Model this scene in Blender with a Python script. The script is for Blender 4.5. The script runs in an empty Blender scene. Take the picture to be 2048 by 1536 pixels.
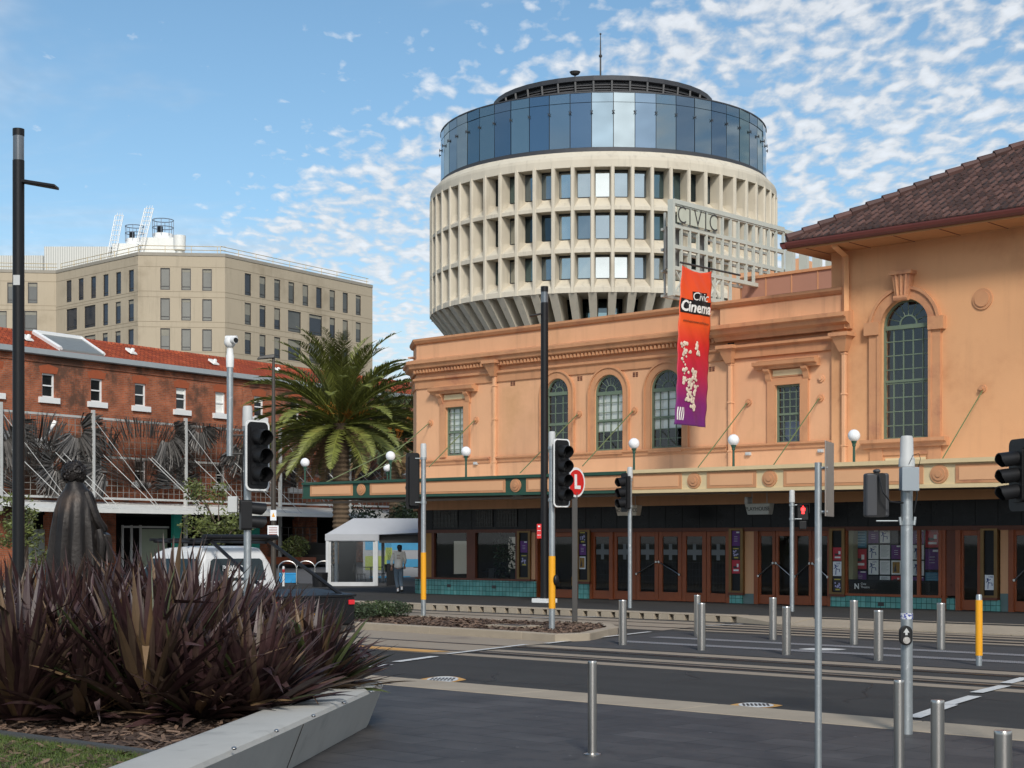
import bpy, bmesh, math, random
from mathutils import Vector, Matrix, noise as mnoise
random.seed(7)
R = math.radians
scene = bpy.context.scene
COL = scene.collection
# ---------------------------------------------------------------- camera
F, CX, H, EYE = 3200.0, 1024.0, 1085.0, 1.9
TH = math.atan2(3474.0, 3200.0)
ST, CT = math.sin(TH), math.cos(TH)
cam = bpy.data.cameras.new('camera'); camo = bpy.data.objects.new('camera', cam); COL.objects.link(camo)
cam.sensor_width = 36; cam.lens = F/2048*36
cam.shift_y = (H-768)/2048
cam.clip_start = .1; cam.clip_end = 4000
camo.location = (0, 0, EYE)
camo.rotation_euler = (R(90), 0, math.atan2(CT, ST))
scene.camera = camo
# ---------------------------------------------------------------- world, sun, exposure
SUN_EL, SUN_AZ = R(36), None
sd = Vector((CT + ST*.12, -ST + CT*.12, 0)).normalized()      # horizontal direction towards the sun: behind the camera, a little to its right
sunv = Vector((sd.x*math.cos(SUN_EL), sd.y*math.cos(SUN_EL), math.sin(SUN_EL)))
w = bpy.data.worlds.new('World'); scene.world = w; w.use_nodes = True
nt = w.node_tree; N = nt.nodes; L = nt.links
for n in list(N): N.remove(n)
def nn(t, **k):
    n = N.new(t)
    for a, b in k.items(): setattr(n, a, b)
    return n
out = nn('ShaderNodeOutputWorld'); bg = nn('ShaderNodeBackground')
bg.inputs['Strength'].default_value = .095
L.new(bg.outputs[0], out.inputs[0])
sky = nn('ShaderNodeTexSky', sky_type='NISHITA', sun_disc=False, sun_elevation=SUN_EL,
         sun_rotation=math.atan2(sd.x, sd.y), altitude=0, air_density=1.0, dust_density=.35, ozone_density=2.5)
tc = nn('ShaderNodeTexCoord'); sep = nn('ShaderNodeSeparateXYZ'); L.new(tc.outputs['Generated'], sep.inputs[0])
def mth(op, a, b=None, c=None, clamp=False):
    n = nn('ShaderNodeMath', operation=op); n.use_clamp = clamp
    for i, x in enumerate((a, b, c)):
        if x is None: continue
        if isinstance(x, (int, float)): n.inputs[i].default_value = x
        else: L.new(x, n.inputs[i])
    return n.outputs[0]
X, Y, Z = sep.outputs
# coordinates along and across the view
rt = mth('ADD', mth('MULTIPLY', X, ST), mth('MULTIPLY', Y, CT))
fw = mth('ADD', mth('MULTIPLY', X, -CT), mth('MULTIPLY', Y, ST))
za = mth('ADD', mth('ABSOLUTE', Z), .09)
cu = mth('DIVIDE', rt, za); cv = mth('MULTIPLY', mth('DIVIDE', fw, za), .55)
comb = nn('ShaderNodeCombineXYZ'); L.new(cu, comb.inputs[0]); L.new(cv, comb.inputs[1])
def noise(scale, detail, rough, vec, dist=0.0):
    n = nn('ShaderNodeTexNoise'); n.inputs['Scale'].default_value = scale; n.inputs['Detail'].default_value = detail
    n.inputs['Roughness'].default_value = rough; n.inputs['Distortion'].default_value = dist
    L.new(vec, n.inputs['Vector']); return n.outputs[0]
def mapr(v, a, b, c=0., d=1., smooth=True):
    n = nn('ShaderNodeMapRange'); n.interpolation_type = 'SMOOTHSTEP' if smooth else 'LINEAR'
    L.new(v, n.inputs[0])
    for i, x in enumerate((a, b, c, d)): n.inputs[i+1].default_value = x
    return n.outputs[0]
big = noise(1.3, 3, .5, comb.outputs[0], .3)
fine = noise(17, 5, .52, comb.outputs[0], .35)
tiny = noise(34, 3, .5, comb.outputs[0])
mapw = nn('ShaderNodeMapping'); mapw.inputs['Rotation'].default_value = (0, 0, R(35)); mapw.inputs['Scale'].default_value = (.5, 1.5, 1)
L.new(comb.outputs[0], mapw.inputs[0])
wisp = noise(.85, 6, .6, mapw.outputs[0], .8)
# cloud cover: more to the right, clear at the upper left
side = mapr(rt, -.27, -.09)
low = mapr(Z, .30, .08, 0., .30)
cov = mth('ADD', mth('MULTIPLY', side, .62), mth('ADD', mth('MULTIPLY', big, .42), low))
topclear = mapr(mth('SUBTRACT', mth('MULTIPLY', Z, 1.0), mth('MULTIPLY', rt, .50)), .225, .34, 0., .8)
cov = mth('SUBTRACT', mth('ADD', cov, .19), topclear)
d1 = mth('ADD', mth('MULTIPLY', fine, .62), mth('MULTIPLY', tiny, .38))
thr = mapr(cov, .1, .95, .64, .40, False)
puff = mth('MULTIPLY', mth('SUBTRACT', d1, thr), 6.0, None, True)
wis = mth('MULTIPLY', mapr(wisp, .46, .66), .68)
fac = mth('MAXIMUM', mth('MULTIPLY', puff, .86), wis)
hz = mapr(Z, .21, .02, 0., .82)
fac = mth('MAXIMUM', fac, hz)
shade = mapr(d1, .42, .66, 5.6, 8.0, False)
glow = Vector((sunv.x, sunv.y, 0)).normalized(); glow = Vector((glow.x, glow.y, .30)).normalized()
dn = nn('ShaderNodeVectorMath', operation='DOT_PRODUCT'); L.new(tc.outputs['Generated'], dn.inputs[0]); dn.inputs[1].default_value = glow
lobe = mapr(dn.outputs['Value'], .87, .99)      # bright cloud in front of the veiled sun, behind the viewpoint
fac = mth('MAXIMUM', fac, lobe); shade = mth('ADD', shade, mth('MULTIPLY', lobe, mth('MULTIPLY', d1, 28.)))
cc = nn('ShaderNodeCombineXYZ')
L.new(mth('MULTIPLY', shade, .97), cc.inputs[0]); L.new(mth('MULTIPLY', shade, 1.0), cc.inputs[1]); L.new(mth('MULTIPLY', shade, 1.04), cc.inputs[2])
hsv = nn('ShaderNodeHueSaturation'); hsv.inputs['Saturation'].default_value = 1.06; hsv.inputs['Hue'].default_value = .49; hsv.inputs['Value'].default_value = 1.15
L.new(sky.outputs[0], hsv.inputs['Color'])
mx = nn('ShaderNodeMix', data_type='RGBA')
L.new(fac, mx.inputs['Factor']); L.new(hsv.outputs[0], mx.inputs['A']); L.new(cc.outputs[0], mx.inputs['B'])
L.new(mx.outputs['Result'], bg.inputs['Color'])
sl = bpy.data.lights.new('sun', 'SUN'); sl.energy = 2.4; sl.angle = R(11); sl.color = (1, .95, .87)
so = bpy.data.objects.new('sun', sl); COL.objects.link(so)
so.rotation_euler = sunv.to_track_quat('Z', 'Y').to_euler(); so.location = (0, 0, 60)
scene.view_settings.view_transform = 'Standard'; scene.view_settings.look = 'None'
scene.view_settings.exposure = .27; scene.view_settings.gamma = 1
# ---------------------------------------------------------------- pixel measuring helpers (photo pixels to world points)
def K(px): return (px-CX)/F*CT + ST
def J(px): return (px-CX)/F*ST - CT
def atD(px, py, D): return Vector((D*J(px), D*K(px), EYE-(py-H)/F*D))
def onv(px, py, v): return atD(px, py, v/K(px))
def onu(px, py, u): return atD(px, py, u/J(px))
def atz(px, py, z=0.): return atD(px, py, (EYE-z)*F/(py-H))
# ---------------------------------------------------------------- mesh builder
ORG = {}
def org(o): return ORG.get(o.name, Vector((0, 0, 0))) if o else Vector((0, 0, 0))
def ident(p): return Vector(p)
def frame(o, sdir, tdir=None):
    """local frame: s along the wall, t outwards, z up"""
    o = Vector(o); sdir = Vector(sdir).normalized()
    if tdir is None: tdir = Vector((sdir.y, -sdir.x, 0))
    tdir = Vector(tdir).normalized()
    return lambda p: o + sdir*p[0] + tdir*p[1] + Vector((0, 0, p[2]))
class MB:
    def __init__(s, xf=ident): s.v = []; s.f = []; s.xf = xf
    def add(s, vs, fs):
        b = len(s.v); s.v += [Vector(p) for p in vs]; s.f += [tuple(i+b for i in f) for f in fs]; return s
    def quad(s, a, b, c, d): return s.add([a, b, c, d], [(0, 1, 2, 3)])
    def poly(s, pts): return s.add(pts, [tuple(range(len(pts)))])
    def box(s, x0, x1, y0, y1, z0, z1):
        if x0 > x1: x0, x1 = x1, x0
        if y0 > y1: y0, y1 = y1, y0
        if z0 > z1: z0, z1 = z1, z0
        return s.add([(x0,y0,z0),(x1,y0,z0),(x1,y1,z0),(x0,y1,z0),(x0,y0,z1),(x1,y0,z1),(x1,y1,z1),(x0,y1,z1)],
              [(0,3,2,1),(4,5,6,7),(0,1,5,4),(1,2,6,5),(2,3,7,6),(3,0,4,7)])
    def hexa(s, lo, hi):   # two rings of n points
        n = len(lo)
        return s.add(list(lo)+list(hi), [tuple(reversed(range(n))), tuple(range(n, 2*n))] + [(i, (i+1) % n, n+(i+1) % n, n+i) for i in range(n)])
    def prism(s, poly, z0, z1): return s.hexa([(p[0], p[1], z0) for p in poly], [(p[0], p[1], z1) for p in poly])
    def extr(s, prof, a, b, ax=0):
        """profile polygon in the plane across axis ax, extruded a..b"""
        def q(p, t):
            if ax == 0: return (t, p[0], p[1])
            if ax == 1: return (p[0], t, p[1])
            return (p[0], p[1], t)
        return s.hexa([q(p, a) for p in prof], [q(p, b) for p in prof])
    def rings(s, rs, cap=True):
        n = len(rs[0]); vs = [p for r in rs for p in r]; fs = []
        for k in range(len(rs)-1):
            for i in range(n):
                j = (i+1) % n; fs.append((k*n+i, k*n+j, (k+1)*n+j, (k+1)*n+i))
        if cap: fs.append(tuple(reversed(range(n)))); fs.append(tuple((len(rs)-1)*n+i for i in range(n)))
        return s.add(vs, fs)
    def tube(s, pts, r, n=8, cap=True):
        pts = [Vector(p) for p in pts]; rs = []
        if not isinstance(r, (list, tuple)): r = [r]*len(pts)
        pu = None
        for i, p in enumerate(pts):
            d = (pts[min(i+1, len(pts)-1)] - pts[max(i-1, 0)]).normalized()
            if pu is None:
                up = Vector((0, 0, 1)) if abs(d.z) < .95 else Vector((1, 0, 0)); a = d.cross(up).normalized()
            else: a = (pu - d*pu.dot(d)).normalized()
            pu = a; b = d.cross(a)
            rs.append([p + (a*math.cos(t)+b*math.sin(t))*r[i] for t in [2*math.pi*k/n for k in range(n)]])
        return s.rings(rs, cap)
    def lathe(s, prof, c=(0, 0, 0), n=16, cap=True):
        c = Vector(c)
        return s.rings([[c+Vector((r*math.cos(2*math.pi*k/n), r*math.sin(2*math.pi*k/n), z)) for k in range(n)] for r, z in prof], cap)
    def ball(s, c, r, n=12, m=8, sc=(1, 1, 1)):
        c = Vector(c); rs = []
        for k in range(m+1):
            t = math.pi*k/m; rr = max(math.sin(t), .01)*r; z = -math.cos(t)*r
            rs.append([c+Vector((rr*math.cos(2*math.pi*i/n)*sc[0], rr*math.sin(2*math.pi*i/n)*sc[1], z*sc[2])) for i in range(n)])
        return s.rings(rs)
    def disc(s, c, r, t0, t1, n=24, rz=None):   # roundel on a wall frame (x,z plane), from t0 to t1
        rz = rz or r
        pts = [(c[0]+r*math.cos(2*math.pi*k/n), c[1]+rz*math.sin(2*math.pi*k/n)) for k in range(n)]
        return s.extr(pts, t0, t1, 1)
    def build(s, name, mat, parent=None, smooth=False, bevel=0, fix=True):
        og = org(parent)
        me = bpy.data.meshes.new(name)
        me.from_pydata([s.xf(p)-og for p in s.v], [], s.f)
        uv = me.uv_layers.new(name='UVMap')
        loc = s.v
        for p in me.polygons:
            vs = [loc[i] for i in p.vertices]
            n = Vector((0, 0, 0))
            for i in range(1, len(vs)-1): n += (vs[i]-vs[0]).cross(vs[i+1]-vs[0])
            ax = max(range(3), key=lambda k: abs(n[k]))
            for li, c in zip(p.loop_indices, vs):
                uv.data[li].uv = (c.y, c.z) if ax == 0 else ((c.x, c.z) if ax == 1 else (c.x, c.y))
        if fix:
            bm = bmesh.new(); bm.from_mesh(me); bmesh.ops.recalc_face_normals(bm, faces=bm.faces); bm.to_mesh(me); bm.free()
        if smooth:
            me.polygons.foreach_set('use_smooth', [True]*len(me.polygons)); me.set_sharp_from_angle(angle=R(40))
        o = bpy.data.objects.new(name, me); COL.objects.link(o)
        if mat: me.materials.append(mat)
        if parent: o.parent = parent
        if bevel:
            b = o.modifiers.new('bevel', 'BEVEL'); b.width = bevel; b.segments = 2; b.limit_method = 'ANGLE'; b.angle_limit = R(40)
        ORG[o.name] = og
        return o
def thing(name, label, cat, loc=(0, 0, 0), group=None):
    o = bpy.data.objects.new(name, None); COL.objects.link(o); o.location = loc; o.empty_display_size = .2
    o['label'] = label; o['category'] = cat
    if group: o['group'] = group
    ORG[o.name] = Vector(loc); return o
def tag(o, label, cat, group=None, kind=None):
    if label: o['label'] = label
    if cat: o['category'] = cat
    if group: o['group'] = group
    if kind: o['kind'] = kind
    return o
def struct(o): o['kind'] = 'structure'; return o
def children(o): return [c for c in bpy.data.objects if c.parent is o or c.parent == o]
def copy_tree(o, loc=None, label=None, parent=None, rz=None):
    c = o.copy(); COL.objects.link(c)
    if parent: c.parent = parent
    if loc is not None: c.location = loc
    if rz is not None: c.rotation_euler = (0, 0, rz)
    if label: c['label'] = label
    for ch in children(o): copy_tree(ch, parent=c)
    return c
def wall(mb, s0, s1, z0, z1, holes=(), t=0., d=.3):
    """front face of a wall with openings (a,b,zb,zt,arched) plus their reveals of depth d"""
    cur = s0
    for (a, b, zb, zt, ar) in sorted(holes):
        if a > cur: mb.quad((cur, t, z0), (a, t, z0), (a, t, z1), (cur, t, z1))
        if zb > z0: mb.quad((a, t, z0), (b, t, z0), (b, t, zb), (a, t, zb))
        zs = zt - ((b-a)/2 if ar else 0)
        if ar:
            n = 16; c = (a+b)/2; r = (b-a)/2
            pts = [(c-r*math.cos(math.pi*k/n), zs+r*math.sin(math.pi*k/n)) for k in range(n+1)]
            for p, q in zip(pts, pts[1:]):
                mb.quad((p[0], t, p[1]), (q[0], t, q[1]), (q[0], t, z1), (p[0], t, z1))
                mb.quad((p[0], t, p[1]), (q[0], t, q[1]), (q[0], t-d, q[1]), (p[0], t-d, p[1]))
        else:
            if z1 > zt: mb.quad((a, t, zt), (b, t, zt), (b, t, z1), (a, t, z1))
            mb.quad((a, t, zt), (b, t, zt), (b, t-d, zt), (a, t-d, zt))
        mb.quad((a, t, zb), (b, t, zb), (b, t-d, zb), (a, t-d, zb))
        mb.quad((a, t, zb), (a, t, zs), (a, t-d, zs), (a, t-d, zb))
        mb.quad((b, t, zb), (b, t, zs), (b, t-d, zs), (b, t-d, zb))
        cur = b
    if cur < s1: mb.quad((cur, t, z0), (s1, t, z0), (s1, t, z1), (cur, t, z1))
def skinned(name, verts, edges, mat, parent=None, sub=2):
    og = org(parent)
    me = bpy.data.meshes.new(name); me.from_pydata([Vector(v[0])-og for v in verts], edges, [])
    o = bpy.data.objects.new(name, me); COL.objects.link(o)
    sk = o.modifiers.new('skin', 'SKIN'); sk.use_smooth_shade = True
    o.modifiers.new('sub', 'SUBSURF').levels = sub
    o.modifiers['sub'].render_levels = sub
    for i, v in enumerate(verts):
        r = v[1]; me.skin_vertices[0].data[i].radius = r if isinstance(r, tuple) else (r, r)
        me.skin_vertices[0].data[i].use_root = (i == 0)
    dg = bpy.context.evaluated_depsgraph_get(); dg.update()
    m2 = bpy.data.meshes.new_from_object(o.evaluated_get(dg)); m2.name = name
    bpy.data.objects.remove(o)
    o = bpy.data.objects.new(name, m2); COL.objects.link(o)
    m2.materials.clear(); m2.materials.append(mat)
    if parent: o.parent = parent
    ORG[o.name] = og
    return o
def text(name, body, size, mat, xf, parent, depth=.004, shear=0, bold=0., align='CENTER', xs=1.0):
    """text laid in the local (s, z) plane of xf, facing +t"""
    cu = bpy.data.curves.new(name, 'FONT'); cu.body = body; cu.size = size; cu.align_x = align; cu.align_y = 'CENTER'
    cu.extrude = depth; cu.shear = shear; cu.offset = bold; cu.resolution_u = 3
    o = bpy.data.objects.new(name, cu); COL.objects.link(o)
    dg = bpy.context.evaluated_depsgraph_get(); dg.update()
    me = bpy.data.meshes.new_from_object(o.evaluated_get(dg)); me.name = name
    bpy.data.objects.remove(o)
    og = org(parent)
    for v in me.vertices: v.co = xf((v.co.x*xs, v.co.z, v.co.y)) - og
    o = bpy.data.objects.new(name, me); COL.objects.link(o); me.materials.clear(); me.materials.append(mat)
    if parent: o.parent = parent
    ORG[o.name] = og
    return o
# ---------------------------------------------------------------- materials
class NT:
    def __init__(s, name):
        s.m = bpy.data.materials.new(name); s.m.use_nodes = True; s.t = s.m.node_tree
        s.b = s.t.nodes['Principled BSDF']; s.o = s.t.nodes['Material Output']
    def n(s, t, ins=None, **k):
        x = s.t.nodes.new(t)
        for a, b in k.items(): setattr(x, a, b)
        for a, b in (ins or {}).items(): s.set(x, a, b)
        return x
    def set(s, x, a, b):
        i = x.inputs[a]
        if hasattr(b, 'is_linked') or isinstance(b, bpy.types.NodeSocket): s.t.links.new(b, i)
        elif isinstance(b, (tuple, list)) and len(b) == 3 and i.type == 'RGBA': i.default_value = (*b, 1)
        else: i.default_value = b
    def coord(s, kind='pos'):
        if kind == 'pos': return s.n('ShaderNodeNewGeometry').outputs['Position']
        return s.n('ShaderNodeTexCoord').outputs['UV' if kind == 'uv' else 'Object']
    def noise(s, vec, scale, detail=4, rough=.55, stretch=None, dist=0):
        if stretch:
            mp = s.n('ShaderNodeMapping', {'Vector': vec, 'Scale': stretch}); vec = mp.outputs[0]
        return s.n('ShaderNodeTexNoise', {'Vector': vec, 'Scale': scale, 'Detail': detail, 'Roughness': rough, 'Distortion': dist}).outputs[0]
    def ramp(s, v, a, b, c=0., d=1.):
        return s.n('ShaderNodeMapRange', {0: v, 1: a, 2: b, 3: c, 4: d}, interpolation_type='SMOOTHSTEP').outputs[0]
    def mix(s, f, a, b, mode='MIX'):
        x = s.n('ShaderNodeMix', data_type='RGBA', blend_type=mode)
        s.set(x, 'Factor', f); s.set(x, 'A', a if not isinstance(a, tuple) else (*a, 1)); s.set(x, 'B', b if not isinstance(b, tuple) else (*b, 1))
        return x.outputs['Result']
    def bump(s, h, strength=.3, dist=.02):
        x = s.n('ShaderNodeBump', {'Height': h, 'Strength': strength, 'Distance': dist}); s.t.links.new(x.outputs[0], s.b.inputs['Normal'])
def mul(c, k): return tuple(min(1, x*k) for x in c)
def mat(name, c, rough=.6, metal=0., var=.18, sc=2., bump=0., bsc=40., streak=0., spec=.5, dirt=None, dsc=.6, da=.55, db=.75, isl=0., rv=.1, coord='pos'):
    m = NT(name); v = m.coord(coord)
    n1 = m.noise(v, sc, 5)
    col = m.mix(n1, mul(c, 1-var), mul(c, 1+var))
    if streak:
        n2 = m.noise(v, 3.2, 4, .6, stretch=(1, 1, .09)); f = m.ramp(n2, .5, .8, 0, streak); col = m.mix(f, col, mul(c, .45))
    if dirt:
        n3 = m.noise(v, dsc, 6, .65); f = m.ramp(n3, da, db); col = m.mix(f, col, dirt)
    if isl:
        g = m.n('ShaderNodeNewGeometry').outputs['Random Per Island']
        f = m.n('ShaderNodeMapRange', {0: g, 3: 1-isl, 4: 1+isl}).outputs[0]
        x = m.n('ShaderNodeVectorMath', {0: col, 1: f}, operation='MULTIPLY'); x.inputs[1].default_value = (1, 1, 1)
        cmb = m.n('ShaderNodeCombineXYZ', {0: f, 1: f, 2: f}); m.t.links.new(cmb.outputs[0], x.inputs[1]); col = x.outputs[0]
    m.set(m.b, 'Base Color', col)
    rn = m.n('ShaderNodeMapRange', {0: m.noise(v, sc*3, 3), 3: max(0, rough-rv), 4: min(1, rough+rv)}).outputs[0]
    m.set(m.b, 'Roughness', rn); m.set(m.b, 'Metallic', metal); m.b.inputs['Specular IOR Level'].default_value = spec
    if bump: m.bump(m.noise(v, bsc, 4), bump)
    return m.m
def emis(name, c, e):
    m = NT(name); m.set(m.b, 'Base Color', c); m.set(m.b, 'Emission Color', c); m.b.inputs['Emission Strength'].default_value = e; return m.m
def glass(name, tint=(.55, .6, .6), gloss=.10, rough=.03, gmax=.7):
    m = NT(name); m.t.nodes.remove(m.b)
    tr = m.n('ShaderNodeBsdfTransparent', {'Color': tint}); gl = m.n('ShaderNodeBsdfGlossy', {'Color': (.9, .95, 1.), 'Roughness': rough})
    lw = m.n('ShaderNodeLayerWeight', {'Blend': .25})
    f = m.n('ShaderNodeMapRange', {0: lw.outputs['Fresnel'], 1: 0., 2: 1., 3: gloss, 4: gmax}).outputs[0]
    mx = m.n('ShaderNodeMixShader', {0: f}); m.t.links.new(tr.outputs[0], mx.inputs[1]); m.t.links.new(gl.outputs[0], mx.inputs[2])
    m.t.links.new(mx.outputs[0], m.o.inputs[0]); return m.m
def brick(name, c1, c2, mortar, bw, bh, gap=.012, bias=0., rough=.8, off=.5, var=(.0, 0., 0.), patch=None, psc=.35, pa=.5, pb=.62, bump=.4, squash=1., spec=.4, band=None):
    m = NT(name); uv = m.coord('uv')
    b = m.n('ShaderNodeTexBrick', {'Vector': uv, 'Color1': c1, 'Color2': c2, 'Mortar': mortar, 'Scale': 1., 'Mortar Size': gap, 'Mortar Smooth': .1,
            'Bias': bias, 'Brick Width': bw, 'Row Height': bh}, offset=off, squash=squash)
    col = b.outputs['Color']; v = m.coord('pos')
    n = m.noise(v, 1.3, 5, .6); x = m.ramp(n, .3, .75, .72, 1.22)
    cmb = m.n('ShaderNodeCombineXYZ', {0: x, 1: x, 2: x}); vm = m.n('ShaderNodeVectorMath', operation='MULTIPLY')
    m.t.links.new(col, vm.inputs[0]); m.t.links.new(cmb.outputs[0], vm.inputs[1]); col = vm.outputs[0]
    if patch:
        pn = m.ramp(m.noise(v, psc, 6, .7), pa, pb, 0, .85); col = m.mix(pn, col, m.mix(1., patch, b.outputs['Color'], 'MULTIPLY') if False else patch)
    m.set(m.b, 'Base Color', col); m.set(m.b, 'Roughness', rough); m.b.inputs['Specular IOR Level'].default_value = spec
    inv = m.n('ShaderNodeMath', {0: 1., 1: b.outputs['Fac']}, operation='SUBTRACT').outputs[0]
    m.bump(inv, bump, .01); return m.m
PEACH = mat('peach_render', (.70, .378, .205), .85, var=.12, sc=.9, bump=.16, bsc=25, streak=.32, dirt=(.57, .31, .15), dsc=.35, da=.55, db=.8)
PEACH2 = mat('peach_render_main', (.67, .35, .17), .85, var=.08, sc=.7, bump=.16, bsc=25, streak=.15, dirt=(.46, .20, .085), dsc=.3, da=.5, db=.8)
TRIM = mat('terracotta_trim', (.54, .265, .13), .8, var=.15, sc=1.5, bump=.1, streak=.45, dirt=(.36, .15, .085), dsc=.8, da=.52, db=.75)
CREAMP = mat('cream_paint', (.66, .52, .30), .7, var=.1, sc=3)
LPEACH = mat('light_peach_panel', (.70, .38, .20), .75, var=.06, sc=1.2)
DGREEN = mat('dark_green_paint', (.02, .07, .045), .5, var=.2)
WGREEN = mat('green_window_frame', (.13, .175, .12), .55, var=.2)
CONC = mat('cream_precast_concrete', (.60, .54, .43), .85, var=.10, sc=.5, bump=.15, bsc=14, streak=.42, dirt=(.45, .39, .30), dsc=.25, da=.5, db=.8)
KERB = mat('kerb_concrete', (.36, .30, .225), .9, var=.22, sc=1.6, bump=.3, bsc=30, dirt=(.16, .13, .10), dsc=1.1, da=.6, db=.85)
SLAB = mat('track_slab_concrete', (.30, .245, .185), .88, var=.16, sc=1.2, bump=.2, bsc=30, dirt=(.20, .16, .125), dsc=.6)
PLANTC = mat('planter_concrete', (.46, .45, .415), .75, var=.14, sc=2.2, bump=.15, bsc=60, dirt=(.23, .23, .215), dsc=1.7, da=.55, db=.85)
ASPH = NT('asphalt'); v_ = ASPH.coord('pos'); c1_ = ASPH.mix(ASPH.noise(v_, 1.1, 5), (.036, .035, .034), (.060, .058, .055)); c1_ = ASPH.mix(ASPH.ramp(ASPH.noise(v_, .8, 5, .6, stretch=(.10, 1.6, 1)), .45, .7, 0, .5), c1_, (.030, .029, .028)); c1_ = ASPH.mix(ASPH.ramp(ASPH.noise(v_, 60, 3), .55, .75, 0, .55), c1_, (.12, .115, .11)); c1_ = ASPH.mix(ASPH.ramp(ASPH.noise(v_, .55, 6, .7), .58, .68, 0, .4), c1_, (.085, .08, .074)); ASPH.set(ASPH.b, 'Base Color', c1_); ASPH.b.inputs['Roughness'].default_value = .85; ASPH.b.inputs['Specular IOR Level'].default_value = .3; ASPH.bump(ASPH.noise(v_, 90, 3), .5); ASPH = ASPH.m
ASPH2 = mat('footpath_asphalt', (.044, .042, .040), .85, var=.2, sc=.8, bump=.5, bsc=80, spec=.35)
WPAINT = mat('road_paint_white', (.62, .62, .60), .7, var=.12, sc=8, dirt=(.30, .30, .29), dsc=6, da=.58, db=.7)
OPAINT = mat('road_paint_orange', (.62, .33, .09), .7, var=.12, sc=6)
STEEL = mat('rail_steel', (.10, .085, .075), .4, .8, var=.2)
SS = mat('brushed_stainless', (.56, .535, .50), .30, 1., var=.03, sc=1.5, rv=.03)
GALV = mat('galvanised_steel', (.40, .43, .44), .45, .75, var=.22, sc=7, dirt=(.58, .6, .6), dsc=12, da=.58, db=.7)
BLACK = mat('black_powdercoat', (.011, .011, .012), .45, var=.2, spec=.3)
BLACKG = mat('charcoal_metal', (.06, .056, .052), .5, .2, var=.2)
CHAR = mat('charcoal_cladding', (.05, .052, .058), .55, .2, var=.15)
WHITE = mat('white_paint', (.78, .78, .76), .5, var=.05)
OFFW = mat('offwhite_sheet_metal', (.74, .74, .70), .5, .0, var=.08, streak=.15)
GREYP = mat('grey_plastic', (.50, .51, .50), .55, var=.1)
YEL = mat('yellow_sleeve', (.80, .36, .01), .5, var=.06)
RED = mat('red_sign', (.62, .015, .015), .4, var=.05)
ORANGEB = mat('timber_door', (.30, .075, .022), .45, var=.25, sc=3)
DTIMB = mat('dark_timber', (.14, .040, .018), .5, var=.3, sc=3)
BRASS = mat('brass_frame', (.22, .13, .05), .4, .6, var=.25)
DARK = mat('dark_interior', (.012, .011, .010), .9, var=.3)
DKGLASS = mat('black_glass_tiles', (.008, .009, .011), .3, var=.3, sc=2, spec=.25)
BLIND = mat('pale_blind', (.86, .86, .80), .8, var=.06, sc=3)
BLUE = mat('blue_paint', (.02, .30, .62), .6, var=.08)
TEAL = mat('teal_panel', (.03, .42, .32), .6, var=.08)
LIMEM = mat('lime_paint', (.32, .42, .05), .6, var=.1)
GWIN = glass('window_glass', (.93, .95, .94), .07, .04, .45)
GSHOP = glass('shop_glass', (.95, .95, .93), .02, .02, .14)
GCLEAR = glass('clear_vinyl', (.86, .87, .86), .03, .10, .3)
GOFF = mat('office_dark_glass', (.035, .042, .052), .08, 0., var=.5, sc=.25, spec=1.2)
TILE = brick('teal_wall_tiles', (.10, .34, .31), (.17, .43, .39), (.03, .10, .09), .15, .15, .008, 0., .25, off=0, patch=(.07, .27, .25), psc=1.2, pa=.55, pb=.7)
BRICK = brick('red_brick', (.30, .080, .034), (.44, .125, .05), (.26, .18, .13), .24, .086, .009, 0., .9, patch=(.085, .048, .032), psc=.28, pa=.50, pb=.60)
PAVER = brick('bluestone_pavers', (.050, .047, .046), (.078, .074, .072), (.028, .027, .026), .9, .45, .010, 0., .6, patch=(.068, .063, .060), psc=.7, pa=.52, pb=.60, bump=.25)
BEIGE = mat('beige_precast', (.43, .36, .26), .85, var=.07, sc=.25, streak=.30, dirt=(.27, .215, .145), dsc=.12, da=.55, db=.8)
# ================================================================ ground, road, tracks
def sheet(name, pts, z, m, thick=0, parent=None):
    mb = MB()
    if thick: mb.prism([(p[0], p[1]) for p in pts], z-thick, z)
    else: mb.poly([(p[0], p[1], z) for p in pts])
    return mb.build(name, m, parent)
def rect(x0, x1, y0, y1): return [(x0, y0), (x1, y0), (x1, y1), (x0, y1)]
EARTH = mat('distant_ground', (.07, .075, .05), .95, var=.3, sc=.05)
struct(sheet('ground', rect(-1500, 1500, -1500, 1500), -.06, EARTH))
struct(sheet('road', rect(-160, 120, 14.6, 31.6), 0, ASPH))
# near footpath of bluestone pavers, with its flush kerb
struct(sheet('footpath_near', rect(-160, 120, -40, 14.42), .02, PAVER, .06))
mb = MB(); x = -120.
while x < 60: mb.box(x+.006, x+2.594, 14.42, 15.28, -.05, .028) if x < -7.9 else mb.box(x+.006, x+2.594, 14.42, 15.1, -.05, .024); x += 2.6
struct(mb.build('kerb', KERB, bevel=.012))
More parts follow.
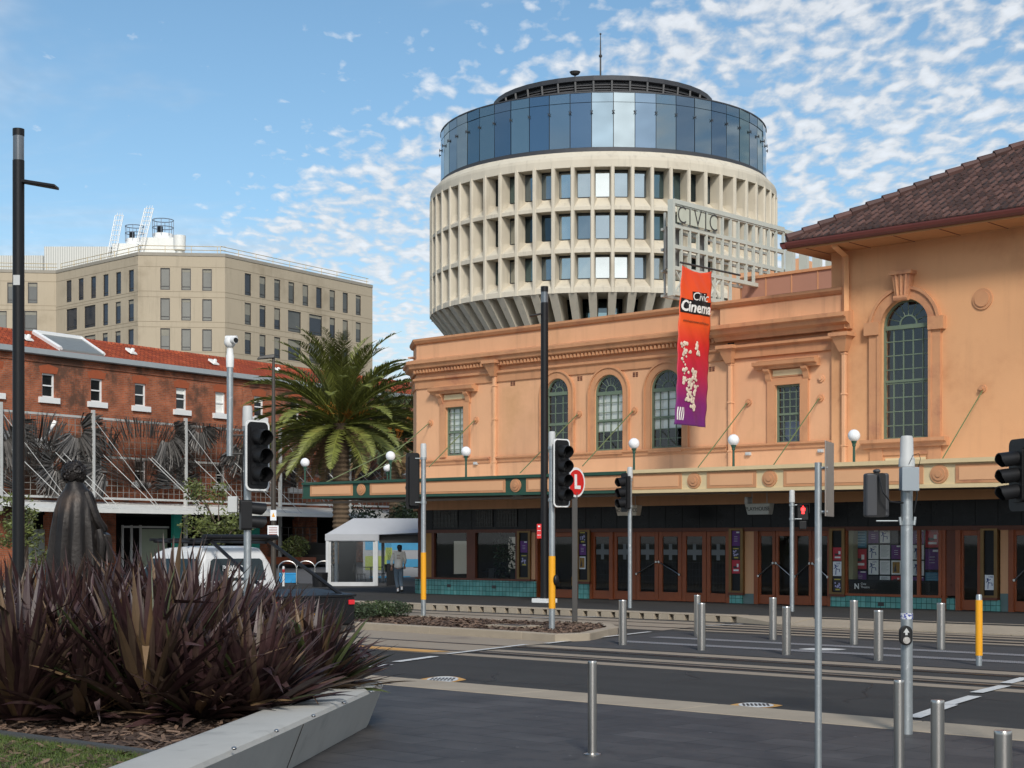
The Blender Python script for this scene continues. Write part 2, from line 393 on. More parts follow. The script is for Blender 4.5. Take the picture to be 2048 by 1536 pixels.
# far footpath with slotted kerb
FPZ = .15
struct(sheet('footpath_far', rect(-160, 120, 32.1, 70), FPZ, ASPH2, .2))
XR = 31.75*J(1482)/K(1482)
mb = MB(); x = XR-.01; k = 0
while x > -90:
    mb.box(x-.46, x-.14, 31.55, 31.75, -.05, FPZ-.012); mb.box(x-.14, x, 31.68, 31.75, -.05, FPZ-.012); x -= .46
mb.box(-90, XR, 31.55, 32.1, FPZ-.012, FPZ+.012)
struct(mb.build('kerb_slotted', KERB, bevel=.008))
mb = MB(); x = XR
while x < 60:
    if x < XR+1.8: mb.hexa([(x+.01, 31.55, -.05), (x+1.79, 30.9, -.05), (x+1.79, 32.1, -.05), (x+.01, 32.1, -.05)], [(x+.01, 31.55, FPZ), (x+1.79, 30.9, .03), (x+1.79, 32.1, FPZ+.006), (x+.01, 32.1, FPZ+.006)])
    else: mb.hexa([(x+.01, 30.9, -.05), (x+1.79, 30.9, -.05), (x+1.79, 32.4, -.05), (x+.01, 32.4, -.05)], [(x+.01, 30.9, .03), (x+1.79, 30.9, .03), (x+1.79, 32.4, FPZ+.006), (x+.01, 32.4, FPZ+.006)])
    x += 1.8
struct(mb.build('kerb_ramp', KERB))
# boundary between the all-concrete track bed and the crossing
b0 = atz(896, 1309); b1 = atz(1300, 1264)
bd = (b1-b0)
def bx(v): return b0.x + bd.x*(v-b0.y)/bd.y
struct(sheet('track_bed', [(-160, 19.2), (bx(19.2), 19.2), (bx(24.6), 24.6), (-160, 24.6)], .004, SLAB))
struct(sheet('track_bed_far', [(-160, 27.6), (bx(27.6), 27.6), (bx(31.), 31.), (-160, 31.)], .004, SLAB))
mb = MB()
for a, b in ((19.25, 19.62), (20.35, 20.7), (21.75, 22.2), (20.02, 20.12), (28.0, 28.3), (28.75, 29.05), (29.65, 29.95), (30.35, 30.7)):
    v = (a+b)/2; mb.box(bx(v)+.1, 120, a, b, -.02, .004)
struct(mb.build('track_concrete', SLAB))
mb = MB()
for v in (19.9, 21.38, 28.55, 29.98-.0):
    mb.box(-160, 120, v-.035, v+.035, -.02, .012); 
struct(mb.build('tram_rail', STEEL))
mb = MB()
for v in (19.9, 21.38, 28.55, 29.98): mb.box(-160, 120, v+.04, v+.11, -.02, .009)
struct(mb.build('rail_groove', BLACK))
ml = MB()
def bandline(p, q, w, z=.014):
    p = Vector(p); q = Vector(q); d = (q-p); d.z = 0; n = Vector((-d.y, d.x, 0)).normalized()*w/2
    ml.poly([(p.x+n.x, p.y+n.y, z), (q.x+n.x, q.y+n.y, z), (q.x-n.x, q.y-n.y, z), (p.x-n.x, p.y-n.y, z)])
for a, b in (((695, 1341), (778, 1330.5)), ((792, 1325), (870, 1314)), ((1826, 1437), (1902, 1411)), ((1892, 1411), (1950, 1394)), ((1952, 1387), (2010, 1373)), ((2012, 1368), (2052, 1357))):
    bandline(atz(*a), atz(*b), .17)
bandline(b0, atz(1052, 1290), .12); bandline(atz(1092, 1288), atz(1300, 1264.5), .12)
bandline(atz(1060, 1237), atz(1236, 1233), .1); bandline(atz(1396, 1253), atz(1484, 1249), .12)
for v in (27.3,): ml.box(-60, -40, v, v+.1, -.01, .014)
struct(ml.build('road_marking', WPAINT, fix=False))
ml = MB(); p = atz(600, 1283); q = atz(935, 1305.5)
ml.poly([(-60, 19.27, .012), (bx(19.4)-.5, 19.27, .012), (bx(19.8)-.3, 19.70, .012), (-60, 19.70, .012)])
struct(ml.build('road_marking_orange', OPAINT, fix=False))
# tactile strips across the middle
TACT = NT('tactile_paving'); uv = TACT.coord('uv')
vo = TACT.n('ShaderNodeTexVoronoi', {'Vector': uv, 'Scale': 14., 'Randomness': 0.}).outputs['Distance']
TACT.set(TACT.b, 'Base Color', TACT.mix(TACT.ramp(vo, .30, .42), (.36, .36, .37), (.09, .09, .095))); TACT.b.inputs['Roughness'].default_value = .7; TACT = TACT.m
for v in (23.75, 25.3):
    struct(sheet('tactile_strip', rect(bx(v)+.9, 90, v, v+.42), .012, TACT))
PAVE2 = mat('crossing_asphalt', (.062, .062, .064), .85, var=.2, sc=1.5, bump=.4, bsc=80, spec=.3)
struct(sheet('crossing_surface', [(bx(22.3)+.3, 22.3), (100, 22.3), (100, 27.4), (bx(27.4)+.3, 27.4)], .005, PAVE2))
# painted lens-shaped plaques on the road and the white one between the tracks
def plaque(px, py, ln, wd, orange=True):
    c = atz(px, py); r = Vector((ST, CT, 0)); f = Vector((-CT, ST, 0)); r = (r*.93 + f*-.05).normalized(); f = Vector((-r.y, r.x, 0))
    n = 14; up = []; dn = []
    for k in range(n+1):
        t = -1+2*k/n; up.append((t*ln/2, wd/2*(1-t*t))); dn.append((t*ln/2, -wd/2*(1-t*t)))
    pt = lambda a, z: (c.x+r.x*a[0]+f.x*a[1], c.y+r.y*a[0]+f.y*a[1], z)
    th = thing('road_plaque', 'orange and white lens shaped emblem on the asphalt' if orange else 'plain white lens shaped emblem between the tactile strips', 'road emblem', (c.x, c.y, 0))
    mb = MB(); mb.poly([pt(a, .007) for a in dn+up[::-1][1:-1]]); mb.build('backing', OPAINT if orange else WPAINT, th)
    if orange:
        mb = MB(); mb.poly([pt((ln*.33*math.cos(a), wd*.44*math.sin(a)), .011) for a in [2*math.pi*k/24 for k in range(24)]]); mb.build('disc', WPAINT, th)
        xf = lambda p: Vector(pt((p[0], p[2]), .014 + p[1]))
        mb = MB(xf)
        for k in range(7):
            xx = (k-3)*ln*.075; mb.box(xx-ln*.022, xx+ln*.022, 0, .001, .02*wd, wd*.2); mb.box(xx-ln*.028, xx+ln*.014, 0, .001, -.2*wd, -.04*wd)
        mb.build('printed_marks', BLACK, th)
    return th
plaque(885, 1360, .66, 1.1)['label'] = 'orange and white lens shaped emblem on the asphalt nearer the planter'
plaque(1512, 1411.5, .62, .62)['label'] = 'orange and white lens shaped emblem on the asphalt left of the grey signpost'
plaque(1645, 1299, .85, .6, False)
# ---- median island
isl = [atz(560, 1253, .15), atz(684, 1243, .15), atz(860, 1253.5, .15), atz(1044, 1264, .15), atz(1110, 1268.5, .15), atz(1180, 1266, .15), atz(1236, 1254, .15), atz(1222, 1246, .15), atz(1040, 1239.5, .15), atz(850, 1231.5, .15), atz(760, 1226, .15), atz(600, 1215, .15)]
isl = [(p.x, p.y) for p in isl]
cen = (sum(p[0] for p in isl)/12, sum(p[1] for p in isl)/12)
def inset(p, k):
    d = Vector((cen[0]-p[0], cen[1]-p[1])); d = d.normalized()
    return (p[0]+d.x*k*.7, p[1]+d.y*k)
inn = []
n = len(isl)
for i in range(n):
    a, b, c = Vector(isl[i-1]), Vector(isl[i]), Vector(isl[(i+1) % n])
    d1 = (b-a).normalized(); d2 = (c-b).normalized(); n1 = Vector((-d1.y, d1.x)); n2 = Vector((-d2.y, d2.x)); m_ = (n1+n2).normalized()
    k = .24/max(.4, m_.dot(n1)); inn.append((b.x+m_.x*k, b.y+m_.y*k))
mb = MB()
for i in range(n):
    a, b, c, d = isl[i], isl[(i+1) % n], inn[(i+1) % n], inn[i]
    mb.hexa([(*a, -.02), (*b, -.02), (*c, -.02), (*d, -.02)], [(*a, .15), (*b, .15), (*c, .15), (*d, .15)])
ik = mb.build('island_kerb', KERB, bevel=.015); struct(ik)
MULCH = mat('bark_mulch', (.085, .050, .034), .95, var=.5, sc=9, bump=.9, bsc=30, dirt=(.17, .11, .075), dsc=14, da=.56, db=.7)
struct(sheet('island_soil', inn, .13, MULCH))
def litter(name, poly, z, n, m, size=(.03, .10), seed=1):
    rnd = random.Random(seed); mb = MB(); xs = [p[0] for p in poly]; ys = [p[1] for p in poly]; cnt = 0
    def inside(x, y):
        c = False
        for i in range(len(poly)):
            a, b = poly[i-1], poly[i]
            if (a[1] > y) != (b[1] > y) and x < (b[0]-a[0])*(y-a[1])/(b[1]-a[1])+a[0]: c = not c
        return c
    while cnt < n:
        x, y = rnd.uniform(min(xs), max(xs)), rnd.uniform(min(ys), max(ys))
        if not inside(x, y): continue
        l = rnd.uniform(*size); a = rnd.uniform(0, math.pi*2); w = l*rnd.uniform(.1, .35)
        dx, dy = math.cos(a)*l/2, math.sin(a)*l/2; t = rnd.uniform(-.4, .4)*l; zz = z+.004+rnd.random()*.025
        mb.poly([(x-dx-dy*w/l, y-dy+dx*w/l, zz-t/2), (x+dx-dy*w/l, y+dy+dx*w/l, zz+t/2), (x+dx+dy*w/l, y+dy-dx*w/l, zz+t/2+w*.4), (x-dx+dy*w/l, y-dy-dx*w/l, zz-t/2+w*.4)]); cnt += 1
    o = mb.build(name, m, fix=False); o['kind'] = 'stuff'; return o
CHIP = mat('bark_chips', (.13, .082, .055), .9, var=.2, isl=.7)
litter('mulch_chips', inn, .13, 5000, CHIP, (.04, .14), 3)
mb = MB()
pit = atz(1028, 1252, .15)
mb.box(pit.x-.55, pit.x+.55, pit.y-.3, pit.y+.3, .12, .17); o = mb.build('utility_pit', KERB); tag(o, 'flat concrete utility pit with dark lid in the island mulch', 'pit')
mb = MB(); mb.box(pit.x-.3, pit.x+.3, pit.y-.17, pit.y+.17, .17, .178); mb.build('pit_lid', BLACKG, o)
# ================================================================ civic theatre
V0 = 38.2
TF = frame((0, V0, 0), (1, 0, 0))
def S(px, t=0): return (V0-t)*J(px)/K(px)
def ZT(px, py, t=0): return onv(px, py, V0-t).z
th = thing('theatre_building', 'long peach rendered theatre with arched windows, canopy and tiled hip roof', 'building', (S(1300), V0, 0))
zP = (ZT(890, 672)+ZT(1680, 580))/2
PA = (S(833), V0); PB = (-40.9, 39.25)
SE = S(2048)+7; SM = S(1690)
path = [(SM, V0), PA, PB, (PB[0], 60)]
def sweep(mb, path, prof):
    """prof: closed list of (outward, z); path walks so that outward is to its left-hand normal (-dy,dx)"""
    rs = []
    for i, p in enumerate(path):
        p = Vector(p)
        ns = []
        if i > 0: d = (p-Vector(path[i-1])).normalized(); ns.append(Vector((-d.y, d.x)))
        if i < len(path)-1: d = (Vector(path[i+1])-p).normalized(); ns.append(Vector((-d.y, d.x)))
        m_ = sum(ns, Vector((0, 0))).normalized(); k = 1/max(.3, m_.dot(ns[0]))
        rs.append([(p.x+m_.x*t*k, p.y+m_.y*t*k, z) for t, z in prof])
    mb.rings(rs); return mb
# openings of the upper wall
W1 = (S(893), S(929), ZT(911, 911), ZT(911, 814), False)
A1 = (S(1093), S(1138), ZT(1115, 905), ZT(1115, 757), True)
A2 = (S(1190), S(1247), ZT(1219, 901), ZT(1219, 749), True)
A3 = (S(1302), S(1365), ZT(1333, 896), ZT(1333, 739), True)
W2 = (S(1552), S(1602), ZT(1577, 886), ZT(1577, 769), False)
BW = (S(1768), S(1865), ZT(1816, 878), ZT(1816, 599), True)
za = 3.0
mb = MB(TF)
wall(mb, PA[0], SM, za, zP, [W1, A1, A2, A3, W2], 0, .14)
mb.build('wall', PEACH, th)
mb = MB()
mb.quad((*PA, za), (*PB, za), (*PB, zP), (*PA, zP)); mb.quad((*PB, za), (PB[0], 60, za), (PB[0], 60, zP), (*PB, zP))
mb.box(PB[0]+.3, SM, V0+.5, 60, zP-.5, zP-.45); mb.box(PB[0]+.2, SE, 59.7, 60, 0, zP-.5)
mb.quad((PB[0]+.01, 45, 0.15), (PB[0]+.01, 60, .15), (PB[0]+.01, 60, 3), (PB[0]+.01, 45, 3))
mb.build('side_wall', PEACH, th)
zE = ZT(1700, 490)      # main block wall top
mb = MB(TF)
SMW = S(1672)
wall(mb, SM-.35, SE, za, zE+.2, [BW], .12, .3)
mb.quad((SM-.35, .12, za), (SM-.35, -.9, za), (SM-.35, -.9, zE+.2), (SM-.35, .12, zE+.2))
mb.box(S(1659), SM-.36, -18, -.28, zP-2.5, zE+.2)
mb.build('main_block_wall', PEACH2, th)
# cornice, strings, parapet cap
zc1 = ZT(1500, 0); 
def zat(px, py): return ZT(px, py)
cT = (zat(1680, 633)+zat(983, 708))/2; sT = zat(1690, 674)
mb = MB()
sweep(mb, path, [(0, cT-.42), (.08, cT-.42), (.11, cT-.30), (.26, cT-.24), (.29, cT-.13), (.36, cT-.10), (.36, cT), (.0, cT+.10)])
mb.build('cornice', TRIM, th)
mb = MB(TF); x = PA[0]+.05
while x < SM-.1: mb.box(x, x+.075, .0, .20, cT-.40, cT-.29); x += .15
mb.build('dentils', TRIM, th)
mb = MB(); sweep(mb, path, [(0, sT-.34), (.05, sT-.34), (.06, sT-.10), (.13, sT-.06), (.13, sT), (0, sT+.04)]); mb.build('string_course', TRIM, th)
mb = MB(); sweep(mb, path, [(-.35, zP-.02), (0, zP-.16), (.07, zP-.13), (.13, zP-.04), (.13, zP+.03), (-.35, zP+.05)]); mb.build('parapet_cap', TRIM, th)
# raised attic bay at the right
xa, xb = S(1446), SM+.05
zU = ZT(1600, 589, .12)
mb = MB(TF); mb.box(xa, xb, -.3, .145, cT+.09, zU-.13); mb.build('attic_panel', PEACH, th)
mb = MB(TF); mb.extr([(-.3, zU-.15), (.13, zU-.15), (.20, zU-.11), (.27, zU-.03), (.27, zU+.04), (-.3, zU+.06)], xa-.1, xb, 0)
mb.extr([(0, cT-.40), (.25, cT-.40), (.30, cT-.28), (.46, cT-.22), (.50, cT-.11), (.60, cT-.08), (.60, cT+.02), (.0, cT+.13)], xa-.12, SM+.32, 0)
mb.extr([(0, sT-.32), (.10, sT-.32), (.12, sT-.08), (.24, sT-.03), (.24, sT+.04), (0, sT+.08)], xa-.05, SM+.34, 0)
mb.build('attic_cornice', TRIM, th)
zs = ZT(1500, 889)
mb = MB(TF)
for a, b in ((PA[0], S(981)), (S(991), S(1455)), (S(1463), S(1680))): mb.extr([(0, zs-.17), (.04, zs-.17), (.05, zs-.07), (.11, zs-.04), (.11, zs), (0, zs+.02)], a, b, 0)
mb.build('sill_course', TRIM, th)
# rainwater heads and downpipes
for px, py in ((986, 735), (1458, 707), (1690, 683)):
    dp = MB(TF); c = S(px, .15); z = ZT(px, py, .15); o_ = .12 if px == 1690 else 0
    dp.box(c-.055, c+.055, .02+o_, .13+o_, 3.8, z-.1)
    for zz in (4.5, 5.9, 7.0):
        if zz < z-.3: dp.box(c-.075, c+.075, .0+o_, .15+o_, zz, zz+.05)
    pipe = dp.build('downpipe', PEACH, th, bevel=.015)
    hd = MB(TF)
    hd.hexa([(c-.09, .0+o_, z-.28), (c+.09, .0+o_, z-.28), (c+.09, .2+o_, z-.28), (c-.09, .2+o_, z-.28)], [(c-.24, .0+o_, z+.12), (c+.24, .0+o_, z+.12), (c+.24, .36+o_, z+.12), (c-.24, .36+o_, z+.12)])
    hd.box(c-.30, c+.30, o_, .42+o_, z+.12, z+.22)
    hd.build('rainwater_head', TRIM, pipe)
# windows
def arch_pts(a, b, zt, n=18, grow=0.):
    c = (a+b)/2; r = (b-a)/2+grow; zs_ = zt-(b-a)/2
    return [(c-r*math.cos(math.pi*k/n), zs_+r*math.sin(math.pi*k/n)) for k in range(n+1)]
def ring_strip(mb, inn_, out_, t0, t1):
    for (p, q, P, Q) in zip(inn_, inn_[1:], out_, out_[1:]):
        mb.hexa([(p[0], t0, p[1]), (q[0], t0, q[1]), (Q[0], t0, Q[1]), (P[0], t0, P[1])], [(p[0], t1, p[1]), (q[0], t1, q[1]), (Q[0], t1, Q[1]), (P[0], t1, P[1])])
def theatre_window(hole, cols, rows, t=-.11, bar=.022, blind=None, sash=None, dark=DARK, label=None):
    a, b, zb, zt, ar = hole; fr = MB(TF); w = b-a; zs_ = zt-(w/2 if ar else 0); e = .055
    fr.box(a, a+e, t, t+.06, zb, zs_); fr.box(b-e, b, t, t+.06, zb, zs_); fr.box(a+e, b-e, t, t+.06, zb, zb+e)
    fr.box(a+e, b-e, t, t+.075, zs_-.06, zs_+.05 if ar else zs_)
    for k in range(1, cols): x = a+w*k/cols; fr.box(x-bar/2, x+bar/2, t+.005, t+.04, zb+e, zs_-.06)
    for k in range(1, rows): z = zb+(zs_-zb)*k/rows; fr.box(a+e, b-e, t+.008, t+.037, z-bar/2, z+bar/2)
    for z in (sash or []): fr.box(a+e, b-e, t, t+.06, z-.03, z+.03)
    if ar:
        c = (a+b)/2; r = w/2
        ring_strip(fr, arch_pts(a, b, zt, 18, -e), arch_pts(a, b, zt, 18), t, t+.06)
        ring_strip(fr, [(c+r*.32*math.cos(x), zs_+.05+r*.32*math.sin(x)) for x in [math.pi*k/10 for k in range(11)]], [(c+r*.37*math.cos(x), zs_+.05+r*.37*math.sin(x)) for x in [math.pi*k/10 for k in range(11)]], t+.01, t+.04)
        for k in range(1, 8 if cols > 3 else 6):
            x = math.pi*k/(8 if cols > 3 else 6); u = Vector((math.cos(x), 0, math.sin(x)))
            fr.tube([Vector((c, t+.025, zs_+.05))+u*r*.34, Vector((c, t+.025, zs_))+u*r*.97], bar/2*.8, 4)
    wd = fr.build('window', WGREEN, th)
    if label: wd['label'] = label
    g = MB(TF)
    if ar: g.poly([(a, t+.02, zb), (b, t+.02, zb)]+[(x, t+.02, z) for x, z in reversed(arch_pts(a, b, zt))])
    else: g.quad((a, t+.02, zb), (b, t+.02, zb), (b, t+.02, zt), (a, t+.02, zt))
    g.build('pane', GWIN, wd)
    if blind:
        bl = MB(TF)
        for (x0, x1, z0, z1) in blind: bl.box(a+w*x0, a+w*x1, t-.05, t-.03, zb+(zs_-zb)*z0, zb+(zs_-zb)*z1)
        bl.build('blind', BLIND, wd)
    bk = MB(TF); bk.box(a-.3, b+.3, -1.3, -1.26, zb-.3, zt+.3); bk.box(a-.3, b+.3, -1.26, -.3, zb-.3, zb-.25); bk.box(a-.3, b+.3, -1.26, -.3, zt+.25, zt+.3); bk.box(a-.3, a-.26, -1.26, -.3, zb-.25, zt+.25); bk.box(b+.26, b+.3, -1.26, -.3, zb-.25, zt+.25)
    bk.build('room', dark, wd)
    return wd
theatre_window(W1, 3, 8, blind=[(.05, .95, .06, .46), (.05, .95, .52, .97)], sash=[W1[2]+(W1[3]-W1[2])*.48])
theatre_window(A1, 3, 6, blind=[(.05, .95, .0, .12)], sash=[A1[2]+(A1[3]-A1[2])*.38])
theatre_window(A2, 4, 6, blind=[(.03, .28, .34, .97), (.30, .48, .34, .97), (.5, .72, .34, .97), (.74, .95, .34, .97)], sash=[A2[2]+(A2[3]-A2[2])*.4])
theatre_window(A3, 4, 6, blind=[(.03, .28, .34, .97), (.30, .48, .34, .97), (.5, .72, .34, .97), (.74, .95, .34, .97)], sash=[A3[2]+(A3[3]-A3[2])*.4])
BLUEC = mat('blue_curtain', (.10, .14, .26), .8)
w2 = theatre_window(W2, 4, 8, sash=[W2[2]+(W2[3]-W2[2])*.5])
bl = MB(TF); bl.box(W2[0]+.1, W2[1]-.2, -.34, -.32, W2[2]+.05, W2[2]+.62); bl.build('curtain', BLUEC, w2)
NIGHT = mat('dim_room', (.03, .04, .05), .8)
theatre_window((BW[0], BW[1], BW[2], BW[3], True), 5, 8, t=-.05, bar=.028, sash=[BW[2]+(BW[3]-BW[2])*.42], dark=NIGHT, label='tall arched window with fan light in the main block')
# surrounds
for (a, b, zb, zt, ar) in (A1, A2, A3):
    s = MB(TF); w_ = .20
    s.box(a-w_, a, 0, .05, zs, zt-(b-a)/2); s.box(b, b+w_, 0, .05, zs, zt-(b-a)/2)
    s.box(a-w_-.05, a-w_, 0, .09, zs, zt-(b-a)/2); s.box(b+w_, b+w_+.05, 0, .09, zs, zt-(b-a)/2)
    ring_strip(s, arch_pts(a, b, zt), arch_pts(a, b, zt, 18, w_), 0, .05); ring_strip(s, arch_pts(a, b, zt, 18, w_), arch_pts(a, b, zt, 18, w_+.05), 0, .09)
    s.box(a-.02, b+.02, 0, .10, zb-.12, zb)
    s.build('window_surround', TRIM, th)
for hole, yh in ((W1, (780, 800)), (W2, (727, 765))):
    a, b, zb, zt, ar = hole; s = MB(TF); c = (a+b)/2
    hw = (b-a)/2+.62; zh = zt+.62
    s.box(a-.26, a, 0, .07, zb-.05, zt+.12); s.box(b, b+.26, 0, .07, zb-.05, zt+.12); s.box(a, b, 0, .07, zt, zt+.12); s.box(a-.26, b+.26, 0, .05, zt+.12, zt+.2)
    s.extr([(0, zh-.16), (.16, zh-.16), (.19, zh-.09), (.30, zh-.06), (.32, zh+.04), (0, zh+.06)], c-hw, c+hw, 0)
    s.extr([(0, zh+.06), (.22, zh+.06), (.05, zh+.12), (0, zh+.12)], c-hw+.08, c+hw-.08, 0)
    for x in (a-.30, b+.12):
        s.extr([(0, zh-.52), (.05, zh-.52), (.09, zh-.44), (.13, zh-.30), (.22, zh-.22), (.24, zh-.16), (0, zh-.16)], x, x+.18, 0)
    s.box(a-.1, b+.1, 0, .035, zt+.22, zh-.18)
    s.build('window_surround', TRIM, th)
    s = MB(TF); s.box(a-.08, b+.08, .035, .045, zt+.26, zh-.2); s.build('hood_panel', CREAMP, th)
a, b, zb, zt, ar = BW; s = MB(TF); zsp = zt-(b-a)/2; w_ = .33; T0 = .12
s.box(a-w_, a, T0, T0+.10, zb, zsp); s.box(b, b+w_, T0, T0+.10, zb, zsp)
s.box(a-.08, a, T0+.10, T0+.13, zb, zsp); s.box(b, b+.08, T0+.10, T0+.13, zb, zsp)
ring_strip(s, arch_pts(a, b, zt), arch_pts(a, b, zt, 18, w_), T0, T0+.10); ring_strip(s, arch_pts(a, b, zt, 18, w_-.08), arch_pts(a, b, zt, 18, w_), T0+.10, T0+.15)
s.box(a-w_-.12, a-.006, T0-.003, T0+.17, zsp-.18, zsp+.16); s.box(b+.006, b+w_+.12, T0, T0+.17, zsp-.18, zsp+.16)
s.extr([(T0, zb-.22), (T0+.14, zb-.22), (T0+.16, zb-.12), (T0+.26, zb-.09), (T0+.26, zb), (T0, zb)], a-w_-.2, b+w_+.2, 0)
s.box(a-w_, a+.05, T0, T0+.06, 3.9, zb-.22); s.box(b-.05, b+w_, T0, T0+.06, 3.9, zb-.22); s.box(a+.05, b-.05, T0, T0+.04, zb-.42, zb-.22)
c = (a+b)/2
s.hexa([(c-.17, T0, zt-.02), (c+.17, T0, zt-.02), (c+.17, T0+.24, zt-.02), (c-.17, T0+.24, zt-.02)], [(c-.26, T0, zt+.62), (c+.26, T0, zt+.62), (c+.26, T0+.26, zt+.62), (c-.26, T0+.26, zt+.62)])
s.box(c-.32, c+.32, T0, T0+.32, zt+.62, zt+.72)
for k in (-1, 0, 1): s.tube([(c+k*.10, T0+.24, zt-.0), (c+k*.15, T0+.26, zt+.62)], .045, 6)
s.tube([(c-.2, T0+.24, zt+.0), (c+.2, T0+.24, zt+.0)], .08, 8)
s.build('window_surround', TRIM, th)
s = MB(TF); s.box(a+.12, b-.12, T0, T0+.03, 3.9, zb-.5); s.build('apron_panel', CREAMP, th)
# wall roundels and vents
s = MB(TF); cx, cz = S(1970), ZT(1970, 599); s.disc((cx, cz), .27, T0, T0+.04, 28); s.disc((cx, cz), .20, T0+.04, T0+.07, 28); s.build('wall_roundel', TRIM, th)
s = MB(TF); cx, cz = S(1643), ZT(1643, 757); s.disc((cx, cz), .10, 0, .04, 20); s.disc((cx, cz), .05, .04, .08, 16); s.build('wall_roundel', PEACH, th)
for px, py in ((1026, 767), (1160, 757), (1271, 749), (1424, 738)):
    s = MB(TF); cx, cz = S(px), ZT(px, py)
    for i in (-1, 1):
        for j in (-1, 0, 1): s.box(cx+i*.055-.04, cx+i*.055+.04, 0, .012, cz+j*.05-.017, cz+j*.05+.017)
    s.build('wall_vent', DTIMB, th)
for px, py in ((953, 927), (1498, 908), (1643, 902)):
    s = MB(TF); cx, cz = S(px), ZT(px, py); s.box(cx-.08, cx+.08, 0, .08, cz-.04, cz+.05); s.box(cx-.05, cx+.05, .08, .1, cz-.02, cz+.03); s.build('floodlight', GREYP, th)
for px, py in ((990, 708), (1462, 690)):
    s = MB(TF); cx, cz = S(px), ZT(px, py); s.box(cx-.11, cx+.11, 0, .01, cz-.09, cz+.07); s.build('overflow_opening', BLACK, th)
# eaves, gutter, hip roof
ROOFT = brick('dark_red_roof_tiles', (.075, .036, .029), (.115, .05, .036), (.02, .012, .010), .30, .34, .03, -.2, .8, patch=(.04, .031, .029), psc=.9, pa=.42, pb=.62, bump=1.)
zG = ZT(1800, 0)
ve = 36.95
zG = (onv(1600, 476, ve).z + onv(2048, 421, ve).z)/2
xe = ve*J(1574)/K(1574)
DX, DY = SE+3, 66.
mb = MB(); mb.box(xe, DX, ve, DY, zG-.22, zG-.16); mb.build('soffit', mat('timber_soffit', (.42, .20, .08), .8, var=.12, sc=2), th)
mb = MB(); x = xe+.6
while x < DX: mb.box(x-.012, x+.012, ve+.03, V0-.05, zG-.232, zG-.219); x += 1.3
mb.build('soffit_joints', DTIMB, th)
mb = MB()
mb.extr([(ve-.06, zG-.17), (ve-.12, zG-.12), (ve-.14, zG-.05), (ve-.14, zG-.01), (ve+.02, zG-.01), (ve+.02, zG-.17)], xe-.12, DX, 0)
mb.extr([(xe-.06, zG-.17), (xe-.12, zG-.12), (xe-.14, zG-.05), (xe-.14, zG-.01), (xe+.02, zG-.01), (xe+.02, zG-.17)], ve-.14, DY, 1)
mb.build('gutter', mat('red_gutter', (.13, .032, .024), .5, var=.15), th)
t30 = .575; rise = 13.
def tileplane(name, f, nx, ny, row=.34):
    """overlapping rows: f(u along, w up the slope) -> point"""
    pass
mb = MB(); run = 12.; nr = 36
for k in range(nr):
    w0, w1 = run*k/nr, run*(k+1)/nr; z0, z1 = zG+.03+w0*t30+.035, zG+.03+w1*t30
    mb.poly([(xe+w0, ve+w0, z0), (DX, ve+w0, z0), (DX, ve+w1, z1), (xe+w1, ve+w1, z1)]); mb.poly([(xe+w0, ve+w0, z0-.035), (DX, ve+w0, z0-.035), (DX, ve+w0, z0), (xe+w0, ve+w0, z0)])
    mb.poly([(xe+w0, ve+w0, z0), (xe+w0, DY, z0), (xe+w1, DY, z1), (xe+w1, ve+w1, z1)]); mb.poly([(xe+w0, ve+w0, z0-.035), (xe+w0, DY, z0-.035), (xe+w0, DY, z0), (xe+w0, ve+w0, z0)])
mb.build('roof', ROOFT, th, fix=False)
mb = MB(); rn = random.Random(5)
for k in range(nr):   # tile rolls along each course
    w0, w1 = run*k/nr, run*(k+1)/nr; x = xe+w1+.1+(.11 if k % 2 else 0)
    if w0 > 8: break
    while x < DX-2:
        mb.hexa([(x-.05, ve+w0-.01, zG+.05+w0*t30), (x+.05, ve+w0-.01, zG+.05+w0*t30), (x+.05, ve+w1, zG+.03+w1*t30-.02), (x-.05, ve+w1, zG+.03+w1*t30-.02)],
                [(x-.02, ve+w0-.01, zG+.115+w0*t30), (x+.02, ve+w0-.01, zG+.115+w0*t30), (x+.02, ve+w1, zG+.08+w1*t30), (x-.02, ve+w1, zG+.08+w1*t30)]); x += .22
mb.build('tile_rolls', mat('tile_roll', (.082, .042, .034), .85, var=.3, sc=1.2, isl=.55), th, fix=False)
mb = MB(); k = 0; w = 0.
while w < run:
    a_ = Vector((xe+w, ve+w, zG+.08+w*t30)); b_ = Vector((xe+w+.33, ve+w+.33, zG+.08+(w+.33)*t30))
    mb.tube([a_+Vector((0, 0, .03)), b_], [.13, .10], 8); w += .31
mb.build('hip_capping', mat('hip_tiles', (.085, .04, .033), .7, var=.2, isl=.25), th, smooth=True)
mb = MB()   # downpipe elbow under the eave
c = S(1690, .25)
mb.tube([onv(1666, 482, ve+.15), onv(1668, 492, ve+.2), (c, V0-.25, ZT(1690, 515)), (c, V0-.22, zU+.1), (c, V0-.22, sT+.2)], .10, 4)
mb.build('eave_downpipe', PEACH2, th)
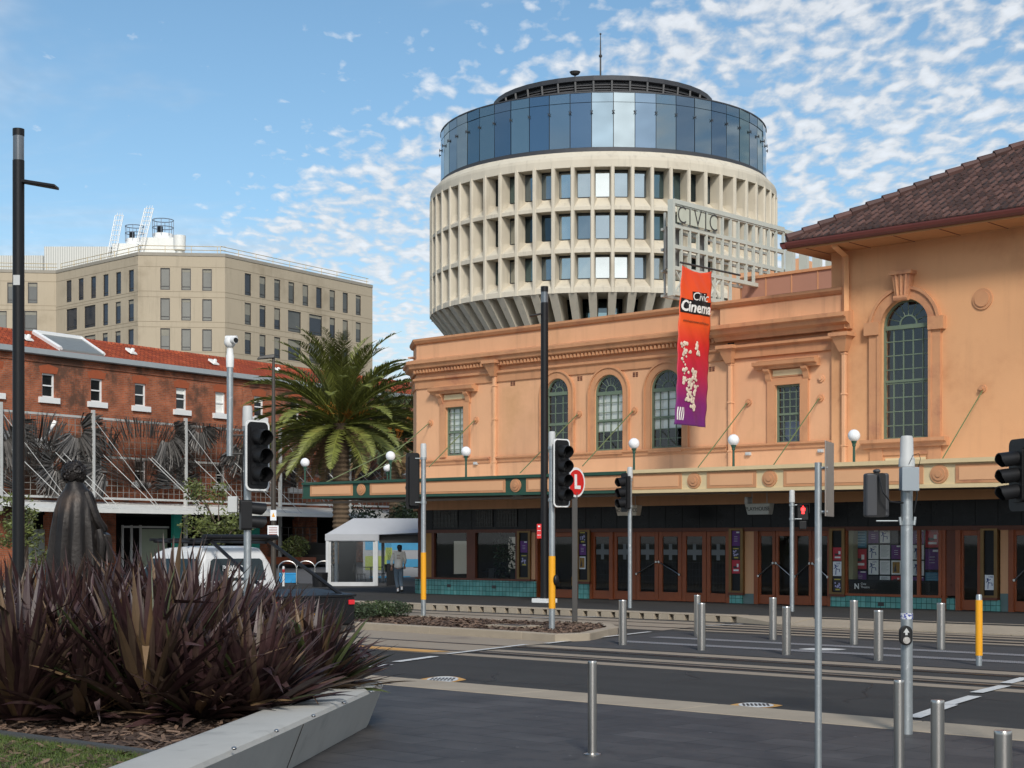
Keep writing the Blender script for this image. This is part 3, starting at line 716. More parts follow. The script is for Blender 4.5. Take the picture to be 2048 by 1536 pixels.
# parapet screen of terracotta panels and blocks on the roof behind
mb = MB(); vb = 44.
p0, p1 = onv(1482, 600, vb), onv(1690, 560, vb); zt_ = onv(1560, 551, vb).z
mb.box(p0.x, p1.x+1, vb, vb+.2, zP-.8, zt_); mb.build('roof_screen', mat('terracotta_panels', (.38, .19, .13), .6, var=.1, sc=.8), th)
mb = MB(); x = p0.x
while x < p1.x+1: mb.box(x-.02, x+.02, vb-.02, vb, zP-.8, zt_); x += (onv(1532, 0, vb).x-onv(1482, 0, vb).x)
mb.box(p0.x-.05, p1.x+1, vb-.06, vb+.2, zt_, zt_+.09); mb.box(p0.x, p1.x+1, vb-.02, vb, zt_-.95, zt_-.91)
mb.build('roof_screen_trim', TRIM, th)
mb = MB(); q0, q1 = onv(1572, 520, 50.), onv(1597, 520, 50.); mb.box(q0.x, q1.x, 50, 51.5, zP-.5, q0.z); q0, q1 = onv(1440, 545, 49.), onv(1530, 545, 49.); mb.box(q0.x, q1.x, 49.5, 50.5, zP-.5, onv(1480, 541, 49.).z); mb.build('roof_block', PEACH, th)
# ---- canopy
VC = 35.0
def XC(px): return VC*J(px)/K(px)
xt = XC(606); xr = SE+2
def cb(x): k = (x-xt)/(XC(2048)-xt); return 3.39-.17*k
def ct(x): k = (x-xt)/(XC(2048)-xt); return 3.89-.06*k
xg = XC(1257)
CF = frame((0, VC, 0), (1, 0, 0))
def slab(mb, x0, x1, t0, t1, a0, a1, fn0=cb, fn1=ct):
    """box whose bottom and top follow the canopy's slight fall; a0,a1 are 0..1 heights"""
    z = lambda x, a: fn0(x)+(fn1(x)-fn0(x))*a
    mb.hexa([(x0, t0, z(x0, a0)), (x1, t0, z(x1, a0)), (x1, t1, z(x1, a0)), (x0, t1, z(x0, a0))], [(x0, t0, z(x0, a1)), (x1, t0, z(x1, a1)), (x1, t1, z(x1, a1)), (x0, t1, z(x0, a1))])
cn = MB(CF); slab(cn, xt, xg, -.1, 0, 0, 1); slab(cn, xt, xg, -.1, .07, .90, 1.06); slab(cn, xt, xg, -.1, .05, -.03, .10)
cn.hexa([(xt, -.0, cb(xt)), (xt-.45, -.9, cb(xt)), (xt-.40, -1., cb(xt)), (xt, -.1, cb(xt))], [(xt, 0, ct(xt)+.03), (xt-.45, -.9, ct(xt)+.03), (xt-.40, -1, ct(xt)+.03), (xt, -.1, ct(xt)+.03)])
cn.hexa([(xt-.45, -.9, cb(xt)), (xt-.35, -.9, cb(xt)), (xt-.35, -16, cb(xt)), (xt-.45, -16, cb(xt))], [(xt-.45, -.9, ct(xt)+.03), (xt-.35, -.9, ct(xt)+.03), (xt-.35, -16, ct(xt)+.03), (xt-.45, -16, ct(xt)+.03)])
cano = cn.build('canopy_fascia', DGREEN, th); cano['label'] = 'dark green edged part of the canopy fascia'
cn = MB(CF); slab(cn, xg, xr, -.1, 0, 0, 1); slab(cn, xg, xr, -.1, .09, .93, 1.10); slab(cn, xg, xr, -.1, .045, -.05, .10)
cano2 = cn.build('canopy_fascia', CREAMP, th); cano2['label'] = 'cream edged part of the canopy fascia'
ron = [607.5, 723, 1032, 1257, 1389, 1540, 1879, 2200]
for a, b in zip(ron, ron[1:]):
    pm = MB(CF); pi = MB(CF)
    xa_ = XC(a)+(.42 if a != 1257 else .1); xb_ = XC(b)-(.42 if b != 1257 else .1)
    if a < 610: xa_ = XC(621)
    slab(pm, xa_, xb_, 0, .02, .13, .87); slab(pi, xa_+.10, xb_-.10, .02, .03, .25, .76)
    po_ = pm.build('fascia_moulding', TRIM, th); pi.build('fascia_panel', LPEACH, po_)
for px in ron:
    if px in (1257, 607.5): continue
    x = XC(px); z = (cb(x)+ct(x))/2; h_ = (ct(x)-cb(x))*.37
    pr = MB(CF); pr.disc((x, z), h_*1.05, 0, .03, 28, h_); pr.disc((x, z), h_*.75, .03, .055, 24, h_*.72); pr.disc((x, z), h_*.35, .055, .075, 20, h_*.35); pr.build('fascia_roundel', TRIM, th)
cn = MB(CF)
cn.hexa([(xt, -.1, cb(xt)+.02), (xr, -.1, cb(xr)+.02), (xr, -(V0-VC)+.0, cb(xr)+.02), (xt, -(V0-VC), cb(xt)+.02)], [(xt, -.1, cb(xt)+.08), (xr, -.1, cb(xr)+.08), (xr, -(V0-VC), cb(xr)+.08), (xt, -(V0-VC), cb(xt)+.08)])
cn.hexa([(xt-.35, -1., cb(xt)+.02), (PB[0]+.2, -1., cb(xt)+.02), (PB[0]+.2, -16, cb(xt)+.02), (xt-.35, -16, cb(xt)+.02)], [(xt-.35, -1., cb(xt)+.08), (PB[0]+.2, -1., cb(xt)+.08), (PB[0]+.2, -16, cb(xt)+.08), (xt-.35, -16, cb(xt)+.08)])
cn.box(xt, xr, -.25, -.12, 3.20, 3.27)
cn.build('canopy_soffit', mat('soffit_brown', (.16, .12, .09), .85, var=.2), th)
cn = MB(CF); cn.hexa([(xt, -.1, ct(xt)-.1), (xr, -.1, ct(xr)-.1), (xr, -3.2, ct(xr)-.02), (xt, -3.2, ct(xt)-.02)], [(xt, -.1, ct(xt)-.05), (xr, -.1, ct(xr)-.05), (xr, -3.2, ct(xr)+.03), (xt, -3.2, ct(xt)+.03)]); cn.build('canopy_roof', OFFW, th)
# soffit lights
for px in (986, 1418, 1600, 1940):
    x = XC(px); mb = MB(); mb.lathe([(.16, 3.22), (.16, 3.34)], (x, VC+1.1, 0), 14); mb.build('soffit_light', GREYP, th)
# stay rods from wall anchors to the canopy edge
ROD = mat('green_steel_rod', (.13, .17, .07), .6, var=.2)
for (ax, ay, bx_, by_) in ((953, 840, 858, 934), (1159, 828, 1040, 946), (1270, 821, 1165, 932), (1498, 805, 1396, 935), (1642, 796, 1547, 930), (1970, 778, 1884, 919), (862, 846, 735, 953)):
    p = onv(ax, ay, V0); q = onv(bx_, by_, VC+.25)
    rod = MB(); rod.tube([p+Vector((0, -.08, 0)), q], .016, 6); o = rod.build('stay_rod', ROD, th)
    ao = .12 if ax > 1700 else 0; an = MB(TF); an.disc((p.x, p.z), .10, ao, ao+.05, 16); an.disc((p.x, p.z), .05, ao+.05, ao+.12, 12); an.build('anchor', TRIM, o)
for (ax, ay, bx_, by_) in ((830, 850, 640, 960), (829, 872, 690, 965)):
    p = Vector((PB[0], 40.5, onv(ax, ay, 39.).z)); q = Vector((xt-.3, VC+1.2+(ay-850)*.05, 3.95)); rod = MB(); rod.tube([p, q], .016, 6); rod.build('stay_rod', ROD, th)
# ---------------------------------------------------------------- theatre shopfronts
def zt_(px, py): return ZT(px, py)
HEAD = lambda s: 2.24          # door head
gb = MB(TF); gb.box(S(838), SE, -.25, -.02, 2.33, 3.35); gb.build('transom_band', DKGLASS, th)
gb = MB(TF)
x = S(838)
while x < SE: gb.box(x-.01, x+.01, -.02, -.012, 2.33, 3.3); x += .62
for z in (2.62, 2.95): gb.box(S(838), SE, -.02, -.014, z-.006, z+.006)
gb.build('transom_joints', BLACK, th)
gb = MB(TF); gb.box(S(845), SE, -.2, .05, 2.22, 2.33); gb.build('shopfront_head', DTIMB, th)
# leaded transom lights over the first two windows
for a, b in ((867, 915), (952, 985), (994, 1034)):
    m = MB(TF); x0, x1 = S(a), S(b); m.box(x0, x1, -.012, .0, 2.42, 2.98)
    o = m.build('transom_light', mat('leaded_glass', (.018, .02, .018), .25, var=.6, sc=1.2, spec=.3), th)
    m = MB(TF); n_ = 7
    for k in range(n_+1): x = x0+(x1-x0)*k/n_; m.box(x-.008, x+.008, 0, .01, 2.42, 2.98)
    for k in range(5): z = 2.42+.56*k/4; m.box(x0, x1, 0, .009, z-.008, z+.008)
    m.box(x0+(x1-x0)*.35, x0+(x1-x0)*.65, 0, .012, 2.86, 2.93); m.build('lead_lines', BLACKG, o)
# interior rooms behind the glass: floor, back wall, dark
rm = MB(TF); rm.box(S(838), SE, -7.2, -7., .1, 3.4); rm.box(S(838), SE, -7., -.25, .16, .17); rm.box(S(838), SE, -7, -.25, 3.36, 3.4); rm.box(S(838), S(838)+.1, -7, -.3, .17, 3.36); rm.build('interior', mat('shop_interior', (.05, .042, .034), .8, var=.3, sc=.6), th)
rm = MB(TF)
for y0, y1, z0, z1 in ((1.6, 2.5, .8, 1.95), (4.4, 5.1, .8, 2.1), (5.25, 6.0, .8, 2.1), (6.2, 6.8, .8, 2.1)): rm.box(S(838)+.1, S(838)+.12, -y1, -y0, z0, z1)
rm.build('far_window_glow', emis('interior_daylight', (.42, .43, .40), .22), th)  # panels on the side wall glow to stand in for daylight through windows
def tile_base(a, b, ytop_a, ybot, t=.06, name='tile_base', vent=None):
    s0, s1 = S(a, t), S(b, t); z = ytop_a
    m = MB(TF); m.box(s0, s1, -.2, t, .10, z); o = m.build(name, TILE, th)
    for v in (vent or []):
        x = S(v, t); q = MB(TF); q.box(x-.09, x+.09, t, t+.012, z-.26, z-.16); q.build('vent_grille', BLACKG, o)
    return o
zb1 = ZT(950, 1160); zb2 = ZT(1480, 1187); zb3 = ZT(1780, 1193); 
tile_base(838, 1071, zb1, 0, vent=[898, 988])
m = MB(); m.prism([(S(838), V0-.06), (S(838)-.32, V0+.12), (S(838)-.5, V0+.5), (S(838)-.5, V0+2.5), (S(838), V0+2.5)], .10, zb1); m.build('tile_base', TILE, th)
m = MB(TF)
for px in (840, 846): m.box(S(px)-.07, S(px)+.07, -.12, .03, zb1, 3.3)
m.box(S(838)-.45, S(838)-.3, -2.5, -.6, zb1, 3.3)
m.box(S(838)-.1, S(1071), -.06, .09, zb1, zb1+.06)
for px in (867, 943, 1035, 1061): m.box(S(px)-.06, S(px)+.06, -.06, .04, zb1+.06, 2.22)
m.box(S(935), S(952), -.06, .045, zb1+.06, 2.22)
m.build('window_joinery', DTIMB, th)
m = MB(TF); m.box(S(850), S(865), -.10, .0, zb1+.06, 2.22); m.build('ochre_pilaster', mat('ochre_paint', (.42, .20, .04), .6), th)
m = MB(TF); m.box(S(1062), S(1071), -.10, .02, zb1+.06, 2.22); m.build('peach_pilaster', LPEACH, th)
def shopwin(a, b, z0, z1=2.22, t=-.03, label=None):
    m = MB(TF); s0, s1 = S(a), S(b); m.box(s0, s1, t-.01, t, z0, z1); o = m.build('shop_window', GSHOP, th)
    if label: o['label'] = label
    return o
shopwin(868, 937, zb1+.06); shopwin(951, 1034, zb1+.06)
# tables and chairs seen inside the corner shop
SEATM = mat('black_chair', (.02, .02, .022), .5)
def simple_chair(loc, rz, label, m_=None, group='chairs inside the corner shop'):
    t = thing('cafe_chair', label, 'chair', loc, group); t.rotation_euler = (0, 0, rz); mm = m_ or SEATM
    ORG[t.name] = Vector((0, 0, 0))
    m = MB(); m.box(-.2, .2, -.2, .2, .44, .47); m.build('seat', mm, t, bevel=.01)
    m = MB(); m.tube([(-.18, .2, .46), (-.16, .25, .85), (.16, .25, .85), (.18, .2, .46)], .012, 6); m.box(-.1, .1, .225, .24, .5, .84); m.build('backrest', mm, t)
    for x in (-.17, .17):
        for y in (-.17, .17):
            m = MB(); m.tube([(x, y, .44), (x*1.15, y*1.15, 0)], .013, 6); m.build('leg', mm, t)
    return t
def cafe_table(loc, label):
    t = thing('cafe_table', label, 'table', loc); ORG[t.name] = Vector((0, 0, 0))
    m = MB(); m.box(-.35, .35, -.35, .35, .72, .745); m.build('tabletop', SEATM, t)
    m = MB(); m.tube([(0, 0, .72), (0, 0, .02)], .03, 8); m.lathe([(.25, 0), (.25, .02), (.05, .05)], n=14); m.build('pedestal', SEATM, t)
    return t
spots = [(885, 1.4, .4), (905, 2.4, 2.), (925, 1.5, 3.6), (965, 1.3, .2), (985, 2.1, 2.9), (1015, 1.4, 1.), (1003, 2.6, 4.)]
words = ['nearest the ochre pilaster', 'in the middle of the left shop window', 'beside the brown mullion', 'left end of the right shop window', 'in front of the potted plant', 'at the right end of the shop window', 'deepest inside the corner shop']
ch0 = None
for (px, dp, rz), wd in zip(spots, words):
    loc = (S(px), V0+dp, .17); lb = 'dark cafe chair ' + wd
    if ch0 is None: ch0 = simple_chair(loc, rz, lb)
    else: copy_tree(ch0, loc, lb, rz=rz)
cafe_table((S(915), V0+1.9, .17), 'dark square cafe table behind the left shop window')
cafe_table((S(1000), V0+1.6, .17), 'dark square cafe table behind the right shop window')
# indoor plant
def leafball(mb, c, r, n, size, rnd, flat=1., up=0.):
    c = Vector(c)
    for _ in range(n):
        while True:
            d = Vector((rnd.uniform(-1, 1), rnd.uniform(-1, 1), rnd.uniform(-1, 1)))
            if .1 < d.length < 1: break
        p = c+Vector((d.x*r, d.y*r, d.z*r*flat)); a = Vector((rnd.gauss(0, 1), rnd.gauss(0, 1), rnd.gauss(0, .7)+up)).normalized(); b = a.cross(Vector((rnd.gauss(0, 1), rnd.gauss(0, 1), rnd.gauss(0, 1)))).normalized()
        s = size*rnd.uniform(.6, 1.4)
        mb.add([p-a*s, p+b*s*.38, p+a*s, p-b*s*.38], [(0, 1, 2, 3)])
LEAFD = mat('dark_indoor_leaf', (.012, .03, .012), .5, isl=.4)
rnd = random.Random(3)
pt = thing('potted_plant', 'dark leafy potted plant standing behind the right shop window', 'plant', (S(968), V0+1., .17))
m = MB(); m.lathe([(.14, .17), (.18, .5)], (S(968), V0+1., 0), 12); m.build('pot', BLACKG, pt)
m = MB(); leafball(m, (S(968), V0+1., 1.5), .42, 260, .09, rnd, 1.9); m.build('foliage', LEAFD, pt, fix=False)
# --- posters
PW = mat('poster_white', (.80, .82, .84), .5, var=.03); PRD = mat('poster_red', (.50, .03, .05), .5, var=.15, sc=12); PPU = mat('poster_purple', (.13, .03, .20), .5, var=.35, sc=9)
PBL = mat('poster_blue', (.05, .20, .32), .5, var=.5, sc=7); PNV = mat('poster_navy_ink', (.02, .05, .22), .5); PGO = mat('poster_gold', (.32, .17, .03), .5, var=.6, sc=14); PDK = mat('poster_dark', (.035, .03, .035), .5, var=.4, sc=10)
PYE = mat('poster_yellow', (.5, .42, .06), .5)
def poster(kind, x, z, w, h, t, label, group):
    base = {'live': PW, 'text': PW, 'red': PRD, 'purple': PPU, 'blue': PBL, 'gold': PW, 'dark': PDK, 'art': PDK}[kind]
    m = MB(TF); m.box(x-w/2, x+w/2, t, t+.006, z-h/2, z+h/2); o = m.build('poster', base); tag(o, label, 'poster', group)
    P = lambda a, b: (x+a*w, t+.009, z+b*h)
    if kind == 'live':
        m = MB(TF)
        for pts in ([(-.28, .30), (-.22, .12), (-.12, .02), (-.16, -.18), (-.18, -.42)], [(-.12, .02), (.02, -.04), (.22, -.02), (.26, -.22)], [(-.22, .12), (-.02, .16), (.12, .22)], [(-.2, .10), (-.36, .0)]):
            m.tube([P(*q) for q in pts], w*.035, 5)
        m.ball(P(-.16, .22), w*.07, 8, 6); m.build('printed_figure', PNV, o)
        text('lettering', 'LIVE', h*.17, PNV, lambda p: TF((x+w*.12+p[0], t+.007+p[1], z+h*.36+p[2])), o, .001)
    elif kind == 'text':
        m = MB(TF)
        for k in range(9): m.box(x-w*.38, x+w*(.38-.1*(k*7 % 3)), t+.006, t+.008, z+h*(.36-.085*k)-.004, z+h*(.36-.085*k)+.004)
        m.build('printed_lines', mat('grey_ink', (.30, .33, .35), .5), o)
    elif kind == 'red':
        m = MB(TF); m.box(x-w*.30, x+w*.15, t+.006, t+.008, z-h*.12, z+h*.04); m.build('printed_patch', PDK, o)
        m = MB(TF); m.box(x+w*.12, x+w*.34, t+.006, t+.0085, z-h*.02, z+h*.22); m.box(x-w*.30, x+w*.34, t+.006, t+.0085, z-h*.32, z-h*.20); m.build('printed_panel', PW, o)
    elif kind == 'purple':
        m = MB(TF); m.box(x+w*.05, x+w*.44, t+.006, t+.008, z+h*.36, z+h*.46)
        for k in range(3): m.box(x-w*.2, x+w*.2, t+.006, t+.008, z+h*(.1-.14*k), z+h*(.12-.14*k))
        m.build('printed_lines', PW, o)
    elif kind == 'gold':
        m = MB(TF); m.box(x-w*.38, x+w*.38, t+.006, t+.008, z-h*.40, z+h*.40); m.build('printed_picture', PGO, o)
        m = MB(TF); m.poly([P(-.25, -.3), P(.05, -.3), P(-.05, .3)]); m.build('printed_shape', PDK, o)
    elif kind == 'art':
        rn_ = random.Random(int(x*100)); m = MB(TF)
        for k in range(9): m.ball(P(rn_.uniform(-.3, .3), rn_.uniform(-.25, .2)), w*.09, 7, 5, (1, .1, 1))
        m.build('printed_shape', mat('lilac_ink', (.42, .40, .62), .5), o)
        m = MB(TF); m.box(x-w*.35, x+w*.35, t+.006, t+.009, z+h*.32, z+h*.40); m.box(x-w*.2, x+w*.3, t+.006, t+.009, z-h*.44, z-h*.34); m.build('printed_panel', PYE, o)
    elif kind == 'blue':
        m = MB(TF)
        for k in range(6): m.box(x-w*.4, x+w*.4, t+.006, t+.0075, z+h*(-.4+.15*k), z+h*(-.36+.15*k))
        m.build('printed_lines', mat('pale_blue_ink', (.25, .45, .55), .5), o)
    return o
def pbox(px0, px1, py0, py1, kind, label, group, t=.0):
    x0, x1 = S(px0, t), S(px1, t); c = (px0+px1)/2; z1, z0 = ZT(c, py0, t), ZT(c, py1, t)
    return poster(kind, (x0+x1)/2, (z0+z1)/2, x1-x0, z1-z0, t, label, group)
G1 = 'posters in the narrow brass cases'; G2 = 'posters in the foyer window'
def case(a, b, ytop, ybot, label=None):
    s0, s1 = S(a, .06), S(b, .06); c = (a+b)/2; z1, z0 = ZT(c, ytop, .06), ZT(c, ybot, .06); m = MB(TF); e = .045
    m.box(s0, s1, -.1, .04, z0, z1-.0); o = m.build('poster_case', BLACK, th)
    m = MB(TF); m.box(s0-e, s0+e, -.1, .09, z0, z1); m.box(s1-e, s1+e, -.1, .09, z0, z1); m.box(s0+e, s1-e, -.1, .09, z1-.05, z1); m.box(s0+e, s1-e, -.1, .09, z0, z0+.05)
    m.build('case_frame', BRASS, o)
    m = MB(TF); m.box(s0-.05, s1+.05, -.1, .11, z0-.07, z0); m.build('case_sill', DTIMB, o)
case(1037, 1059, 1062, 1158); case(1156, 1178, 1060, 1163); case(1461, 1484, 1057, 1185); case(1662, 1687, 1057, 1188); case(1965, 1992, 1057, 1195)
T = .045
pbox(1041, 1055, 1082, 1105, 'purple', 'purple poster in the case beside the right shop window', G1, T)
pbox(1041, 1055, 1108, 1132, 'art', 'lilac patterned poster below the purple one beside the right shop window', G1, T)
pbox(1158, 1172, 1062, 1086, 'art', 'lilac patterned poster in the case just right of the route sign pole', G1, T)
pbox(1158, 1172, 1088, 1110, 'purple', 'purple poster in the case just right of the route sign pole', G1, T)
pbox(1158, 1171, 1113, 1138, 'gold', 'white bordered picture poster just right of the route sign pole', G1, T)
pbox(1464, 1480, 1062, 1092, 'purple', 'purple poster topmost in the case between the two door groups', G1, T)
pbox(1464, 1480, 1094, 1118, 'art', 'lilac patterned poster in the case between the two door groups', G1, T)
pbox(1464, 1480, 1120, 1147, 'red', 'red poster in the case between the two door groups', G1, T)
pbox(1666, 1684, 1095, 1121, 'red', 'red poster in the brass case left of the foyer window', G1, T)
pbox(1666, 1684, 1123, 1152, 'live', 'white poster with blue figure in the brass case left of the foyer window', G1, T)
pbox(1666, 1684, 1155, 1182, 'art', 'lilac patterned poster in the brass case left of the foyer window', G1, T)
pbox(1970, 1989, 1150, 1180, 'live', 'white poster with blue figure alone in the far right brass case', G1, T)
# --- door leaves
def door_leaf(a, b, ytop, ybot, handle=None, cross=True, label=None):
    s0, s1 = S(a), S(b); c = (a+b)/2; z1, z0 = 2.22, .16; m = MB(TF); w = s1-s0; e = w*.17; tb = .27
    m.box(s0+.01, s0+e, -.10, -.04, z0, z1); m.box(s1-e, s1-.01, -.10, -.04, z0, z1); m.box(s0+e, s1-e, -.10, -.04, z0, z0+.26); m.box(s0+e, s1-e, -.10, -.04, z1-.14, z1)
    o = m.build('door', ORANGEB, th, bevel=.008)
    if label: o['label'] = label
    m = MB(TF); m.box(s0+e, s1-e, -.08, -.07, z0+.26, z1-.14); m.build('glass', GSHOP, o)
    if cross:
        m = MB(TF); x = (s0+s1)/2; zz = 1.62
        m.box(x-.06, x+.06, -.068, -.064, zz-.24, zz+.24); m.box(s0+e+.03, s1-e-.03, -.068, -.0645, zz-.09, zz+.07); m.build('frosted_cross', mat('frosted_film', (.16, .17, .17), .6), o)
        m = MB(TF)
        for k in range(1, 5): x = s0+e+(s1-s0-2*e)*k/5; m.box(x-.004, x+.004, -.069, -.066, z0+.3, 1.35)
        for k in range(5): z = z0+.35+k*.2; m.box(s0+e, s1-e, -.069, -.066, z-.004, z+.004)
        m.build('glazing_bars', BLACKG, o)
    if handle:
        m = MB(TF); (x0, z0_), (x1, z1_) = ((s0+.06, .95), (s1-.05, 1.32)) if handle > 0 else ((s0+.05, 1.32), (s1-.06, .95))
        m.tube([(x0, .0, z0_), (x1, .0, z1_)], .018, 8)
        for x, z in ((x0, z0_), (x1, z1_)): m.tube([(x, -.05, z), (x, .02, z)], .035, 8)
        m.build('handle', mat('chrome', (.55, .56, .56), .2, 1.), o, smooth=True)
    return o
for px in (1072, 1092, 1153, 1180, 1222, 1456, 1512, 1660, 1886, 1916, 1961, 2022): m = MB(TF); m.box(S(px)-.07, S(px)+.07, -.14, .01, .15, 2.23); m.build('door_post', ORANGEB, th)
door_leaf(1094, 1152, 0, 0, cross=False)
L6 = [1181, 1224, 1270, 1315, 1362, 1411, 1457]
for i in range(6): door_leaf(L6[i], L6[i+1], 0, 0, {2: 1, 3: -1}.get(i))
m = MB(TF); x = S(1326); m.box(x-.07, x+.07, -.06, -.055, ZT(1326, 1073), ZT(1326, 1066)); m.build('yellow_notice', YEL, th)
L4 = [1513, 1549, 1586, 1622, 1659]
for i in range(4): door_leaf(L4[i], L4[i+1], 0, 0, {0: 1, 1: -1, 2: 1, 3: -1}[i], False)
m = MB(TF); x = S(1136, .0); m.box(x-.09, x+.09, -.30, -.28, ZT(1136, 1172), ZT(1136, 1154)); o = m.build('wet_floor_sign', YEL); tag(o, 'small yellow floor sign behind the glass of the leftmost door', 'sign')
tile_base(1157, 1177, ZT(1167, 1167), 0); tile_base(1459, 1483, zb2, 0); tile_base(1661, 1693, ZT(1675, 1191), 0); tile_base(1694, 1882, zb3, 0, .03, vent=[1762]); tile_base(1882, 1915, zb3, 0, -.05); tile_base(1963, 1999, ZT(1980, 1200), 0)
for a, b in ((1486, 1511), (2000, 2021)):
    m = MB(TF); m.box(S(a), S(b), -.16, -.02, ZT(a, 1187), 2.24); m.build('peach_pilaster', LPEACH, th)
    m = MB(TF); m.box(S(a), S(b), -.16, -.01, .1, ZT(a, 1187)); m.build('pilaster_foot', mat('grey_green_tile', (.13, .19, .18), .5), th)
# foyer window
zw = zb3+.06
m = MB(TF); m.box(S(1690), S(1884), -.06, .06, zb3, zb3+.06)
for px in (1692, 1838, 1881): m.box(S(px)-.045, S(px)+.045, -.06, .03, zw, 2.22)
m.build('foyer_joinery', ORANGEB, th)
m = MB(TF); m.box(S(1694), S(1704), -.3, -.06, zw, 2.22); m.build('foyer_reveal', mat('pale_green_wall', (.28, .28, .17), .7), th)
m = MB(TF); m.box(S(1704), S(1884), -.4, -.36, zw, 2.22); m.build('display_board', BLACK, th)
m = MB(TF); m.box(S(1696), S(1878), -.045, -.04, zw, ZT(1780, 1160)); sg = m.build('window_sign', BLACK, th)
sx, sz = S(1712), ZT(1712, 1173)
text('lettering', 'N', .20, PW, lambda p: TF((sx+p[0], -.038+p[1], sz+p[2])), sg, .001, bold=.006)
text('lettering', 'Civic\nTheatre', .085, PW, lambda p: TF((sx+.12+p[0], -.038+p[1], sz+.03+p[2])), sg, .001, align='LEFT')
rows = [(1058, 1092), (1090, 1118), (1121, 1149), (1152, 1164)]
colx = [(1707, 1733), (1737, 1757), (1760, 1780), (1783, 1802), (1825, 1848), (1851, 1878)]
cells = {(0, 0): ('blue', 1058, 1095), (0, 1): ('red', 1098, 1138), (0, 2): ('purple', 1142, 1163),
         (1, 0): ('purple', 1059, 1086), (1, 1): ('live', 1090, 1118), (1, 2): ('live', 1120, 1149), (1, 3): ('dark', 1152, 1163),
         (2, 0): ('live', 1058, 1086), (2, 1): ('text', 1090, 1118), (2, 2): ('text', 1121, 1149), (2, 3): ('text', 1152, 1164),
         (3, 0): ('dark', 1059, 1087), (3, 1): ('purple', 1090, 1118), (3, 2): ('gold', 1121, 1149), (3, 3): ('red', 1152, 1165),
         (4, 0): ('purple', 1059, 1088), (4, 1): ('live', 1090, 1119), (4, 2): ('live', 1122, 1151), (4, 3): ('purple', 1154, 1169),
         (5, 0): ('red', 1059, 1095), (5, 1): ('purple', 1098, 1139), (5, 2): ('blue', 1145, 1170)}
kd = {'blue': 'blue striped', 'red': 'red', 'purple': 'purple', 'live': 'white blue figured', 'text': 'pale lined', 'gold': 'white bordered picture', 'dark': 'dark'}
on = ['first', 'second', 'third', 'fourth', 'fifth', 'last']; rw = ['top', 'second', 'third', 'bottom']
for (c, r), (k, y0, y1) in cells.items():
    a, b = colx[c]; pbox(a, b, y0, y1, k, f'{kd[k]} poster in the foyer window, {on[c]} column, {rw[r]} row', G2, -.34)
m = MB(TF); m.box(S(1694), S(1880), -.02, -.01, zw, 2.22); m.build('foyer_glass', GSHOP, th)
for px in (1896, 1907):
    m = MB(TF); x = S(px); m.box(x-.08, x+.08, -.12, -.03, zw, 2.22); m.box(x-.09, x+.09, -.03, -.02, 1.0, 1.04); m.box(x-.09, x+.09, -.03, -.02, .78, .82); m.build('timber_column', DTIMB, th)
door_leaf(1918, 1960, 0, 0, None, False); door_leaf(2024, 2062, 0, 0, 1, False)
# ---------------------------------------------------------------- globe lamps on the canopy
GLOBE = mat('opal_globe', (.82, .83, .84), .25, var=.02)
gl0 = None
for (px, py, pb, v, lb) in ((610, 925, 962, VC+.3, 'white globe lamp at the far left tip of the canopy'), (781, 912, 950, VC+.3, 'white globe lamp in front of the palm, left of the cream corner'),
        (775, 936, 951, VC+5, 'small white globe lamp on the side return of the canopy'), (932, 903, 950, VC+.4, 'white globe lamp below the leftmost rectangular window'),
        (1268, 887, 944, VC+.3, 'white globe lamp between the second and third arched windows'), (1467, 880, 938, VC+.4, 'white globe lamp between the cinema banner and the second rectangular window'),
        (1708, 871, 930, VC+.3, 'white globe lamp left of the tall arched window')):
    c = onv(px, py, v); r = .155; zb_ = 3.84
    h = c.z-zb_
    g = thing('globe_lamp', lb, 'lamp', (c.x, c.y, zb_), 'globe lamps on the theatre canopy')
    m = MB(); m.ball(c, r, 20, 14); m.build('globe', GLOBE, g, smooth=True)
    m = MB(); m.lathe([(.035, zb_-.02), (.03, zb_+h-.28), (.045, zb_+h-.27), (.045, zb_+h-.2), (.06, zb_+h-.19), (.075, zb_+h-.13)], (c.x, c.y, 0), 12); m.lathe([(.07, zb_-.02), (.07, zb_+.04), (.04, zb_+.06)], (c.x, c.y, 0), 12); m.build('post', DGREEN, g, smooth=True)
# hanging signs
def hang_sign(px, py, w_, h_, body, label, tint):
    v = VC+1.3; c = onv(px, py, v); F_ = frame((c.x, c.y, c.z), (1, 0, 0)); g = thing('hanging_sign', label, 'sign', c)
    m = MB(F_); m.hexa([(-w_*.42, -.12, -h_/2), (w_*.42, -.12, -h_/2), (w_*.42, .08, -h_/2), (-w_*.42, .08, -h_/2)], [(-w_*.5, -.12, h_/2), (w_*.5, -.12, h_/2), (w_*.5, .12, h_/2), (-w_*.5, .12, h_/2)])
    m.build('box', tint, g, bevel=.01)
    m = MB(F_); m.box(-w_*.52, -w_*.40, -.1, .1, h_/2, h_/2+.18); m.tube([(-w_*.3, 0, h_/2), (-w_*.3, 0, 3.4-c.z)], .01, 6); m.tube([(w_*.3, 0, h_/2), (w_*.3, 0, 3.4-c.z)], .01, 6); m.build('bracket', GREYP, g)
    text('lettering', body, h_*.48, BLACK, lambda p: F_((p[0], .106+p[1]+p[2]*.08, p[2])), g, .002)
hang_sign(1257, 1021, .82, .30, 'BOX OFFICE', 'cream hanging sign reading BOX OFFICE under the canopy', mat('sign_cream', (.60, .50, .38), .5))
hang_sign(1519, 1018, .80, .30, 'PLAYHOUSE', 'pale grey hanging sign reading PLAYHOUSE under the canopy', mat('sign_grey', (.45, .45, .40), .5))
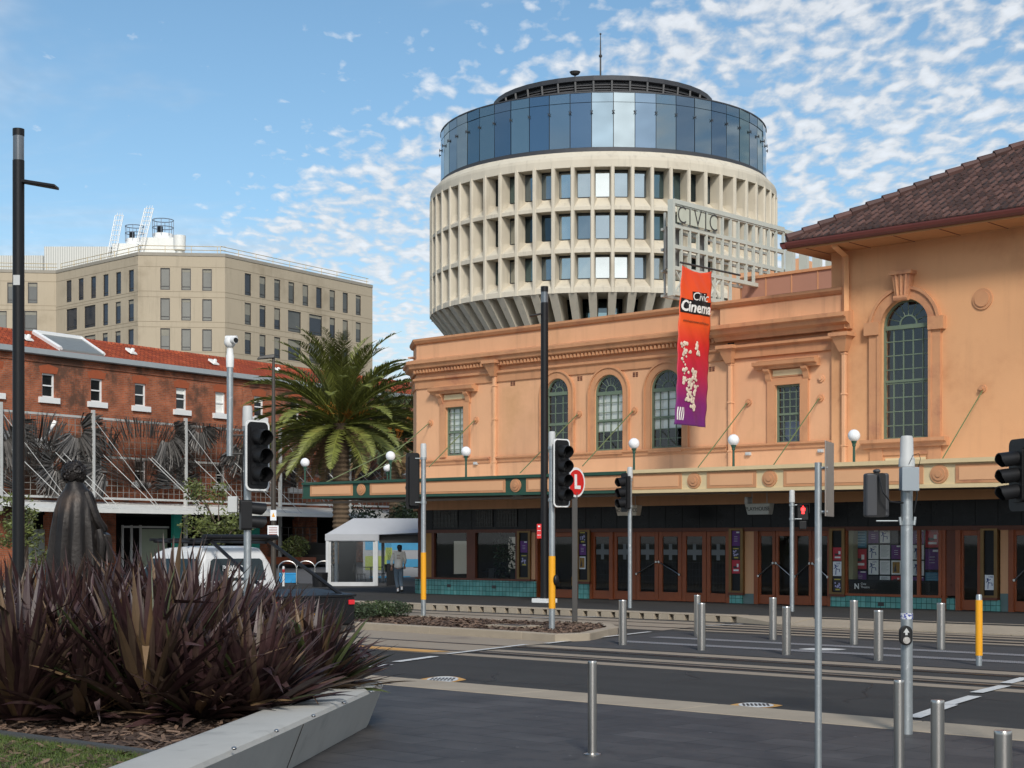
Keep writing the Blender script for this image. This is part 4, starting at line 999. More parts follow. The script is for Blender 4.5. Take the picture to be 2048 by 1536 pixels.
# ---------------------------------------------------------------- banner and lattice sign
BAN = NT('banner_cloth'); uvn = BAN.n('ShaderNodeTexCoord').outputs['Object']; sp_ = BAN.n('ShaderNodeSeparateXYZ', {0: uvn})
rp = BAN.n('ShaderNodeValToRGB'); BAN.t.links.new(BAN.n('ShaderNodeMapRange', {0: sp_.outputs[2], 1: 0., 2: 4.7}).outputs[0], rp.inputs[0])
els = rp.color_ramp.elements; els[0].position = 0; els[0].color = (.12, .012, .16, 1); els[1].position = 1; els[1].color = (.72, .060, .02, 1)
for p_, c_ in ((.14, (.18, .01, .13, 1)), (.30, (.42, .012, .055, 1)), (.48, (.60, .02, .02, 1)), (.62, (.75, .09, .012, 1)), (.8, (.76, .08, .014, 1))):
    e_ = els.new(p_); e_.color = c_
BAN.set(BAN.b, 'Base Color', rp.outputs[0]); BAN.b.inputs['Roughness'].default_value = .55; BAN = BAN.m
b0_ = onu(1365, 530, -26.8); u0 = b0_.x
vb0 = u0*K(1365)/J(1365); vb1 = u0*K(1424)/J(1424)
zt0 = onu(1365, 530, u0).z; zb0 = onu(1385, 852, u0).z
HB = zt0-zb0; WB = vb1-vb0
bn = thing('cinema_banner', 'tall orange to purple cloth banner reading Civic Cinema with popcorn', 'banner', (u0, vb0, zb0))
def bpt(a, b, off=0.):   # a 0..1 across, b 0..1 up; the cloth is pulled in and bellied
    y = vb0+WB*(a*(1-.06*(1-b))) - .28*WB*(1-b)**.7*(1-a*.55)
    x = u0+.07*math.sin(a*5+b*4)*(1-b)*.8+.012*math.sin(a*13+b*9)+.12*math.sin(math.pi*a)*math.sin(b*3.1)+.012*math.sin((a*1.3+b*3)*16)
    z = zb0+HB*b-.12*math.sin(math.pi*a)*b**6
    return Vector((x-off, y, z))
def bptf(a, b, off=0.): return bpt(a, b, -off)
m = MB(); NX, NZ = 24, 80
vs = [bpt(i/NX, j/NZ) for j in range(NZ+1) for i in range(NX+1)]
m.add(vs, [(j*(NX+1)+i, j*(NX+1)+i+1, (j+1)*(NX+1)+i+1, (j+1)*(NX+1)+i) for j in range(NZ) for i in range(NX)])
cl = m.build('cloth', BAN, bn, smooth=True, fix=False); sm = cl.modifiers.new('thick', 'SOLIDIFY'); sm.thickness = .006
def patch(name, a0, a1, b0, b1, mt, off=.012):
    m = MB(); n_ = 14; vs = [bptf(a0+(a1-a0)*i/n_, b0+(b1-b0)*j/n_, off) for j in range(n_+1) for i in range(n_+1)]
    m.add(vs, [(j*(n_+1)+i, j*(n_+1)+i+1, (j+1)*(n_+1)+i+1, (j+1)*(n_+1)+i) for j in range(n_) for i in range(n_)]); return m.build(name, mt, bn, fix=False)
patch('black_panel', .36, .82, .792, .855, BLACK); patch('black_panel', .02, .96, .705, .795, BLACK)
POPM = mat('popcorn_print', (.68, .58, .46), .7, isl=.25)
BW_ = mat('banner_white', (.75, .74, .70), .6)
def btext(body, size, ca, cb_, mt, sh=.2, bold=.0, xs=1.):
    text('lettering', body, size, mt, lambda p: bptf(ca+p[0]/WB, cb_+p[2]/HB, .022+p[1]), bn, .002, shear=sh, bold=bold, xs=xs)
btext('Civic', .36, .60, .822, BW_); btext('Cinema', .44, .49, .748, BW_, .15, .012, .98)
btext('civictheatrenewcastle.com.au', .10, .5, .655, DTIMB, .2)
rnd = random.Random(11)
for a, b, n_ in ((.12, .50, 9), (.20, .46, 8), (.52, .50, 12), (.56, .46, 8), (.12, .42, 5), (.2, .35, 14), (.45, .34, 14), (.5, .30, 8), (.2, .28, 14), (.35, .26, 12), (.58, .25, 10), (.35, .21, 10), (.5, .20, 8), (.28, .17, 12), (.42, .16, 8), (.5, .12, 9)):
    m = MB()
    for _ in range(n_): m.ball(bptf(a+rnd.gauss(0, .035), b+rnd.gauss(0, .012), .02), rnd.uniform(.03, .06), 7, 5, (.3, 1, 1))
    m.build('printed_popcorn', POPM, bn, smooth=True)

for k in range(4): patch('striped_tub', .04+.05*k, .065+.05*k, .03, .11, BW_)
m = MB(); m.tube([(u0, vb0-.1, zt0+.06), (u0, vb1+1.4, zt0+.06)], .03, 8); m.tube([(u0, vb0+.02, zt0-.02), (u0, vb0+.02, zt0+.08)], .012, 6); m.tube([(u0, vb0+WB, zt0-.02), (u0, vb0+WB, zt0+.08)], .012, 6); m.build('pole', BLACKG, bn)
# lattice
v1 = 39.4; LA = onv(1347, 405, v1); ul = LA.x
LAT = mat('lattice_grey_paint', (.50, .52, .46), .6, var=.1)
ls = thing('lattice_sign', 'grey metal lattice roof structure lettered CIVIC running back over the theatre', 'roof sign', (ul, v1, zP))
def lv(px): return ul*K(px)/J(px)
LF = frame((ul, 0, 0), (0, 1, 0))       # s = world y, t = +x (towards the camera)
zt1 = LA.z; LDP = .13; zb_ = onu(1347, 585, ul).z; ncol = 19
vE = lv(1568); vM = lv(1470); dv = (lv(1467)-lv(1352))/7.
zc_ = [zt1-.02, zt1-.02-(zt1-zb_)*.245]
levels = [zt1, zt1-(zt1-zb_)*.25, zt1-(zt1-zb_)*.48, zt1-(zt1-zb_)*.72, zb_]
m = MB(LF); x = v1; k = 0
while x < vE+.01:
    zlo = levels[4] if x < vM+.1 else levels[3]
    m.box(x-.04, x+.04, -LDP*.6, 0, zlo, zt1); x += dv
for i, z in enumerate(levels): m.box(v1-.06, vM if i == 4 else vE, -LDP, .0+.003, z-.06, z+.06)
m.box(v1-.085, v1+.03, -LDP-.03, .045, zb_-.1, zt1+.1); m.box(v1, vE, -LDP-.02, .03, zt1-.02, zt1+.12)
m.box(vE, vE+5.2, -.3, 0, zt1-.05, zt1+.07); m.box(vE, vE+5.2, -.3, 0, levels[2]-.35, levels[2]+.05)
xx = vE+.6
while xx < vE+5.3: m.box(xx-.07, xx+.07, -.3, .02, levels[2], zt1); xx += .85
for (a, b) in ((v1+.1, v1+dv*1.8), (v1+dv*4.3, v1+dv*5.8)):
    for s_ in (0, 1): m.tube([(a, -.05, levels[4] if s_ else levels[3]), (b, -.05, levels[3] if s_ else levels[4])], .035, 5)
m.build('front_lattice', LAT, ls)
m = MB(LF); x = v1+.45
while x < vE+.01:
    m.box(x-.028, x+.028, -.70, -.64, levels[4] if x < vM else levels[3], zt1-.15); x += dv
for z in levels[1:]: m.box(v1+.3, vE, -.72, -.62, z-.04, z+.04)
m.build('rear_lattice', mat('lattice_rear_paint', (.46, .47, .43), .7), ls)
m = MB(LF); m.box(v1, v1+.9, -.35, -.30, levels[3], levels[1]); m.box(v1+dv*4, v1+dv*5, -.35, -.30, levels[3], levels[1]); m.box(vE+5.2, vE+10, -.3, 0, levels[3]-.5, zt1-.3); m.build('mesh_panel', mat('grey_mesh', (.20, .20, .19), .7, var=.4, sc=6), ls)
m = MB(LF); m.box(v1+.12, v1+dv*5.0, .04, .07, levels[1]+.1, zt1-.12); lp = m.build('letter_panel', mat('pale_letter_panel', (.52, .54, .44), .5), ls)
for i, c_ in enumerate('CIVIC'):
    xx = v1+.12+(dv*5.0-.12)*(i+.5)/5
    cu_z = (levels[1]+zt1)/2-.02
    text('letter', c_, .78, BLACKG, lambda p, xx=xx: LF((xx+p[0]*.9, .08+p[1], cu_z+p[2])), lp, .004, bold=-.012)
# ================================================================ round tower
DC = 125.; RC = Vector((DC*J(1205), DC*K(1205), 0)); RR = 13.45; RG = 12.62
tow = thing('round_tower', 'round cream concrete office tower with recessed windows and blue glass crown', 'tower', RC)
def ZF(py, dep=111.6): return EYE+(H-py)/F*dep
face = math.atan2(-RC.y, -RC.x)
NB = 60; DA = 2*math.pi/NB
def rp_(r, a, z): return Vector((RC.x+r*math.cos(a), RC.y+r*math.sin(a), z))
def ringprof(mb, prof, n=NB, a0=0., closed=False):
    mb.rings([[rp_(r, a0+2*math.pi*k/n, z) for k in range(n)] for r, z in prof], cap=False)
off = DA/2
fl = [(ZF(333), ZF(389), ZF(411)), (ZF(419), ZF(473), ZF(495)), (ZF(504), ZF(553), ZF(573))]
zr = ZF(584); DEP = 1.05
m = MB(); ringprof(m, [(RG-.3, ZF(297)), (RG+.35, ZF(299)), (RR-.25, ZF(307)), (RR-.05, ZF(312)), (RR, ZF(318)), (RR, ZF(333)), (RR-DEP-.3, ZF(333))], NB, face+off)
for i, (zt__, zg, zs__) in enumerate(fl):
    nx = fl[i+1][0] if i < 2 else zr
    # each spandrel: glass line, sloping splayed sill out to the face, short band, soffit back in
    ringprof(m, [(RR-DEP-.2, zg), (RR-DEP+.02, zg), (RR-.04, zs__), (RR, zs__-.03), (RR, nx), (RR-DEP-.2, nx)] if i < 2 else [(RR-DEP-.2, zg), (RR-DEP+.02, zg), (RR-.04, zs__), (RR, zs__-.03), (RR, zr), (RR-3.2, zr)], NB, face+off)
m.build('concrete_bands', CONC, tow)
m = MB(); w_ = .125
for k in range(NB):
    a = face+off+DA*k
    if abs((a-face+math.pi) % (2*math.pi)-math.pi) > R(112): continue
    d = Vector((math.cos(a), math.sin(a), 0)); n_ = Vector((-d.y, d.x, 0))
    def Q(r, s, z): p = Vector((RC.x, RC.y, 0))+d*r+n_*s; p.z = z; return p
    for z0, z1 in ((zr-.02, ZF(330)),):
        m.hexa([Q(RR-DEP-.15, -w_*1.25, z0), Q(RR-.05, -w_*1.15, z0), Q(RR+.05, -w_*.7, z0), Q(RR+.05, w_*.7, z0), Q(RR-.05, w_*1.15, z0), Q(RR-DEP-.15, w_*1.25, z0)],
               [Q(RR-DEP-.15, -w_*1.25, z1), Q(RR-.05, -w_*1.15, z1), Q(RR+.05, -w_*.7, z1), Q(RR+.05, w_*.7, z1), Q(RR-.05, w_*1.15, z1), Q(RR-DEP-.15, w_*1.25, z1)])
    # splayed sill wedges either side of the fin
    for (zt__, zg, zs__) in fl:
        for s in (-1, 1):
            m.hexa([Q(RR-DEP, s*w_, zs__-.02), Q(RR, s*w_, zs__-.02), Q(RR, s*(w_+.02), zs__-.02)], [Q(RR-DEP, s*w_, zg+.05), Q(RR-.02, s*w_*.8, zg-.05), Q(RR-DEP, s*(w_+.16), zg+.0)])
    # tapering raked legs under the drum
    m.hexa([Q(RR-4.4, -.16, 15.0), Q(RR-3.6, -.16, 15.0), Q(RR-3.6, .16, 15.0), Q(RR-4.4, .16, 15.0)], [Q(RR-2.6, -.26, zr+.01), Q(RR-.02, -.30, zr+.01), Q(RR-.02, .30, zr+.01), Q(RR-2.6, .26, zr+.01)])
    m.hexa([Q(RR-4.4, -.16, 5.0), Q(RR-3.6, -.16, 5.0), Q(RR-3.6, .16, 5.0), Q(RR-4.4, .16, 5.0)], [Q(RR-4.4, -.16, 15.01), Q(RR-3.6, -.16, 15.01), Q(RR-3.6, .16, 15.01), Q(RR-4.4, .16, 15.01)])
m.build('concrete_fins', CONC, tow)
GT = mat('tower_window_glass', (.10, .13, .14), .05, .85, var=.3, sc=.2)
GB = mat('tower_frame_black', (.012, .013, .013), .4)
vis = [k for k in range(NB) if abs((DA*k+math.pi) % (2*math.pi)-math.pi) < R(97)]
gcol = [mat('tower_pane_%s' % n_, c_, r_, .9, var=.2, sc=.3, rv=.02) for n_, c_, r_ in (('grey', (.20, .24, .26), .06), ('teal', (.13, .19, .20), .05), ('pale', (.42, .44, .42), .07), ('dark', (.05, .07, .08), .05))]
rnd = random.Random(4)
for (zt__, zg, zs__) in fl:
    for k in vis:
        a = face+DA*k; d = Vector((math.cos(a), math.sin(a), 0)); n_ = Vector((-d.y, d.x, 0)); rg = RR-DEP-.02; hw = rg*math.tan(DA/2)
        def Q(r, s, z): p = Vector((RC.x, RC.y, 0))+d*r+n_*s; p.z = z; return p
        fr = MB(); e = .07
        for s0, s1, z0, z1 in ((-hw, -hw+e+.10, zg, zt__), (hw-e-.10, hw, zg, zt__), (-hw+e+.1, hw-e-.1, zg, zg+e), (-hw+e+.1, hw-e-.1, zt__-e*2.0, zt__)):
            fr.hexa([Q(rg-.05, s0, z0), Q(rg+.04, s0, z0), Q(rg+.04, s1, z0), Q(rg-.05, s1, z0)], [Q(rg-.05, s0, z1), Q(rg+.04, s0, z1), Q(rg+.04, s1, z1), Q(rg-.05, s1, z1)])
        o = fr.build('window', GB, tow)
        t_ = rnd.gauss(0, .006); g = MB(); g.quad(Q(rg+t_, -hw+e, zg+e), Q(rg-t_, hw-e, zg+e), Q(rg-t_+rnd.gauss(0, .01), hw-e, zt__-e), Q(rg+t_, -hw+e, zt__-e))
        g.build('pane', gcol[rnd.choice((0, 0, 1, 1, 2, 3)) if abs((DA*k+math.pi) % (2*math.pi)-math.pi) > R(13) else rnd.choice((0, 2, 2))], o, fix=False)
m = MB(); ringprof(m, [(RR-3.9, 4.), (RR-3.9, zr)]); ringprof(m, [(RR-DEP-.3, zr+.1), (RR-DEP-.3, ZF(330))]); m.build('core_glass', gcol[3], tow)
# ground storeys windows behind the legs
m = MB()
for k in vis:
    a = face+DA*k; d = Vector((math.cos(a), math.sin(a), 0)); n_ = Vector((-d.y, d.x, 0)); rg = RR-3.85
    def Q(r, s, z): p = Vector((RC.x, RC.y, 0))+d*r+n_*s; p.z = z; return p
    m.quad(Q(rg, -.45, 15.), Q(rg, .45, 15.), Q(rg, .45, zr-.9), Q(rg, -.45, zr-.9))
m.build('lower_panes', gcol[1], tow, fix=False)
# glass crown
zc0, zc1 = ZF(301, 112.4), ZF(185, 112.4); ztr = ZF(204, 112.4)
NG = 52; DG = 2*math.pi/NG
hue = [(.085, .11, .125), (.10, .125, .14), (.12, .14, .145), (.085, .115, .115), (.07, .095, .12)]
gm = [mat('crown_glass_%d' % i, tuple(x*2.3 for x in c_), .035, .92, var=.08, sc=.2, rv=.01) for i, c_ in enumerate(hue)]
for m_ in gm: m_.name = 'crown_glass'
for k in range(NG):
    a = face+DG*(k+.0)
    an = (DG*k+math.pi) % (2*math.pi)-math.pi
    if abs(an) > R(100): continue
    d = Vector((math.cos(a), math.sin(a), 0)); n_ = Vector((-d.y, d.x, 0)); hw = RG*math.tan(DG/2)-.025
    def Q(r, s, z): p = Vector((RC.x, RC.y, 0))+d*r+n_*s; p.z = z; return p
    j = rnd.gauss(0, .012); j2 = rnd.gauss(0, .018)
    g = MB(); g.hexa([Q(RG+j, -hw, zc0+.25), Q(RG-j, hw, zc0+.25), Q(RG-.05, hw, zc0+.25), Q(RG-.05, -hw, zc0+.25)], [Q(RG+j+j2, -hw, ztr-.02), Q(RG-j+j2, hw, ztr-.02), Q(RG-.05, hw, ztr-.02), Q(RG-.05, -hw, ztr-.02)])
    g.hexa([Q(RG+j, -hw, ztr+.02), Q(RG-j, hw, ztr+.02), Q(RG-.05, hw, ztr+.02), Q(RG-.05, -hw, ztr+.02)], [Q(RG+j, -hw, zc1), Q(RG-j, hw, zc1), Q(RG-.05, hw, zc1), Q(RG-.05, -hw, zc1)])
    g.build('glass_panel', gm[(k*7+k//3) % 5], tow)
m = MB(); ringprof(m, [(RG-.2, zc0-.05), (RG+.10, zc0-.05), (RG+.10, zc0+.22), (RG-.2, zc0+.24)], 104); ringprof(m, [(RG-.3, zc1+.0), (RG+.05, zc1+.0), (RG+.05, zc1+.09), (RG-.3, zc1+.12)], 104); ringprof(m, [(RG-.1, zc0), (RG-.1, zc1)], 104)
ringprof(m, [(RG-.1, zc1+.1), (.1, zc1+.5)], 104)
for k in range(NG):
    a = face+DG*(k+.5); 
    if abs((DG*(k+.5)+math.pi) % (2*math.pi)-math.pi) > R(104): continue
    d = Vector((math.cos(a), math.sin(a), 0)); n_ = Vector((-d.y, d.x, 0)); z = zc0+(zc1-zc0)*.66
    def Q(r, s, z): p = Vector((RC.x, RC.y, 0))+d*r+n_*s; p.z = z; return p
    m.tube([Q(RG-.05, 0, z), Q(RG+.16, 0, z)], .05, 6); m.tube([Q(RG+.12, -.09, z-.12), Q(RG+.12, .09, z+.12)], .022, 4); m.tube([Q(RG+.12, .09, z-.12), Q(RG+.12, -.09, z+.12)], .022, 4)
m.build('crown_frame', CHAR, tow)
# roof plant with louvres
RP = 8.25; zp1 = ZF(150, 116.8); zp0 = zc1+.1; cp = Vector((RC.x, RC.y, 0))
m = MB(); ringprof(m, [(RP-.15, zp0), (RP-.15, zp1-.6)], 40, face+.08); ringprof(m, [(RP+.9, zp1-2.35), (RP+.25, zp1-.55), (RP+.35, zp1-.5), (RP+.30, zp1-.15), (RP-.6, zp1), (.1, zp1+.15)], 40, face+.08)
m2s = []
for k in range(40):
    a = face+.08+2*math.pi*k/40
    if abs((a-face+math.pi) % (2*math.pi)-math.pi) > R(95): continue
    m2 = MB(); m2s.append(m2); m2.tube([rp_(RP+.05, a, zp0), rp_(RP+.32, a, zp1-.5)], .09, 4)
m3 = MB()
for j in range(9): z = zp0+.1+(zp1-.7-zp0)*j/9; ringprof(m3, [(RP-.1, z), (RP+.10, z+.02), (RP+.02, z+.13), (RP-.1, z+.13)], 40, face+.08)
m.rings  # keep
pl = MB(); ringprof(pl, [(RP-.12, zp0), (RP-.12, zp1-.4)], 40, face+.08); ringprof(pl, [(RP-.2, zp1-.5), (RP+.32, zp1-.45), (RP+.34, zp1-.12), (RP-.6, zp1), (.1, zp1+.12)], 40, face+.08)
o = pl.build('plant_room', CHAR, tow); m3.build('louvres', mat('louvre_grey', (.065, .065, .068), .6), o); pg_ = mat('post_grey', (.085, .085, .085), .6)
for m2 in m2s: m2.build('plant_post', pg_, o)
m = MB(); pA = rp_(RP+.5, face+R(4), zp0); ringprof(m, [(RP+2.0, zp0-.3), (RP+1.2, zp0+.75), (RP-.2, zp0+.9)], 40, face+.08)
# only the right-hand skirt of the plant roof
sk = MB()
for k in range(14):
    a0 = face+R(6+k*6); a1 = a0+R(6); t0, t1 = .25+.75*min(1, k/3), .25+.75*min(1, (k+1)/3)
    sk.quad(rp_(RP+2.2, a0, zp0+.0), rp_(RP+2.2, a1, zp0+.0), rp_(RP+.1, a1, zp0+1.0*t1), rp_(RP+.1, a0, zp0+1.0*t0))
sk.build('roof_skirt', mat('grey_roofing', (.10, .10, .105), .6), tow)
m = MB(); p = atD(1201, 150, 122); m.tube([p-Vector((0, 0, .3)), Vector((p.x, p.y, EYE+(H-112)/F*122)), Vector((p.x, p.y, EYE+(H-68)/F*122))], [.07, .06, .03], 6); m.ball((p.x, p.y, EYE+(H-112)/F*122), .14, 8, 6); m.ball((p.x, p.y, EYE+(H-68)/F*122), .08, 8, 6); m.build('mast', BLACKG, tow)
m = MB(); p = atD(1150, 152, 119.); m.lathe([(.03, 0), (.3, .12), (.42, .3)], p, 12); m.tube([p, p-Vector((0, 0, .6))], .05, 5); o = m.build('dish', BLACKG, tow)
# ================================================================ beige office block
ZR = 31.; off_ = thing('office_block', 'long beige precast office block with dark slit windows and white rooftop plant', 'building', atD(450, 1085, 160)*1.0)
def cor(px, py): p = atz(px, py, ZR); return (p.x, p.y)
def corner(px, D): return (D*J(px), D*K(px))
Dt = lambda y: (ZR-EYE)*F/(H-y)
C = [corner(-160, Dt(536)), corner(112, Dt(541)), corner(276, Dt(504.5)), corner(450, Dt(507.5)), corner(745, Dt(570.5))]
faces = []
m = MB(); mg = MB(); 
PXF = []
def seg(i):
    a, b = Vector((*C[i], 0)), Vector((*C[i+1], 0)); return frame(a, b-a), (b-a).length, a, (b-a).normalized()
def s_on(i, px):      # distance along face i where the sight line through px meets it
    fr, ln, a, d = seg(i); k = Vector((J(px), K(px), 0))
    den = d.x*k.y-d.y*k.x; s = (a.y*k.x-a.x*k.y)/den
    p = a+d*s; return s, p.dot(Vector((-CT, ST, 0)))
def zdep(py, dep): return EYE+(H-py)/F*dep
s8 = 2.695
def W(i, cx, w, y0, y1):
    x0, x1 = (cx-w/2)/s8, (cx+w/2)/s8; a, _ = s_on(i, x0); b, _ = s_on(i, x1); _, d = s_on(i, cx/s8)
    return (a, b, zdep(420+y1/s8, d), zdep(420+y0/s8, d), False)
WR = {0: [], 1: [], 2: [], 3: []}
f0 = [(-250, 50), (-140, 50), (-65, 50), (65, 52), (176, 52)]
WR[0] = [[W(0, c, w, 391, 503) for c, w in f0], [W(0, c, w, 544, 655) for c, w in ((-190, 90), (-100, 60), (2, 68), (165, 70))]]
WR[1] = [[W(1, c, 28, y-60, y+58) for c, y in ((371, 439), (436, 428), (503, 418), (570, 407), (638, 395), (707, 383))],
         [W(1, c, w, y-60, y+58) for c, w, y in ((386, 57, 590), (484, 60, 575), (568, 28, 564), (636, 29, 555), (706, 30, 543))],
         [W(1, c, w, y-60, y+58) for c, w, y in ((386, 57, 745), (484, 60, 735), (566, 28, 723), (635, 29, 713), (705, 30, 703))]]
ys = (312, 475, 637)
WR[2] = [[W(2, c, 52, y+i*3, y+118+i*3) for i, c in enumerate((890, 1003, 1116))] for y in ys]
c3 = (1337, 1416, 1495, 1571, 1647, 1720, 1792, 1862, 1932)
def y3(c, r): return [343, 501, 660, 815][r]+(c-1337)*(460-343)/(1932-1337)*(1, .9, .8, .72)[r]
def h3(c, r): return 118-(c-1337)*.018
WR[3] = []
for r in range(4):
    cs = c3 if r == 0 else (1337, 1416, 1495, 1588, 1702, 1792, 1862, 1932)
    WR[3].append([W(3, c, (70 if c in (1588, 1702) else 35-(c-1337)*.011), y3(c, r), y3(c, r)+h3(c, r)) for c in cs])
fb = [MB() for _ in range(4)]
OG = [mat('office_pane_%d' % i, c_, .06, mt_, var=.35, sc=.35) for i, (c_, mt_) in enumerate((((.030, .036, .045), .0), ((.05, .06, .08), .5), ((.17, .165, .14), .0), ((.10, .10, .09), .2)))]
for m_ in OG: m_.name = 'office_pane'
zones = []
for i in range(4):
    fr, ln, a, d = seg(i); wm = MB(fr); rows_ = WR[i]; zt = ZR
    for r, row in enumerate(rows_):
        zlo = min(h[2] for h in row)-.55
        row = [(max(.02, h[0]), min(ln-.02, h[1]), h[2], h[3], False) for h in row if h[0] < ln and h[1] > 0]
        wall(wm, 0, ln, zlo, zt, row, 0, .18); 
        for h in row:
            w_ = MB(fr); e = .09; t = -.14
            for s0, s1, z0, z1 in ((h[0], h[0]+e, h[2], h[3]), (h[1]-e, h[1], h[2], h[3]), (h[0]+e, h[1]-e, h[2], h[2]+e), (h[0]+e, h[1]-e, h[3]-e, h[3])): w_.box(s0, s1, t, t+.08, z0, z1)
            zs_ = h[2]+(h[3]-h[2])*.17; w_.box(h[0]+e, h[1]-e, t, t+.06, zs_-.035, zs_+.035)
            if h[1]-h[0] > 2.4 and i != 2: c_ = (h[0]+h[1])/2; w_.box(c_-.04, c_+.04, t, t+.06, h[2]+e, h[3]-e)
            o = w_.build('window', BLACKG, off_)
            g = MB(fr); g.quad((h[0]+e, t+.02, h[2]+e), (h[1]-e, t+.02, h[2]+e), (h[1]-e, t+.02, h[3]-e), (h[0]+e, t+.02, h[3]-e))
            pi_ = 2 if i == 2 else (rnd.choice((2, 3, 2)) if i == 0 else (1 if (i == 1) else rnd.choice((0, 0, 3))))
            g.build('pane', OG[pi_], o)
            bz = rnd.choice((0, .12, .3, .5)) if i in (2, 3) else rnd.choice((0, 0, .15))
            if bz:
                q = MB(fr); q.box(h[0]+e, h[1]-e, t+.025, t+.03, h[3]-e-(h[3]-h[2])*bz, h[3]-e); q.build('blind', mat('office_blind', (.24, .225, .18), .7), o)
        # groove line under each storey
        zt = zlo
    wall(wm, 0, ln, 0, zt, [], 0, .18)
    wm.build('wall', BEIGE, off_)
    gr = MB(fr)
    for row in rows_:
        for z in (max(h[3] for h in row)+.12, min(h[2] for h in row)-.10): gr.box(0, ln, .0, .012, z-.018, z+.018)
    gr.build('panel_joint', mat('dark_joint', (.24, .19, .13), .9), off_)  # darker strips along the panel joints
m = MB(); base = C+[(C[4][0]-42, C[4][1]+30), (C[0][0]+5, C[0][1]+60)]
m.poly([(p[0], p[1], ZR-.35) for p in base]); a, b = Vector((*C[4], 0)), Vector((C[4][0]-50, C[4][1]+36, 0)); m.quad((a.x, a.y, 0), (b.x, b.y, 0), (b.x, b.y, ZR), (a.x, a.y, ZR)); m.build('roof_slab', BEIGE, off_)
pth = [C[4], C[3], C[2], C[1], C[0]]
m = MB(); sweep(m, pth, [(-.5, ZR-.3), (.06, ZR-.3), (.06, ZR+.02), (-.5, ZR+.02)]); m.build('coping', mat('grey_coping', (.30, .27, .22), .8), off_)
m = MB()
for a, b in zip(C, C[1:]):
    a = Vector((*a, 0)); b = Vector((*b, 0)); d = (b-a).normalized(); n_ = Vector((d.y, -d.x, 0)); L_ = (b-a).length; k = 0
    for h_ in (.42, .80): m.tube([a-n_*.6+Vector((0, 0, ZR+h_)), b-n_*.6+Vector((0, 0, ZR+h_))], .035, 4)
    while k < L_: p = a+d*k-n_*.6; m.tube([p+Vector((0, 0, ZR)), p+Vector((0, 0, ZR+.8))], .035, 4); k += 2.6
m.build('roof_rail', mat('cream_rail', (.55, .44, .25), .6), off_)
def P8(x, y, D): return atD(x/s8, 420+y/s8, D)
RIB = NT('ribbed_sheet'); uv = RIB.coord('uv'); wv = RIB.n('ShaderNodeTexWave', {'Vector': uv, 'Scale': 1.2}, bands_direction='X').outputs[1]
RIB.set(RIB.b, 'Base Color', RIB.mix(RIB.ramp(wv, .2, .8), (.42, .42, .39), (.60, .60, .56))); RIB.b.inputs['Roughness'].default_value = .6; RIB = RIB.m
def rbox(name, x0, x1, y0, D, dep, m_, zlo=ZR-.3, parent=off_):
    a, b = atD(x0/s8, 1085, D), atD(x1/s8, 1085, D); z = EYE+(H-(420+y0/s8))/F*D; fr = frame((a.x, a.y, 0), (b.x-a.x, b.y-a.y, 0)); ln = math.hypot(b.x-a.x, b.y-a.y)
    m = MB(fr); m.box(0, ln, -dep, 0, zlo, z); return m.build(name, m_, parent), fr, ln, z
rbox('plant_room', 238, 600, 197, 182, 8, RIB); rbox('plant_room', -200, 234, 245, 184, 8, RIB)
for (x0, x1, yb, xd0, xd1, yd, D) in ((762, 945, 148, 797, 905, 106, 170), (604, 742, 180, 650, 745, 136, 182)):
    o, fr, ln, z = rbox('cooling_tower', x0, x1, yb, D, 5, OFFW, ZR+.2)
    r = (xd1-xd0)/2/s8/F*D; cx = ((xd0+xd1)/2-x0)/(x1-x0)*ln; zd = EYE+(H-(420+yd/s8))/F*D; c = fr((cx, -2.5, 0))
    m = MB(); m.lathe([(r*1.08, z), (r, z+.5), (r, zd)], (c.x, c.y, 0), 20); m.build('fan_drum', WHITE, o, smooth=True)
    m = MB()
    for h_ in (.7, 1.5): m.tube([(c.x+r*1.05*math.cos(t), c.y+r*1.05*math.sin(t), zd+h_) for t in [2*math.pi*k/16 for k in range(17)]], .05, 4)
    for k in range(8): t = 2*math.pi*k/8; m.tube([(c.x+r*1.05*math.cos(t), c.y+r*1.05*math.sin(t), zd-.3), (c.x+r*1.05*math.cos(t), c.y+r*1.05*math.sin(t), zd+1.5)], .04, 4)
    m.build('guard_rail', mat('blue_grey_rail', (.16, .20, .26), .6), o)
    m = MB(); m.tube([(c.x-r*.5, c.y, zd+.2), (c.x-r*.5, c.y, zd+.9)], .3, 8); m.build('motor', BLACK, o)
    # raked access ladder with its cage
    l0 = fr((-.6, .6, ZR+.1)); l1 = fr((.9, .3, zd+2.2)); m = MB(); sx_ = fr((1, 0, 0))-fr((0, 0, 0))
    for s in (-.45, .45): m.tube([l0+sx_*s, l1+sx_*s], .06, 4)
    for s in (-.2, .1, .35): m.tube([l0+sx_*s+Vector((0, 0, .3)), l1+sx_*s+Vector((0, 0, .3))], .03, 4)
    for k in range(15): p = l0.lerp(l1, k/14); m.tube([p-sx_*.45, p+sx_*.45], .04, 4)
    m.build('ladder', WHITE, o)
o, fr, ln, z = rbox('vent_pipe', 950, 975, 165, 166, .5, OFFW)
bpy.data.objects.remove(o); c = fr((ln/2, -.5, 0)); m = MB(); m.lathe([(.36, ZR-.2), (.36, z-1.), (.62, z-.9), (.64, z+.6)], (c.x, c.y, 0), 14); m.build('vent_pipe', OFFW, off_, smooth=True)
